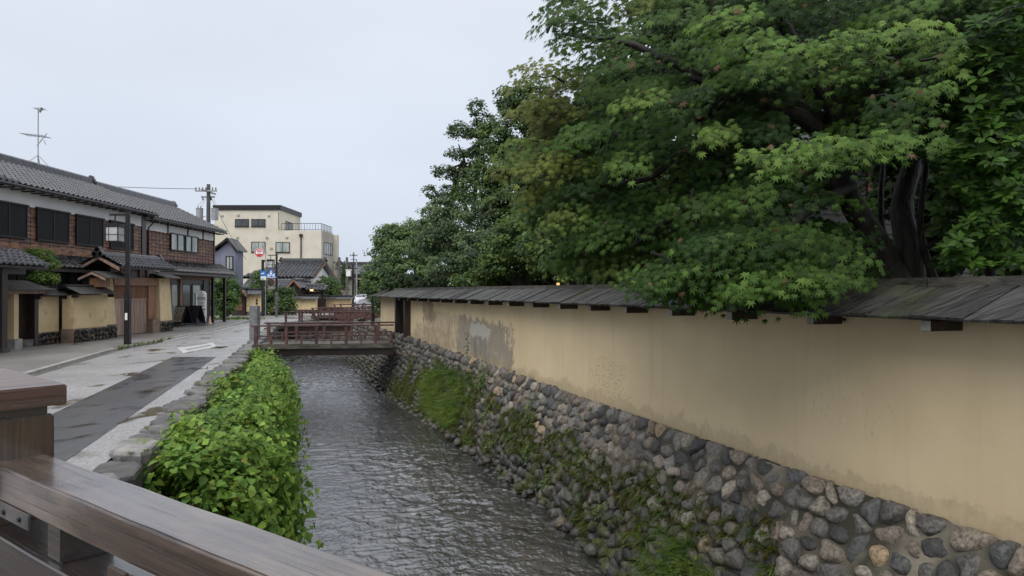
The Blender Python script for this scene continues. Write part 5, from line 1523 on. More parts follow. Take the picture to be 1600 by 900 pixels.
for j in range(nrow):
    xs = xl + 2.4*j/nrow + .05; n = int((xg - xs)/.34)
    for i in range(n):
        g_ = rnd.choice((.8, .95, 1.1, 1.3)); b.col = (g_, g_, g_)
        p = Vector((xg - (i+1)*.34, Yf, zE)) + upv*(j*ls/nrow) + nrm*.05
        Mx = Matrix(((1, upv.x, nrm.x, p.x), (0, upv.y, nrm.y, p.y), (0, upv.z, nrm.z, p.z), (0,0,0,1))); b.add(v0, f0, Mx)
b.build('roof_tiles', MT['tile'], th_, kind='stuff')
ridge_cap(th_, (xl+2.4, Yr, zR+.02), (xg, Yr, zR+.02), MT['tile_dark'], .16, .3, .4)
finial(th_, (xg-.1, Yr, zR+.15), MT['tile_dark'], .2); finial(th_, (xl+2.4, Yr, zR+.15), MT['tile_dark'], .2)
b = MB()
b.slab((xg+.01, Yf-.05, zE-.12), (xg+.01, Yr, zR-.12), (xg+.01, Yr, zR+.06), (xg+.01, Yf-.05, zE+.06), .06)
b.slab((xg+.01, Yr, zR-.12), (xg+.01, Yb+.05, zE-.12), (xg+.01, Yb+.05, zE+.06), (xg+.01, Yr, zR+.06), .06)
b.build('barge_board', MT['wood_orange'], th_)
MB().box(xg-3.2, xg-.49, Yf+.62, Yf+.7, zE-.75, zE-.35).build('dark_band', MT['wood_dark'], th_)
# lower side roof and porch gable
def small_gable(parent, x0, x1, y0, y1, ze, zr, name='porch_roof'):
    xm = (x0+x1)/2
    for (xa, xb) in ((x0, xm), (x1, xm)):
        sg = 1 if xa < xb else -1
        b = MB(); b.slab((xa, y0, ze), (xa, y1, ze), (xb, y1, zr), (xb, y0, zr), -.1*sg); b.build(name, MT['tile'], parent)
    ridge_cap(parent, (xm, y0, zr), (xm, y1, zr), MT['tile_dark'], .1, .16)
    b = MB(); b.prism([(x0+.25, ze-.02), (x1-.25, ze-.02), (xm, zr-.14)], y0+.2, y0+.3, 'y'); b.build('porch_gable', MT['wood_dark'], parent)
    b = MB()
    for sg, xa in ((1, x0), (-1, x1)): b.slab((xa, y0-.03, ze-.14), (xm, y0-.03, zr-.14), (xm, y0-.03, zr+.03), (xa, y0-.03, ze+.03), .05)
    b.build('barge_board', MT['wood_orange'], parent)
lr0 = at(376,452,60); lr1 = at(452,452,60)
tile_roof(th_, (at(378,0,60).x, 60, at(0,449,60).z), (1,0,0), Vector((0, .9, .42)).normalized(), 16, 5, MT['tile'], w=.32, l=.34, name='side_roof_tiles')
small_gable(th_, at(448,0,58).x, at(470,0,58).x, 58, 62, at(0,449,58).z, at(0,437,58).z)
MB().box(at(452,0,58).x, at(466,0,58).x, 58.4, 61.9, 0, at(0,449,58).z).build('porch_wall', MT['wood_dark'], th_)
MB().box(at(378,0,61).x, at(452,0,61).x, 61, 62.6, 0, at(0,449,60).z-.1).build('side_wall', MT['white_plaster'], th_)

eg = thing('entrance_gate', 'roofed garden gate with a small glowing lamp between two distant ochre walls', 'gate', (-17.1, 60, 0))
MB().box(at(476,0,60).x, at(506,0,60).x, 60, 60.2, 0, at(0,456,60).z).build('door', MT['wood_dark'], eg)
tile_roof(eg, (at(471,0,59.4).x, 59.4, at(0,453,59.4).z), (1,0,0), Vector((0, .9, .4)).normalized(), 7, 3, MT['tile'], w=.3, l=.32)
b = MB(); b.slab((at(471,0,59.4).x, 59.4, at(0,453,59.4).z), (at(508,0,59.4).x, 59.4, at(0,453,59.4).z), (at(508,0,59.4).x, 60.3, at(0,446,59.4).z), (at(471,0,59.4).x, 60.3, at(0,446,59.4).z), .1); b.build('roof_deck', MT['wood_dark'], eg)
ridge_cap(eg, (at(471,0,60.3).x, 60.3, at(0,446,60).z), (at(508,0,60.3).x, 60.3, at(0,446,60).z), MT['tile_dark'], .11, .16)
q = at(487, 453.5, 59.2); b = MB(); b.box(q.x-.11, q.x+.11, 59.1, 59.3, q.z-.07, q.z+.07)
o = b.build('gate_lamp', MT['lamp_warm']); tag(o, 'small glowing lamp under the roof of the distant garden gate', 'lamp')

# roofed ochre wall sections across the street
def far_wall(label, px0, px1, ptop, pbase, peave, Y, pier=True, zb=.3):
    x0, x1 = at(px0,0,Y).x, at(px1,0,Y).x; zt = at(0,peave,Y).z; zr = at(0,ptop,Y).z
    t = thing('street_wall', label, 'wall', ((x0+x1)/2, Y, 0))
    MB().box(x0, x1, Y, Y+.4, zb, zt).build('plaster', MT['ochre'], t)
    MB().box(x0-.04, x1+.04, Y-.05, Y+.45, 0, zb-.002).build('base_block', MT['render_brown'], t)
    r_ = random.Random(int(px0)); b = MB()
    for (c, poly) in cells(x0, x1, .05, zb-.02, .3, .22, r_):
        b.col = stone_col(r_, .4); v, f = cobble([(p_[0], min(max(p_[1], 0), zb)) for p_ in poly], lambda u, v_, l: Vector((u, Y-.052-max(l, -.01), v_)), .04, r_, .92, nseg=8); b.add(v, f)
    b.build('stonework', MT['stone_dark'], t, kind='stuff')
    b = MB(); n = max(3, int((x1-x0+.5)/.28))
    for k in range(n):
        xa = x0-.25+k*(x1-x0+.5)/n; xb = xa+(x1-x0+.5)/n-.02
        b.slab((xa, Y-.35, zt+.02), (xb, Y-.35, zt+.02), (xb, Y+.2, zr), (xa, Y+.2, zr), .05)
    b.build('roof_tiles', MT['tile'], t, kind='stuff')
    b = MB(); b.slab((x1+.25, Y+.75, zt+.02), (x0-.25, Y+.75, zt+.02), (x0-.25, Y+.2, zr), (x1+.25, Y+.2, zr), .05); b.build('roof_back', MT['tile'], t)
    b = MB(); b.box(x0-.26, x1+.26, Y+.1, Y+.3, zr+.002, zr+.1); b.build('ridge_board', MT['tile_dark'], t)
    if pier:
        MB().box(x0-1.0, x0-.06, Y-.1, Y+.5, 0, zt+.05).build('end_pier', MT['wood_dark'], t)
        MB().box(x0-.8, x0-.26, Y-.13, Y-.1, .4, zt-.2).build('panel', MT['wood_brown'], t)
far_wall('first distant ochre wall section with gabled end pier, below the small slate house', 385, 408, 452, 492, 460, 52)
small_gable(bpy.data.objects['street_wall.002'], at(368,0,51.4).x, at(387,0,51.4).x, 51.2, 52.8, at(0,461,51.4).z, at(0,450,51.4).z, 'pier_roof')
far_wall('second distant ochre wall section left of the roofed garden gate with the lamp', 461, 494, 462, 487, 467, 57.5)
far_wall('third distant ochre wall section right of the roofed garden gate', 509, 548, 463, 480, 467, 61, True)
far_wall('mostly hidden ochre wall behind the bamboo bushes beside the shop house', 345, 366, 455, 490, 463, 54, False)

# far end of the street
fr = thing('distant_house', 'distant wide house with grey tiled roof at the end of the street', 'house', (-24, 118, 0))
x0, x1 = at(536,0,110).x, at(615,0,110).x; ze_, zr_ = at(0,428,110).z, at(0,412.5,114).z
MB().box(x0, x1, 111, 118, 0, ze_).build('wall', MT['wood_brown'], fr)
n = 26; b = MB()
for k in range(n):
    xa = x0-.5+k*(x1-x0+1)/n; xb = xa+(x1-x0+1)/n*.86
    b.slab((xa, 110, ze_), (xb, 110, ze_), (xb, 114.5, zr_), (xa, 114.5, zr_), .12)
b.slab((x0-.5, 110.02, ze_-.14), (x1+.5, 110.02, ze_-.14), (x1+.5, 114.52, zr_-.14), (x0-.5, 114.52, zr_-.14), .12)
b.build('roof_tiles', MT['tile'], fr, kind='stuff')
b = MB(); b.box(x0-.6, x1+.6, 114.3, 114.8, zr_, zr_+.35); b.build('ridge_tiles', MT['tile_dark'], fr)
bk = thing('beige_wall_house', 'low pale beige flat walled building beyond the third ochre wall', 'building', (-21.5, 95, 0))
MB().box(at(526,0,92).x, at(552,0,92).x, 92, 97, 0, at(0,437,92).z).build('wall', MT['beige'], bk)
MB().box(at(553,0,93).x, at(584,0,93).x, 93, 97, 0, at(0,441,93).z).build('dark_front', MT['metal_dark'], bk)
MB().box(at(524,0,92).x, at(586,0,92).x, 91.8, 97.2, at(0,437,92).z+.002, at(0,434.5,92).z).build('parapet', MT['concrete'], bk)
b = MB(); q = at(536, 453, 92); b.box(q.x-.9, q.x+.9, 91.96, 91.99, q.z-.05, q.z+.12); b.build('sign_plate', MT['render_brown'], bk)
gr = thing('guard_rail', 'pale guard rail across the far end of the canal by the parked car', 'guard rail', (-18, 84, 0))
b = MB(); x0, x1 = at(562,0,84).x, at(600,0,84).x; b.box(x0, x1, 84, 84.08, at(0,461,84).z, at(0,459.5,84).z+.02)
b.build('rail', MT['metal_grey'], gr)
b = MB()
for k in range(7): b.box(x0+k*(x1-x0)/7, x0+k*(x1-x0)/7+.1, 84.09, 84.17, 0, at(0,460,84).z)
b.build('posts', MT['metal_grey'], gr)
fh = thing('hillside_fence', 'low pale stone wall closing the street behind the parked car', 'wall', (-17, 90, 0))
MB().box(at(555,0,88).x, at(640,0,88).x, 88, 88.5, 0, at(0,462,88).z).build('wall', MT['concrete'], fh)

# parked silver car, seen from the rear quarter
def car(label, x, y, rz):
    t = thing('parked_car', label, 'car', (x, y, 0), rz=rz)
    W = .84
    b = MB()
    prof = [(-2.1,.42),(-2.12,.75),(-1.98,.98),(-1.2,1.05),(-.55,1.42),(.75,1.5),(1.75,1.38),(2.0,.95),(2.08,.7),(2.02,.35),(1.7,.28),(-1.7,.28)]
    secs = [(-W, .93), (-W*.98, 1.0), (-W*.5, 1.0), (W*.5, 1.0), (W*.98, 1.0), (W, .93)]
    v, f = [], []; n = len(prof)
    for (yy, s) in secs:
        for (px, pz) in prof:
            inset = 1 - max(0, pz-.95)*.35
            v.append((px*(.97+.03*s), yy*inset, pz if s == 1.0 else pz*.985))
    for i in range(len(secs)-1):
        for k in range(n): f.append((i*n+k, i*n+(k+1) % n, (i+1)*n+(k+1) % n, (i+1)*n+k))
    f += [tuple(range(n-1, -1, -1)), tuple((len(secs)-1)*n+k for k in range(n))]
    b.add(v, f); b.build('body', MT['car_paint'], t, local=True, smooth=False, bevel=.02)
    b = MB(); b.slab((-1.12, -.66, 1.09), (-1.12, .66, 1.09), (-.6, .6, 1.405), (-.6, -.6, 1.405), -.012); b.build('windscreen', MT['glass'], t, local=True)
    b = MB(); b.slab((1.96, .64, 1.04), (1.96, -.64, 1.04), (1.79, -.6, 1.35), (1.79, .6, 1.35), -.012); b.build('rear_window', MT['glass'], t, local=True)
    for s in (-1, 1):
        b = MB(); b.prism([(-1.05,1.03),(-.5,1.36),(.2,1.4),(.2,1.03)], s*.805, s*.815, 'y'); b.prism([(.28,1.03),(.28,1.4),(1.5,1.33),(1.7,1.03)], s*.805, s*.815, 'y'); b.build('side_window', MT['glass'], t, local=True)
        for xx in (-1.3, 1.3):
            b = MB(); b.tube([(xx, s*.68, .31), (xx, s*.86, .31)], .31, 18); w_ = b.build('wheel', MT['rubber'], t, local=True)
            b = MB(); b.tube([(xx, s*.861, .31), (xx, s*.872, .31)], .19, 14); b.build('rim', MT['metal_grey'], w_, local=True)
        b = MB(); b.box(1.98, 2.08, s*.6-.13, s*.6+.13, .78, .95); b.build('tail_light', RED, t, local=True)
        b = MB(); b.box(-2.13, -2.02, s*.6-.16, s*.6+.16, .7, .86); b.build('headlight', SW, t, local=True)
    b = MB(); b.box(-2.14, -2.11, -.5, .5, .42, .66); b.build('grille', MT['metal_dark'], t, local=True)
    b = MB(); b.box(-2.16, -2.13, -.17, .17, .46, .58); b.build('number_plate', SW, t, local=True)
car('parked silver white car at the far end of the canal road', -14.9, 72, R(60))
# ================================================================= VEGETATION
def leaf_maple(lobes=7):
    v = [(0, 0, .02)]; ang = {7: [-125, -78, -38, 0, 38, 78, 125], 5: [-95, -45, 0, 45, 95]}[lobes]; ln = {7: [.45, .72, .95, 1.05, .95, .72, .45], 5: [.7, .95, 1.05, .95, .7]}[lobes]
    o = []
    for i, (a, l) in enumerate(zip(ang, ln)):
        o.append((math.sin(R(a))*l, math.cos(R(a))*l, -.16*l*l))
        if i < len(ang)-1:
            am = (a+ang[i+1])/2; o.append((math.sin(R(am))*.36, math.cos(R(am))*.36, .0))
    o.append((0, -.12, 0)); v += o; n = len(o)
    return np.array(v, float)*.5, np.array([(0, i+1, (i+1) % n + 1) for i in range(n)])
def leaf_oval(w=.42, fold=.10, droop=.12):
    v = [(0,0,0), (-w*.7,.28,fold), (-w*.75,.62,fold*.8-droop*.4), (0,1,-droop), (w*.75,.62,fold*.8-droop*.4), (w*.7,.28,fold), (0,.5,-droop*.2)]
    v = np.array(v, float); v[:, 1] -= .3
    return v, np.array([(0,6,1), (1,6,2), (2,6,3), (3,6,4), (4,6,5), (5,6,0)])
def leaf_heart():
    v = [(0,.1,0), (-.28,0,.05), (-.46,.22,.08), (-.38,.55,.04), (0,1.02,-.18), (.38,.55,.04), (.46,.22,.08), (.28,0,.05), (0,.5,-.04)]
    n = 8; v = np.array(v, float); v[:, 1] -= .3
    return v, np.array([(i, (i+1) % n, 8) for i in range(n)])
def leaf_small():
    return np.array([(0,-.5,0), (.3,0,.06), (0,.5,-.08), (-.3,0,.06)], float), np.array([(0,1,2), (0,2,3)])
L_MAPLE7, L_MAPLE5, L_OVAL, L_HEART, L_SMALL, L_LONG = leaf_maple(7), leaf_maple(5), leaf_oval(), leaf_heart(), leaf_small(), leaf_oval(.3, .07, .2)

def crown(parent, base, loc, nrm, size, cols, m, singles=0, name='foliage', leafname='leaf'):
    """one foliage mesh; the leaves that show largest become objects of their own"""
    off = np.array(root_loc(parent)[:])
    spin = rng.uniform(0, 2*np.pi, len(loc)); Fm = frames(nrm, spin)
    keep = np.ones(len(loc), bool)
    if singles:
        d = np.linalg.norm(loc - np.array([0, 0, EYE]), axis=1); idx = np.argsort(d / size)[:singles]; keep[idx] = False
        q = [np.quantile(cols[idx], a, axis=0) for a in (.15, .35, .55, .75, .92)]; ms = []
        for c in q:
            me = np_mesh(leafname, base[0], base[1], np.repeat(c[None, :], len(base[0]), 0)); me.materials.append(m); ms.append(me)
        for i in idx:
            o = bpy.data.objects.new(leafname, ms[rnd_.randrange(5)]); C.objects.link(o); o.parent = parent
            A = Matrix([[*(Fm[i, r_] * size[i]), 0] for r_ in range(3)] + [[0,0,0,1]]); A.translation = Vector(loc[i] - off); o.matrix_local = A
    V, F, Cc = scatter(base[0], base[1], Fm[keep], loc[keep] - off, size[keep], cols[keep])
    return link(name, np_mesh(name, V, F, Cc), m, parent, 'stuff')
rnd_ = random.Random(77)

def unit(n):
    v = rng.normal(size=(n, 3)); return v / np.linalg.norm(v, axis=1, keepdims=True)
def blob_leaves(blobs, per_m2, clump_r, leaf, pal, up=.75, flat=.6):
    """blobs: (centre, (rx, ry, rz)). Clumps of leaves spread through each blob, denser at its skin"""
    P, Nn, Sz, Cl = [], [], [], []
    for (c, r) in blobs:
        c, r = np.array(c), np.array(r); area = 4*np.pi*(np.mean(r)**2)
        k = max(8, int(area * 1.5 / (clump_r**2 * 1.6)))
        d = unit(k); rad = rng.uniform(.35, 1.0, k)[:, None]**.45
        cc = c + d * r * rad
        g = rng.choice(len(pal), k); tone = rng.uniform(.7, 1.3, k)
        n = int(per_m2 * np.pi * clump_r**2)
        for q in range(k):
            cr = clump_r * rng.uniform(.6, 1.3)
            off = unit(n) * (rng.uniform(0, 1, (n, 1))**.5) * cr; off[:, 2] *= flat
            P.append(cc[q] + off); nn = off / cr * .6 + d[q] * .45 + np.array([-.1, -.3, up]) + rng.normal(size=(n, 3)) * .42
            Nn.append(nn); Sz.append(leaf * rng.uniform(.7, 1.25, n))
            Cl.append(np.array(pal[g[q]]) * tone[q] * rng.uniform(.75, 1.25, (n, 1)))
    return np.concatenate(P), np.concatenate(Nn), np.concatenate(Sz), np.concatenate(Cl)

def limb(pts, r0, r1, n=8, wob=.05, seg=4, seed=0):
    """smooth wandering branch through the points"""
    P = [Vector(p) for p in pts]; out = []
    for i in range(len(P)-1):
        a, b, c, d = P[max(i-1,0)], P[i], P[i+1], P[min(i+2, len(P)-1)]
        for k in range(seg):
            t = k/seg; out.append(.5*((2*b)+(c-a)*t+(2*a-5*b+4*c-d)*t*t+(3*b-a-3*c+d)*t**3))
    out.append(P[-1]); m = len(out)
    for i, p in enumerate(out): out[i] = p + Vector((mnoise.noise(p*1.3+Vector((seed,0,0))), mnoise.noise(p*1.3+Vector((0,seed,0))), 0))*wob
    return out, [r0 + (r1-r0)*(i/(m-1))**.8 for i in range(m)]

def tree(name, label, cat, base, trunk_pts, limbs, blobs_px, per, clump, leaf, pal, leafshape=None, m='leaf', up=.75, group=None, r=(.2,.1), singles=0, flat=.6):
    t = thing(name, label, cat, base, group)
    if trunk_pts:
        b = MB(); p, rr_ = limb(trunk_pts, *r, seed=base[0]); b.tube(p, rr_, 10); b.build('trunk', MT['bark'], t, smooth=True)
    for lp in limbs:
        b = MB(); p, rr_ = limb(lp[0], lp[1], lp[2], seed=base[1]); b.tube(p, rr_, 7); b.build('limb', MT['bark'], t, smooth=True)
    bl = []
    for (px, py, Y, rx, ry) in blobs_px:
        c = at(px, py, Y); k = Y/FOC; bl.append(((c.x, c.y, c.z), (rx*k, (rx+ry)*.5*k, ry*k)))
    P, Nn, Sz, Cl = blob_leaves(bl, per, clump, leaf, pal, up, flat)
    crown(t, leafshape or L_SMALL, P, Nn, Sz, Cl, MT[m], singles)
    return t, bl

G1 = [(.065,.11,.035), (.085,.14,.045), (.05,.09,.035), (.11,.16,.045)]           # broadleaf evergreen
G2 = [(.09,.13,.07), (.07,.105,.055), (.115,.155,.075)]                               # grey green
GY = [(.10,.15,.03), (.13,.17,.035), (.07,.12,.025)]
GM = [(.034,.076,.013), (.045,.094,.015), (.025,.057,.013), (.056,.11,.018)]              # maple, darkened to put the crown's inner shade into the greens
GML = [(.092,.165,.030), (.112,.182,.034), (.075,.14,.026)]                              # maple sprays as if lit, light put into the leaf colour
GMY = [(.12,.15,.028), (.13,.14,.034), (.09,.125,.024)]
GMR = [(.12,.10,.04), (.14,.08,.035)]

# --- far left layered tree leaning over the wall end
tree('pine_like_tree', 'low layered light green tree hanging over the far end of the ochre wall', 'tree', (-4.3, 31.5, .3),
     [(-4.3, 31.5, .2), (-4.5, 31.3, 1.6), (-4.2, 31, 2.6), (-4.6, 31, 4)],
     [([(-4.4, 31.3, 1.4), (-5.0, 30.6, 2.2), (-5.8, 30, 2.9)], .08, .03), ([(-4.4, 31.2, 1.6), (-3.6, 30.5, 2.6), (-3.2, 30, 3.2)], .08, .03)],
     [(652,366,31,42,22),(618,372,30.5,32,20),(600,392,30,24,18),(640,398,29.5,50,20),(690,372,30.5,38,26),(600,425,29,34,20),(640,430,28.7,48,22),(585,448,29,24,14),(620,452,28.4,36,14),(665,445,28.6,36,20),(690,410,29,42,28),(608,360,31,18,10)],
     150, .30, .13, [(.10,.16,.07), (.12,.18,.07), (.075,.13,.06), (.14,.2,.07)])
# --- gnarled tree with bare limbs against the sky
tree('gnarled_tree', 'gnarled dark limbed evergreen tree standing open against the sky', 'tree', (-1.6, 26, .3),
     [(-1.6, 26, .2), (-1.9, 26, 2.2), (-2.4, 26, 4.0), (-2.2, 26, 5.4), (-1.8, 26, 6.6)],
     [([at(735,350,26), at(712,330,25.6), at(690,308,25.4), at(676,298,25.2)], .09, .02), ([at(735,345,26), at(722,300,25.8), at(726,255,25.6), at(716,225,25.5)], .12, .02),
      ([at(740,330,26), at(745,270,25.8), at(750,215,25.6), at(742,172,25.4)], .11, .02), ([at(690,308,25.4), at(686,330,25.2), at(668,345,25)], .06, .02), ([at(726,255,25.6), at(706,262,25.4), at(696,270,25.2)], .05, .02),
      ([at(750,215,25.6), at(770,185,25.4)], .05, .015), ([at(722,300,25.8), at(740,285,25.5), at(760,262,25.3)], .05, .015)],
     [(744,168,25.4,15,12),(718,205,25.4,20,14),(742,205,25.6,20,14),(712,240,25.4,17,9),(695,268,25.2,20,11),(722,275,25.4,20,14),(676,300,25.2,14,10),(690,325,25,20,14),(760,195,25.6,20,16),(672,352,25,28,14),(762,235,25.6,26,22),(705,300,25.6,18,12),(742,250,26,20,20)],
     130, .22, .11, G2)
# --- mass of broadleaf evergreens beyond the wall, each its own tree
tree('evergreen_tree', 'tall broadleaf evergreen right of the gnarled tree, highest on the skyline', 'tree', (1.0, 25, .3),
     [(.9, 25, .2), (.8, 25, 3), (1.2, 25, 6), (.9, 25, 8)], [],
     [(800,160,24,26,24),(830,150,23.5,34,26),(775,215,23.5,30,26),(815,205,23,42,36),(855,190,22.5,36,40),(790,262,23,48,34),(845,260,22,52,44),(875,220,22,34,40),(745,300,23,38,28),(810,320,22,60,40)],
     120, .32, .13, G1)
tree('evergreen_tree', 'rounded grey green evergreen in the middle beyond the wall roof', 'tree', (-1.0, 23, .3),
     [(-1.0, 23, .2), (-1.1, 23, 2.2), (-.8, 23, 4)], [],
     [(745,350,22,52,36),(700,375,23,46,32),(770,392,21,60,36),(715,420,22,52,28),(690,330,23.5,30,22),(660,390,24,30,22),(770,340,22,44,28)],
     130, .30, .11, [(.095,.135,.07), (.115,.155,.07), (.07,.11,.06)])
tree('evergreen_tree', 'dark low evergreen with a thick trunk showing above the wall roof', 'tree', (.3, 20, .3),
     [(.25, 20, .2), (.3, 20, 1.8), (.5, 20, 3.2), (.9, 20, 4.5)], [([(.3, 20, 1.6), (-.6, 19.6, 2.4), (-1.2, 19.2, 2.8)], .09, .03)],
     [(830,370,18.5,58,40),(860,410,18,46,22),(790,412,19,48,22),(745,436,20,40,15),(880,340,18,46,40),(800,440,20,30,8)],
     130, .28, .11, G1 + [(.09,.14,.03)])
tree('evergreen_tree', 'yellow tinged evergreen in front of the wood beside the maple', 'tree', (1.6, 17, .3),
     [(1.35, 17, .2), (1.35, 17, 1.9), (1.6, 17, 3.4)], [],
     [(880,385,14.5,40,30),(905,420,14,36,22),(850,330,15,40,30),(920,360,14,36,36),(900,300,15,40,34),(870,262,15.5,34,30),(850,395,15.5,32,20)],
     140, .26, .1, GY + G1)
# dark wood behind the maple: separate trees
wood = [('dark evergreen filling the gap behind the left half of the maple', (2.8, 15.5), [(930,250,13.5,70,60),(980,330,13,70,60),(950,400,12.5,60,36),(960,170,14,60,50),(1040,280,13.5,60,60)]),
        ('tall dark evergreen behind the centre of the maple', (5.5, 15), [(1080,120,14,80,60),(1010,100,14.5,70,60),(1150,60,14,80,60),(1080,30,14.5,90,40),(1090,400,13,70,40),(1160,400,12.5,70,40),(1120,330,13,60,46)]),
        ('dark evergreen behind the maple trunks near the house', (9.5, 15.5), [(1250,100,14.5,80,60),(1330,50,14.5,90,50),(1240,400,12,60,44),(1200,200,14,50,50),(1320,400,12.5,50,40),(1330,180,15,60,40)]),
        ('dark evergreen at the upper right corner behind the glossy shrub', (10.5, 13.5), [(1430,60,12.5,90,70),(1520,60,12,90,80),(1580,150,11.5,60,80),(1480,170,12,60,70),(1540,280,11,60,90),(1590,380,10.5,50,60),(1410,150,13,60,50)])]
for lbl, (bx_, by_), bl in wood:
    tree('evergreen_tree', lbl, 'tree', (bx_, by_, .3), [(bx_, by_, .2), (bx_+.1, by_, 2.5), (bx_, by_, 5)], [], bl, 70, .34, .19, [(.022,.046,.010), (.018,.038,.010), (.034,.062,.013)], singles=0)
DK = [(.02,.036,.012), (.028,.048,.014), (.015,.028,.010)]  # near-black greens: the garden's deep shade is put into the leaf colour
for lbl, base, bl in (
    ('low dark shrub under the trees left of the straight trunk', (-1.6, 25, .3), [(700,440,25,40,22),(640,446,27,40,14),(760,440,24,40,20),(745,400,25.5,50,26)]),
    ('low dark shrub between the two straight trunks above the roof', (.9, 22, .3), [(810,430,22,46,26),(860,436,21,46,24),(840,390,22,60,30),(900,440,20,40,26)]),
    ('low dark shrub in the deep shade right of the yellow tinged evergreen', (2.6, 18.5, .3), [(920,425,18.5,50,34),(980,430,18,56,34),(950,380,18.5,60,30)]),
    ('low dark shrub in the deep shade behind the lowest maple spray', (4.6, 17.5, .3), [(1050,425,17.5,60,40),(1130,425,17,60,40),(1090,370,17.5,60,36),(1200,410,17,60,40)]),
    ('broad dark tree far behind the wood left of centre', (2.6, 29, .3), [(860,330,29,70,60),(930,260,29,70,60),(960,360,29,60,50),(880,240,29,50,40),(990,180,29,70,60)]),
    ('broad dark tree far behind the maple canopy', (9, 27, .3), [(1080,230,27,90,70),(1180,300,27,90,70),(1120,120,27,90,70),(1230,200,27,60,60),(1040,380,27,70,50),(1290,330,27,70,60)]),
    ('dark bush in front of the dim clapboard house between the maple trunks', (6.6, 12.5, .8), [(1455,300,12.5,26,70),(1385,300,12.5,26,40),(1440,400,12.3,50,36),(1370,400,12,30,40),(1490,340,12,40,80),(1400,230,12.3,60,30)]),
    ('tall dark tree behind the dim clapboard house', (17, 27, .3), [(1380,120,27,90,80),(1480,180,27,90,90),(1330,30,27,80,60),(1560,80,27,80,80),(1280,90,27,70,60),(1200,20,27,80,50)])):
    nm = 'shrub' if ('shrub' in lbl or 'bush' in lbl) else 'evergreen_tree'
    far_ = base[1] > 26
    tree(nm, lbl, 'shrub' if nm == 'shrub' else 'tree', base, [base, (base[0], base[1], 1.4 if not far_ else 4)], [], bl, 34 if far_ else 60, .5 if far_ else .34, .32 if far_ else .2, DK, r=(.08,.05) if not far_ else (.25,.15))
for (px, Y, lbl) in ((812, 19.5, 'dark straight trunk tree between two garden lamps above the wall roof'), (887, 16.5, 'dark straight trunk tree left of the glow near the maple')):
    p = at(px, 455, Y); t = thing('tree', lbl, 'tree', (p.x, Y, .3))
    b = MB(); b.tube([(p.x, Y, .2), (p.x+.05, Y, 2.0), (p.x, Y, 3.4)], [.3 if px < 850 else .22, .24 if px < 850 else .19, .15], 10); b.build('trunk', MT['bark'], t, smooth=True)
    bl = [((p.x+dx, Y+dy, 3.0+dz), (.7, .6, .4)) for dx, dy, dz in ((-.5,0,0),(.5,.2,.2),(0,-.2,.5))]
    P, Nn, Sz, Cl = blob_leaves(bl, 120, .28, .12, G1); crown(t, L_SMALL, P, Nn, Sz, Cl, MT['leaf'])
for (px, py, Y, lbl) in ((727, 446, 22.5, 'left of the pair of tiny garden lamps glowing under the trees'), (741, 441, 23, 'right of the pair of tiny garden lamps glowing under the trees'), (872, 444.5, 17.5, 'single tiny garden lamp glowing beside the straight dark trunk')):
    p = at(px, py, Y); t = thing('garden_lamp', lbl, 'lamp', (p.x, Y, .3))
    b = MB(); b.box(p.x-.035, p.x+.035, Y-.035, Y+.035, p.z-.025, p.z+.04); b.build('bulb', MT['lamp_warm'], t)
    b = MB(); b.box(p.x-.08, p.x+.08, Y-.08, Y+.08, p.z+.052, p.z+.08); b.tube([(p.x, Y, .25), (p.x, Y, p.z-.045)], .02, 6); b.build('lamp_post', MT['metal_dark'], t)

def crown_dir(parent, base, P, D, Nn, Sz, Cl, m, singles, leafname='leaf'):
    """leaves laid along their own directions"""
    off = np.array(root_loc(parent)[:]); X = np.cross(D, Nn); X /= np.linalg.norm(X, axis=1, keepdims=True); Fm = np.stack([X, D, Nn], axis=2)
    keep = np.ones(len(P), bool)
    if singles:
        idx = np.argsort(np.linalg.norm(P - np.array([0,0,EYE]), axis=1) / Sz)[:singles]; keep[idx] = False; ms = []
        for a in (.1, .3, .5, .7, .9):
            c = np.quantile(Cl[idx], a, axis=0); me = np_mesh(leafname, base[0], base[1], np.repeat(c[None,:], len(base[0]), 0)); me.materials.append(m); ms.append(me)
        for i in idx:
            o = bpy.data.objects.new(leafname, ms[rnd_.randrange(5)]); C.objects.link(o); o.parent = parent
            A = Matrix([[*(Fm[i, r_]*Sz[i]), 0] for r_ in range(3)] + [[0,0,0,1]]); A.translation = Vector(P[i]-off); o.matrix_local = A
    V, F, Cc = scatter(base[0], base[1], Fm[keep], P[keep]-off, Sz[keep], Cl[keep])
    return link('foliage', np_mesh('foliage', V, F, Cc), m, parent, 'stuff')
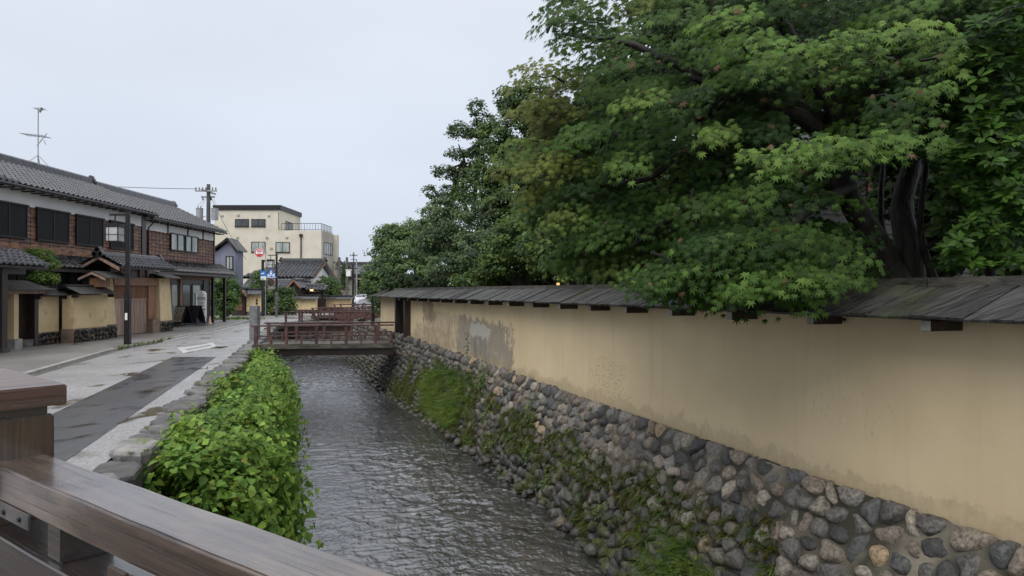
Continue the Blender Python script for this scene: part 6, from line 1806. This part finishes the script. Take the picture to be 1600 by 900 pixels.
# --- JAPANESE MAPLE
mp_ = thing('maple_tree', 'big spreading maple with star shaped leaves and dark twin trunks behind the wall', 'tree', (4.15, 7.6, .2))
TR = [([at(1395,446,7.6), at(1378,400,7.6), at(1345,340,7.5), at(1322,280,7.4), at(1325,230,7.3), at(1290,150,7.2), at(1240,60,7.2), at(1180,-40,7.2)], .175, .05),
      ([at(1415,446,7.7), at(1412,380,7.7), at(1418,300,7.8), at(1430,220,7.9), at(1440,120,8.0), at(1430,-30,8.0)], .165, .05)]
for k, (pts, a, c) in enumerate(TR):
    b = MB(); p, r_ = limb(pts, a, c, seed=3+k, wob=.08); b.tube(p, r_, 12); b.build('trunk', MT['bark'], mp_, smooth=True)
LIMBS = [([at(1325,260,7.4), at(1270,195,7.3), at(1215,170,7.2), at(1150,150,7.2), at(1080,120,7.3)], .12, .03),
         ([at(1290,190,7.4), at(1235,155,7.3), at(1200,120,7.2), at(1165,60,7.2)], .08, .03),
         ([at(1330,270,7.4), at(1290,215,7.6), at(1250,190,7.8), at(1235,140,8.0)], .07, .02),
         ([at(1330,300,7.4), at(1230,270,7.2), at(1120,300,7.1), at(1050,340,7.0), at(985,385,7.0)], .11, .03),
         ([at(1120,300,7.1), at(1080,380,6.7), at(1050,430,6.4)], .05, .02), ([at(1080,120,7.3), at(1000,70,7.6), at(940,60,7.8), at(880,50,8.0)], .05, .02),
         ([at(1150,150,7.2), at(1060,200,7.3), at(980,215,7.5), at(900,200,7.8)], .06, .02), ([at(1230,270,7.2), at(1080,235,7.3), at(1010,280,7.4), at(930,290,7.6)], .06, .02),
         ([at(1420,260,7.8), at(1470,180,7.6), at(1500,140,7.3)], .06, .02), ([at(1325,240,7.3), at(1350,160,6.9), at(1400,110,6.6), at(1450,80,6.4)], .07, .02), ([at(1322,290,7.4), at(1260,330,6.7), at(1230,400,6.2), at(1220,440,6.0)], .07, .02)]
for k, (pts, a, c) in enumerate(LIMBS):
    b = MB(); p, r_ = limb(pts, a, c, seed=9+k, wob=.1); b.tube(p, r_, 7); b.build('limb', MT['bark'], mp_, smooth=True)
PADS = []
def pads(n, x0, x1, y0, y1, Y0, Y1, r0, r1, pal, excl=()):
    k = 0; tries = 0
    while k < n and tries < n*20:
        tries += 1
        px, py = rng.uniform(x0, x1), rng.uniform(y0, y1)
        if any(a <= px <= c and b_ <= py <= d for a, b_, c, d in excl): continue
        PADS.append((np.array(at(px, py, rng.uniform(Y0, Y1))[:]), rng.uniform(r0, r1), pal)); k += 1
TRUNKGAP = (1300, 245, 1500, 470)
GAPS = [TRUNKGAP, (1185,120,1300,210), (1020,165,1075,235), (985,255,1060,290)]
pads(70, 890, 1180, -20, 330, 6.6, 9.0, .30, .52, GM, GAPS)
pads(72, 1060, 1500, -60, 150, 6.4, 9.0, .30, .55, GM, GAPS)
pads(42, 1080, 1350, 130, 330, 6.8, 8.6, .28, .48, GM, GAPS)
pads(50, 880, 1120, 290, 420, 7.0, 8.8, .26, .42, GM + [(.09,.13,.03)], GAPS)
pads(60, 1080, 1300, 350, 450, 5.9, 7.6, .28, .42, GM, ())
pads(18, 1020, 1120, 410, 455, 6.0, 6.8, .2, .3, GM, ())
pads(4, 1140, 1320, 440, 458, 5.5, 5.9, .16, .22, GM, ())
pads(34, 825, 920, 90, 320, 7.2, 8.8, .24, .38, GM + GMY, ())
pads(6, 860, 930, -20, 40, 6.8, 7.6, .2, .3, GM, ())
pads(10, 800, 860, 190, 310, 7.0, 8.0, .2, .3, GMY, ())
pads(5, 920, 1040, -40, 8, 6.4, 7.2, .2, .3, GMY + GMR, ())
pads(34, 1340, 1520, 40, 220, 6.6, 8.0, .26, .42, GM, GAPS)
# sprays that reach out towards the canal, many coloured lighter as if lit
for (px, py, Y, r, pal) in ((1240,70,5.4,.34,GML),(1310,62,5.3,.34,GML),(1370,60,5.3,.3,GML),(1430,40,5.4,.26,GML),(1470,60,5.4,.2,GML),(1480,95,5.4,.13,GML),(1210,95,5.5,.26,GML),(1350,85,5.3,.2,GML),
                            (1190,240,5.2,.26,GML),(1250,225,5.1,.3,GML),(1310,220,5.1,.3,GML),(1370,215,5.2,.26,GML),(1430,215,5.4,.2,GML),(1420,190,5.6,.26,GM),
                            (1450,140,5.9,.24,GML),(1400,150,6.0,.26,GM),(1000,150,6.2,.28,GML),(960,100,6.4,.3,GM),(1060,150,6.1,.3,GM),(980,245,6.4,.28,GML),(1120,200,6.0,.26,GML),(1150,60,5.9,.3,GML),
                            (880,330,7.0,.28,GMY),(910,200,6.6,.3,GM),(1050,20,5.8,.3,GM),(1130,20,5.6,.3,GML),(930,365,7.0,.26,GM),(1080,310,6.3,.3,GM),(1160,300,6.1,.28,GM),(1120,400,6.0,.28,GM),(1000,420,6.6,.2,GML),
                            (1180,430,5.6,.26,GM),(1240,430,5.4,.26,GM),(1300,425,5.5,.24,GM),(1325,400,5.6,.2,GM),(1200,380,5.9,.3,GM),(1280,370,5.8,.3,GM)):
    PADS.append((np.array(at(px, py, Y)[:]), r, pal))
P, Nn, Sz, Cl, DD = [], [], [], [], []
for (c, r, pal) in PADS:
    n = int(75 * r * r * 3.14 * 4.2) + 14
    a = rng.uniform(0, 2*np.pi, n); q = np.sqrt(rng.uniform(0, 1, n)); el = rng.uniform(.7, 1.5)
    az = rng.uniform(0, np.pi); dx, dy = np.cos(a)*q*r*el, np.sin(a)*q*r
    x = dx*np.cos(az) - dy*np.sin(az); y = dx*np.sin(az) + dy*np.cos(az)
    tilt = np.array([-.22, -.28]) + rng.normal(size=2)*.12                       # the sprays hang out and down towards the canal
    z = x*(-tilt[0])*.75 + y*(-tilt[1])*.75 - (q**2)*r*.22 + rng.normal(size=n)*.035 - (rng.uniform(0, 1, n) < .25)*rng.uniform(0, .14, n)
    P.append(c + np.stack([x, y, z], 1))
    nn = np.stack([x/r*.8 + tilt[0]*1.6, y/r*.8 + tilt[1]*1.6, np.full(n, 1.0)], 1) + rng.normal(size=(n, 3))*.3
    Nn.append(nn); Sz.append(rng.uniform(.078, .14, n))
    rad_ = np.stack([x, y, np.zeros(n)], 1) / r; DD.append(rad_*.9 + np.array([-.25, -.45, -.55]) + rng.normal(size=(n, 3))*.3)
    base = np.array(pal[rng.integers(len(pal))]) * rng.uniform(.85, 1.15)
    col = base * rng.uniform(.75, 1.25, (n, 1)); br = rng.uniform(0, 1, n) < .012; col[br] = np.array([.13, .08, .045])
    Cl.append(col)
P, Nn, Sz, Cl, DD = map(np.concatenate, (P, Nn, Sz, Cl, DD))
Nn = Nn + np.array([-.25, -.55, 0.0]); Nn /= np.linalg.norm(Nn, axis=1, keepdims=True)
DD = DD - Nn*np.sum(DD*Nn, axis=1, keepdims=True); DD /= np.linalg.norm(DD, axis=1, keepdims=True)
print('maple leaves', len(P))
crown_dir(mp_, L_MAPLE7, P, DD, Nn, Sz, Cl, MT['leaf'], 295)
# thin twigs under each spray
b = MB()
for (c, r, pal) in PADS[::2]:
    c = Vector(c); e = c + Vector((rng.uniform(-.2,.3), rng.uniform(.1,.5), rng.uniform(-.1,.15)))
    b.tube([e, c.lerp(e, .4) + Vector((0,0,.02)), c - Vector((0,0,.04)), c + Vector((rng.uniform(-.25,.05), rng.uniform(-.25,.1), -.09))], [.014, .011, .008, .004], 5)
b.build('twigs', MT['bark'], mp_, kind='stuff')
# slim saplings by the maple
for k, (pts, lbl) in enumerate((([at(1464,442,7.4), at(1446,390,7.4), at(1440,330,7.4), at(1448,250,7.5), at(1455,160,7.6)], 'slim dark bent stem right of the maple trunks'), ([at(1392,420,8.4), at(1378,340,8.4), at(1376,270,8.4), at(1385,200,8.5)], 'thin dark stem between the two maple trunks'))):
    t = thing('sapling', lbl, 'sapling', pts[0]); b = MB(); p, r_ = limb(pts, .045, .025, seed=30+k, wob=.05); b.tube(p, r_, 8); b.build('trunk', MT['bark'], t, smooth=True)
    b = MB(); s_ = pts[1]; p, r_ = limb([s_, s_ + Vector((.35,.0,.3)), s_ + Vector((.6,.1,.7))], .025, .012, seed=33+k); b.tube(p, r_, 6); b.build('limb', MT['bark'], t, smooth=True)
    P, Nn, Sz, Cl = blob_leaves([((pts[-1].x, pts[-1].y, pts[-1].z), (.4,.4,.25))], 90, .2, .1, G1); crown(t, L_SMALL, P, Nn, Sz, Cl, MT['leaf'])

# --- glossy shrub on the right edge: whorls of long leaves
gs = thing('glossy_shrub', 'dense shrub with large glossy oval leaves in whorls at the right edge', 'shrub', (5.6, 7.3, .3))
b = MB()
for pts in ([(5.5,7.4,.2),(5.4,7.3,1.5),(5.2,7.1,2.6),(5.1,7.0,4.2)], [(5.7,7.5,.2),(5.8,7.2,1.8),(6.0,7,3.2),(6.1,6.9,4.6)], [(5.3,7.4,.2),(4.9,7.2,1.9),(4.75,7.0,2.6)]):
    p, r_ = limb(pts, .08, .03, seed=pts[0][0]); b.tube(p, r_, 7)
b.build('stem', MT['bark'], gs, smooth=True)
P, Nn, Sz, Cl, Sp = [], [], [], [], []
reg = [(1480,1640,30,200,480,.0),(1470,1640,190,330,480,.0),(1465,1640,320,420,330,.0),(1540,1680,-60,60,200,0)]
for (x0, x1, y0, y1, n, _) in reg:
    for i in range(n):
        px, py, Y = rng.uniform(x0, x1), rng.uniform(y0, y1), rng.uniform(5.9, 7.6)
        if px < 1500 + 20*math.sin(py/23) and Y < 6.6: continue
        c = np.array(at(px, py, Y)[:]); k = rng.integers(5, 9); a0 = rng.uniform(0, 6.3)
        ax = np.array([-.35, -.45, .8]) + rng.normal(size=3)*.3; ax /= np.linalg.norm(ax)
        e1 = np.cross(ax, [0, 0, 1]); e1 /= np.linalg.norm(e1); e2 = np.cross(ax, e1); base = np.array(((.04,.09,.016),(.058,.12,.02),(.03,.068,.013))[rng.integers(3)]) * rng.uniform(.8, 1.25)
        for j in range(k):
            a = a0 + j*2*math.pi/k + rng.normal()*.2; d = e1*math.cos(a) + e2*math.sin(a)
            dirv = d*1.0 + ax*rng.uniform(.15, .6); dirv /= np.linalg.norm(dirv)
            nv = ax - dirv*np.dot(ax, dirv); nv /= np.linalg.norm(nv)
            P.append(c + dirv*.05); Nn.append(nv); Sp.append(dirv); Sz.append(rng.uniform(.085, .125)); Cl.append(base*rng.uniform(.8, 1.2))
P, Nn, Sp, Sz, Cl = map(np.array, (P, Nn, Sp, Sz, Cl))
crown_dir(gs, L_LONG, P, Sp, Nn, Sz, Cl, MT['leaf_gloss'], 290)

# --- ground and house behind the maple
V = [(5.2, 9, .3), (16, 9, .3), (5.5, 13, .9), (16, 13, 1.9), (5, 18, 1.1), (16, 18, 2.6)]
me = np_mesh('garden_bank', np.array(V, float), np.array([(0,1,3,2), (2,3,5,4)])); link('garden_bank', me, MT['soil'], None, 'structure')
vh = thing('garden_house', 'dim grey clapboard house glimpsed between the maple trunks', 'house', (9.5, 15.8, 0))
MB().box(7.0, 13, 16.0, 19, .5, 5.6).build('wall', MT['metal_dark'], vh)
for k in range(13): MB().box(7.0, 13, 15.96, 15.995, 2.0+k*.22, 2.0+k*.22+.2).build('siding_board', mat('grey_siding', (.06,.058,.06), (.09,.086,.086), rough=.5, bump=.1) if k == 0 else bpy.data.materials['grey_siding'], vh)
for x in (8.1, 9.6): MB().box(x-.05, x+.05, 15.9, 15.955, 1.9, 5.0).build('post', MT['wood_brown'], vh)
b = MB(); b.slab((6.5, 15.2, 4.9), (13.5, 15.2, 4.9), (13.5, 17.5, 5.9), (6.5, 17.5, 5.9), .15); b.build('roof', MT['tile_dark'], vh)

# --- bushes and garden trees on the left
tree('bush', 'pale green bush rising behind the set back ochre wall, against the townhouse', 'bush', (-16.1, 23.6, 0), [(-16.1, 23.6, 0), (-16.1, 23.6, 2.2)], [],
     [(62,402,23.6,22,15),(78,412,23.4,14,10),(50,396,23.8,12,8),(62,432,23.4,22,10),(82,436,23.4,10,7)], 260, .17, .075, [(.13,.2,.05), (.17,.23,.07), (.09,.16,.04)], L_LONG, r=(.05,.02))
for (lbl, base, bl, pal) in (
    ('feathery light green bamboo bush right of the shop house porch', (-19, 46, 0), [(350,445,46,16,20),(352,470,45.5,16,18),(343,455,46,8,24),(362,462,46.5,10,22),(350,485,45,14,8),(360,440,47,8,12)], [(.09,.15,.05), (.12,.19,.06), (.06,.11,.04)]),
    ('dark garden tree between the bus stop sign and the tiled house', (-19.5, 56, 0), [(405,440,56,10,18),(408,460,55,14,14),(398,452,56,8,12)], G1),
    ('broad dark bush behind the pale foot of the distant lamp', (-18.5, 54, 0), [(440,465,54,18,14),(430,480,53,14,12),(450,478,53.5,14,12),(420,470,54,12,14),(445,455,54,12,8),(408,482,53,10,10)], G1),
    ('garden tree right of the tiled house gable above the ochre walls', (-15.5, 64, 0), [(512,442,63,15,11),(520,453,63,14,10),(503,452,63,14,8),(515,463,62.5,14,6)], [(.09,.14,.05), (.07,.12,.04)]),
    ('pale green tree left of the far end of the long wall', (-15.5, 78, 0), [(580,435,70,16,12),(585,450,70,18,12),(575,445,72,10,8),(590,468,66,14,8)], [(.10,.15,.06), (.12,.17,.07)]),
    ('dark tree at the right corner of the beige building', (-20.5, 88, 0), [(540,425,90,10,14),(536,440,90,8,12),(533,415,90,6,6)], G1),
    ('low hedge hanging at the foot of the far end of the long ochre wall', (-5.9, 29.8, .2), [(588,476,29.6,9,9),(592,488,29.4,8,7)], [(.07,.12,.04), (.1,.12,.04)])):
    tree('garden_tree' if 'bush' not in lbl and 'hedge' not in lbl else 'bush', lbl, 'tree' if 'tree' in lbl else 'bush', base, [base, (base[0], base[1], 1.6)], [], bl, 60 if base[1] > 40 else 130, .42 if base[1] > 40 else .2, .19 if base[1] > 40 else .09, pal, r=(.1,.05))

# --- leafy plants growing out of the left bank over the water
lp = thing('bank_plants', 'long mass of bright green heart leaved plants over the left bank of the canal', 'plants', (lbx(13)+.8, 13, -1.2))
prof = [(.16, -.5), (.22, -.22), (.42, -.1), (.7, -.07), (.98, -.17), (1.2, -.38), (1.3, -.8), (1.27, -1.25), (1.18, -1.6)]
pl_ = [0]
for i in range(len(prof)-1): pl_.append(pl_[-1] + math.dist(prof[i], prof[i+1]))
def plant_pt(y, s):
    d = s * pl_[-1]; x = np.interp(d, pl_, [p[0] for p in prof]); z = np.interp(d, pl_, [p[1] for p in prof])
    d2 = min(d+.05, pl_[-1]); tx, tz = np.interp(d2, pl_, [p[0] for p in prof]) - x, np.interp(d2, pl_, [p[1] for p in prof]) - z
    if d2 - d < 1e-6: tx, tz = 0, -1
    l = math.hypot(tx, tz); return x, z, -tz/l, tx/l
P, Nn, Sz, Cl, Dd = [], [], [], [], []
for i in range(4600):
    y = rng.uniform(7.5, 21.0) if i % 5 else rng.uniform(7.5, 11)
    s = rng.uniform(0, 1); x, z, nx, nz = plant_pt(y, s)
    taper = min(1, (21.8-y)/3) * min(1, .7 + (y-7.1)/1.2)
    ln = .3*mnoise.noise(Vector((y*.8, 5, x*.5))) + .5 * mnoise.noise(Vector((y*1.5, x*1.9, 0))) + .16*mnoise.noise(Vector((y*5, x*5, 7))) + rng.uniform(-.16, .07)
    if rng.uniform() < .07: ln += rng.uniform(.06, .22)
    cx_ = lbx(y) + (x*taper*(1.0 + .12*mnoise.noise(Vector((y*.8, 3, 0))))) + nx*ln
    cz_ = z * (1 if z < 0 else taper) + nz*ln - (1-taper)*.15
    k = rng.integers(6, 13); tone = np.array(((.14,.245,.045),(.11,.2,.035),(.19,.30,.055),(.07,.145,.03),(.17,.25,.045))[rng.integers(5)]) * rng.uniform(.75, 1.15)
    for j in range(k):
        o = rng.normal(size=3) * np.array([.10, .10, .07])
        P.append((cx_+o[0], y+o[1], cz_+o[2])); Nn.append((nx*.7+o[0]*3+rng.normal()*.5, -.2+rng.normal()*.5, max(nz, .15)+.5)); Sz.append(rng.uniform(.05, .095) * (1.1 if y < 10 else 1) * (1.4 if rng.uniform() < .08 else 1))
        a = rng.uniform(0, 6.3); Dd.append((math.cos(a)*.6+.35*nx, math.sin(a)*.6-.25, -.5))
        Cl.append(tone * rng.uniform(.75, 1.3) if rng.uniform() > .015 else np.array([.3, .28, .06]))
P, Nn, Sz, Cl, Dd = map(np.array, (P, Nn, Sz, Cl, Dd))
Nn /= np.linalg.norm(Nn, axis=1, keepdims=True); Dd = Dd - Nn*np.sum(Dd*Nn, axis=1, keepdims=True); Dd /= np.linalg.norm(Dd, axis=1, keepdims=True)
print('bank leaves', len(P))
crown_dir(lp, L_HEART, P, Dd, Nn, Sz, Cl, MT['leaf'], 295)
b = MB()
for i in range(260):
    y = rng.uniform(7.4, 21); s = rng.uniform(.1, 1); x, z, nx, nz = plant_pt(y, s)
    b.tube([(lbx(y)+.1+x*.3, y, -1.3), (lbx(y)+x*.7, y, z*.6-.35), (lbx(y)+x, y, z-.02)], [.012, .009, .004], 4)
b.build('stems', mat('green_stem', (.08,.12,.03), (.12,.08,.04), rough=.6, bump=0), lp, kind='stuff')
# earth shelf that the plants root in
V, F = [], []
ysb = np.arange(7.2, 21.6, .4)
for y in ysb:
    lo = 1.3 if y < 7.3 else 0
    tp = min(1, (21.8-y)/3)
    for x, z in ((-.02, -.75), (.5, -.75), (.9*tp, -.85), (1.05*tp, -1.2), (1.12*tp, -1.9)): V.append((lbx(y)+x, y, max(z - lo, -2.0) + .05*mnoise.noise(Vector((x*3, y*2, 0)))))
for i in range(len(ysb)-1):
    for k in range(4): F.append((i*5+k, i*5+k+1, (i+1)*5+k+1, (i+1)*5+k))
link('earth_shelf', np_mesh('earth_shelf', np.array(V), np.array(F), None, True), MT['soil'], None, 'structure')

# --- grass, ferns and moss on the river wall
def blades(pts, n, ln, w, pal, droop=.6, spread=.5, dir_=None):
    """tufts of arching blades: returns arrays"""
    V, F, Cc = [], [], []; k0 = 0
    for (p, nn) in pts:
        nn = np.array(nn[:]); p = np.array(p[:]); c0 = np.array(pal[rng.integers(len(pal))])
        for i in range(n):
            d = nn*.6 + np.array([0,0,.8]) + rng.normal(size=3)*spread; d /= np.linalg.norm(d); L_ = ln*rng.uniform(.5, 1.25)
            sd = np.cross(d, [0,0,1]) + rng.normal(size=3)*.2; sd /= np.linalg.norm(sd); o = p + rng.normal(size=3)*ln*.12; c = c0*rng.uniform(.7, 1.3)
            for t in (0, .4, .75):
                q = o + d*L_*t + np.array([0,0,-1])*L_*droop*t*t + nn*L_*.3*t*t; ww = w*(1-t*.75); V += [q - sd*ww, q + sd*ww]
            V.append(o + d*L_ + np.array([0,0,-1])*L_*droop + nn*L_*.3); F += [(k0,k0+1,k0+3,k0+2), (k0+2,k0+3,k0+5,k0+4), (k0+4,k0+5,k0+6,k0+6)]; Cc += [c]*7; k0 += 7
    F3 = []
    for f in F:
        if f[2] == f[3]: F3.append(f[:3])
        else: F3 += [(f[0], f[1], f[2]), (f[0], f[2], f[3])]
    return np.array(V), np.array(F3), np.array(Cc)
GR = [(.09,.15,.035), (.125,.19,.04), (.06,.11,.03), (.15,.17,.05)]
def tuft(name, label, cat, u0, u1, v0, v1, cnt, n, ln, w, pal, parent=None, droop=.6, bias=None):
    pts = []
    while len(pts) < cnt:
        u, v = rng.uniform(u0, u1), rng.uniform(v0, v1)
        if parent is None and ((u-(u0+u1)/2)/((u1-u0)/2))**2 + ((v-(v0+v1)/2)/((v1-v0)/2))**2 > rng.uniform(.35, 1.1): continue
        if bias is not None and mnoise.noise(Vector((u*1.1, v*1.6, 2))) < bias: continue
        p, nn, dn, t = S(u, v, .05); pts.append((p, nn))
    c = S((u0+u1)/2, (v0+v1)/2)[0]
    if parent is None: parent_ = thing(name, label, cat, c); nm = 'blades'
    else: parent_, nm = parent, name
    off = np.array(root_loc(parent_)[:])
    V, F, Cc = blades(pts, n, ln, w, pal, droop); return link(nm, np_mesh(nm, V-off, F, Cc), MT['leaf'], parent_, 'stuff')
U = u_of_y
tuft('fern_clump', 'big bright feathery fern and grass clump halfway down the river wall', 'ferns', U(15.8), U(20.2), .4, 1.8, 240, 24, .27, .006, [(.15,.24,.05), (.19,.28,.055), (.1,.17,.04), (.2,.22,.06)])
tuft('grass_clump', 'tall tangle of grass and weeds below the grey plaster repair', 'grass', U(15.4), U(20.0), .12, 1.0, 150, 20, .2, .005, [(.09,.14,.035), (.13,.17,.05), (.06,.11,.03)])
tuft('grass_tuft', 'bright long grass tuft at the foot of the river wall, bottom of the picture', 'grass', U(7.2), U(8.7), 1.05, 1.85, 60, 26, .27, .0042, [(.14,.22,.045), (.17,.26,.05), (.1,.17,.04)])
tuft('grass_tuft', 'small light green grass tuft high on the wall amid round stones', 'grass', U(10.6), U(11.2), .7, 1.1, 8, 18, .2, .004, GR)
MOSS = [(.11,.11,.022), (.08,.09,.018), (.14,.12,.03), (.05,.075,.02)]
tuft('wall_weeds', '', '', U(6), U(23), .5, 2.0, 2200, 9, .125, .0065, MOSS + GR, parent=river_wall, droop=1.0, bias=-.03)
tuft('moss', '', '', U(6), U(23), .65, 2.05, 4600, 10, .045, .007, MOSS, parent=river_wall, droop=.9, bias=.0)
# broad leaved weeds on the wall
pts = []; 
P, Nn, Sz, Cl = [], [], [], []
for (u, v, r, n) in [(U(15.8), .35, .35, 160), (U(15.0), .9, .3, 90), (U(16.8), 1.1, .3, 90), (U(13.2), .5, .22, 70), (U(12.6), 1.2, .25, 70), (U(11.5), 1.5, .2, 50), (U(9.7), 1.3, .2, 50), (U(8.6), .9, .15, 30), (U(7.7), 1.4, .2, 40), (U(10.6), .9, .15, 40), (U(14.2), 1.4, .25, 70)]:
    for i in range(n):
        p, nn, dn, t = S(u + rng.normal()*r*.5, v + rng.normal()*r*.5, rng.uniform(.04, .16)); P.append(p[:]); Nn.append((nn[0]*.6+rng.normal()*.3, nn[1]*.6+rng.normal()*.3, .8)); Sz.append(rng.uniform(.03, .07)); Cl.append(np.array(GR[rng.integers(4)])*rng.uniform(.8, 1.2))
crown(river_wall, L_OVAL, *map(np.array, (P, Nn, Sz, Cl)), MT['leaf'], 0, 'weed_leaves')
# tall weed against the grey plaster repair
tw = thing('tall_weed', 'single upright weed stem against the grey plaster repair', 'weed', S(U(17.0), 0)[0])
p0 = S(U(17.0), .05, .1)[0]; b = MB(); b.tube([p0, p0+Vector((-.03,0,.3)), p0+Vector((-.02,0,.72))], [.008,.006,.003], 5); b.build('stem', MT['wood_gate'], tw)
P = np.array([[p0.x-.02+rng.normal()*.035, p0.y+rng.normal()*.035, p0.z+rng.uniform(.05,.72)] for i in range(60)]); crown(tw, L_OVAL, P, rng.normal(size=(60,3))+np.array([0,0,.6]), rng.uniform(.03,.06,60), np.tile(np.array([[.09,.14,.04]]), (60,1)), MT['leaf'])
# weeds along the kerb and wall feet on the left
def ground_tufts(name, label, pts2, n, ln, w, pal):
    t = thing(name, label, 'weeds', (pts2[0][0], pts2[0][1], 0)); off = np.array([pts2[0][0], pts2[0][1], 0])
    V, F, Cc = blades([(Vector((x, y, .03)), Vector((0,0,1))) for x, y in pts2], n, ln, w, pal, .5, .6); link('blades', np_mesh('blades', V-off, F, Cc), MT['leaf'], t, 'stuff')
ground_tufts('kerb_weeds', 'strip of small weeds growing along the kerb right of the street lamp', [(interp(GUT, y)-.15+rng.normal()*.05, y) for y in rng.uniform(21.5, 26.5, 60)], 12, .12, .006, GR)
ground_tufts('wall_foot_weeds', 'moss and weeds at the stone foot of the ochre street walls', [(-14.78+rng.normal()*.04 if y > 23.8 else -15.2+rng.normal()*.04, y) for y in rng.uniform(22.5, 25.9, 45)], 10, .09, .006, MOSS)
ground_tufts('porch_weeds', 'grass growing below the bamboo bush by the shop house', [(-17.5+rng.normal()*.9, 44+rng.normal()*.8) for i in range(110)], 12, .22, .012, GR)
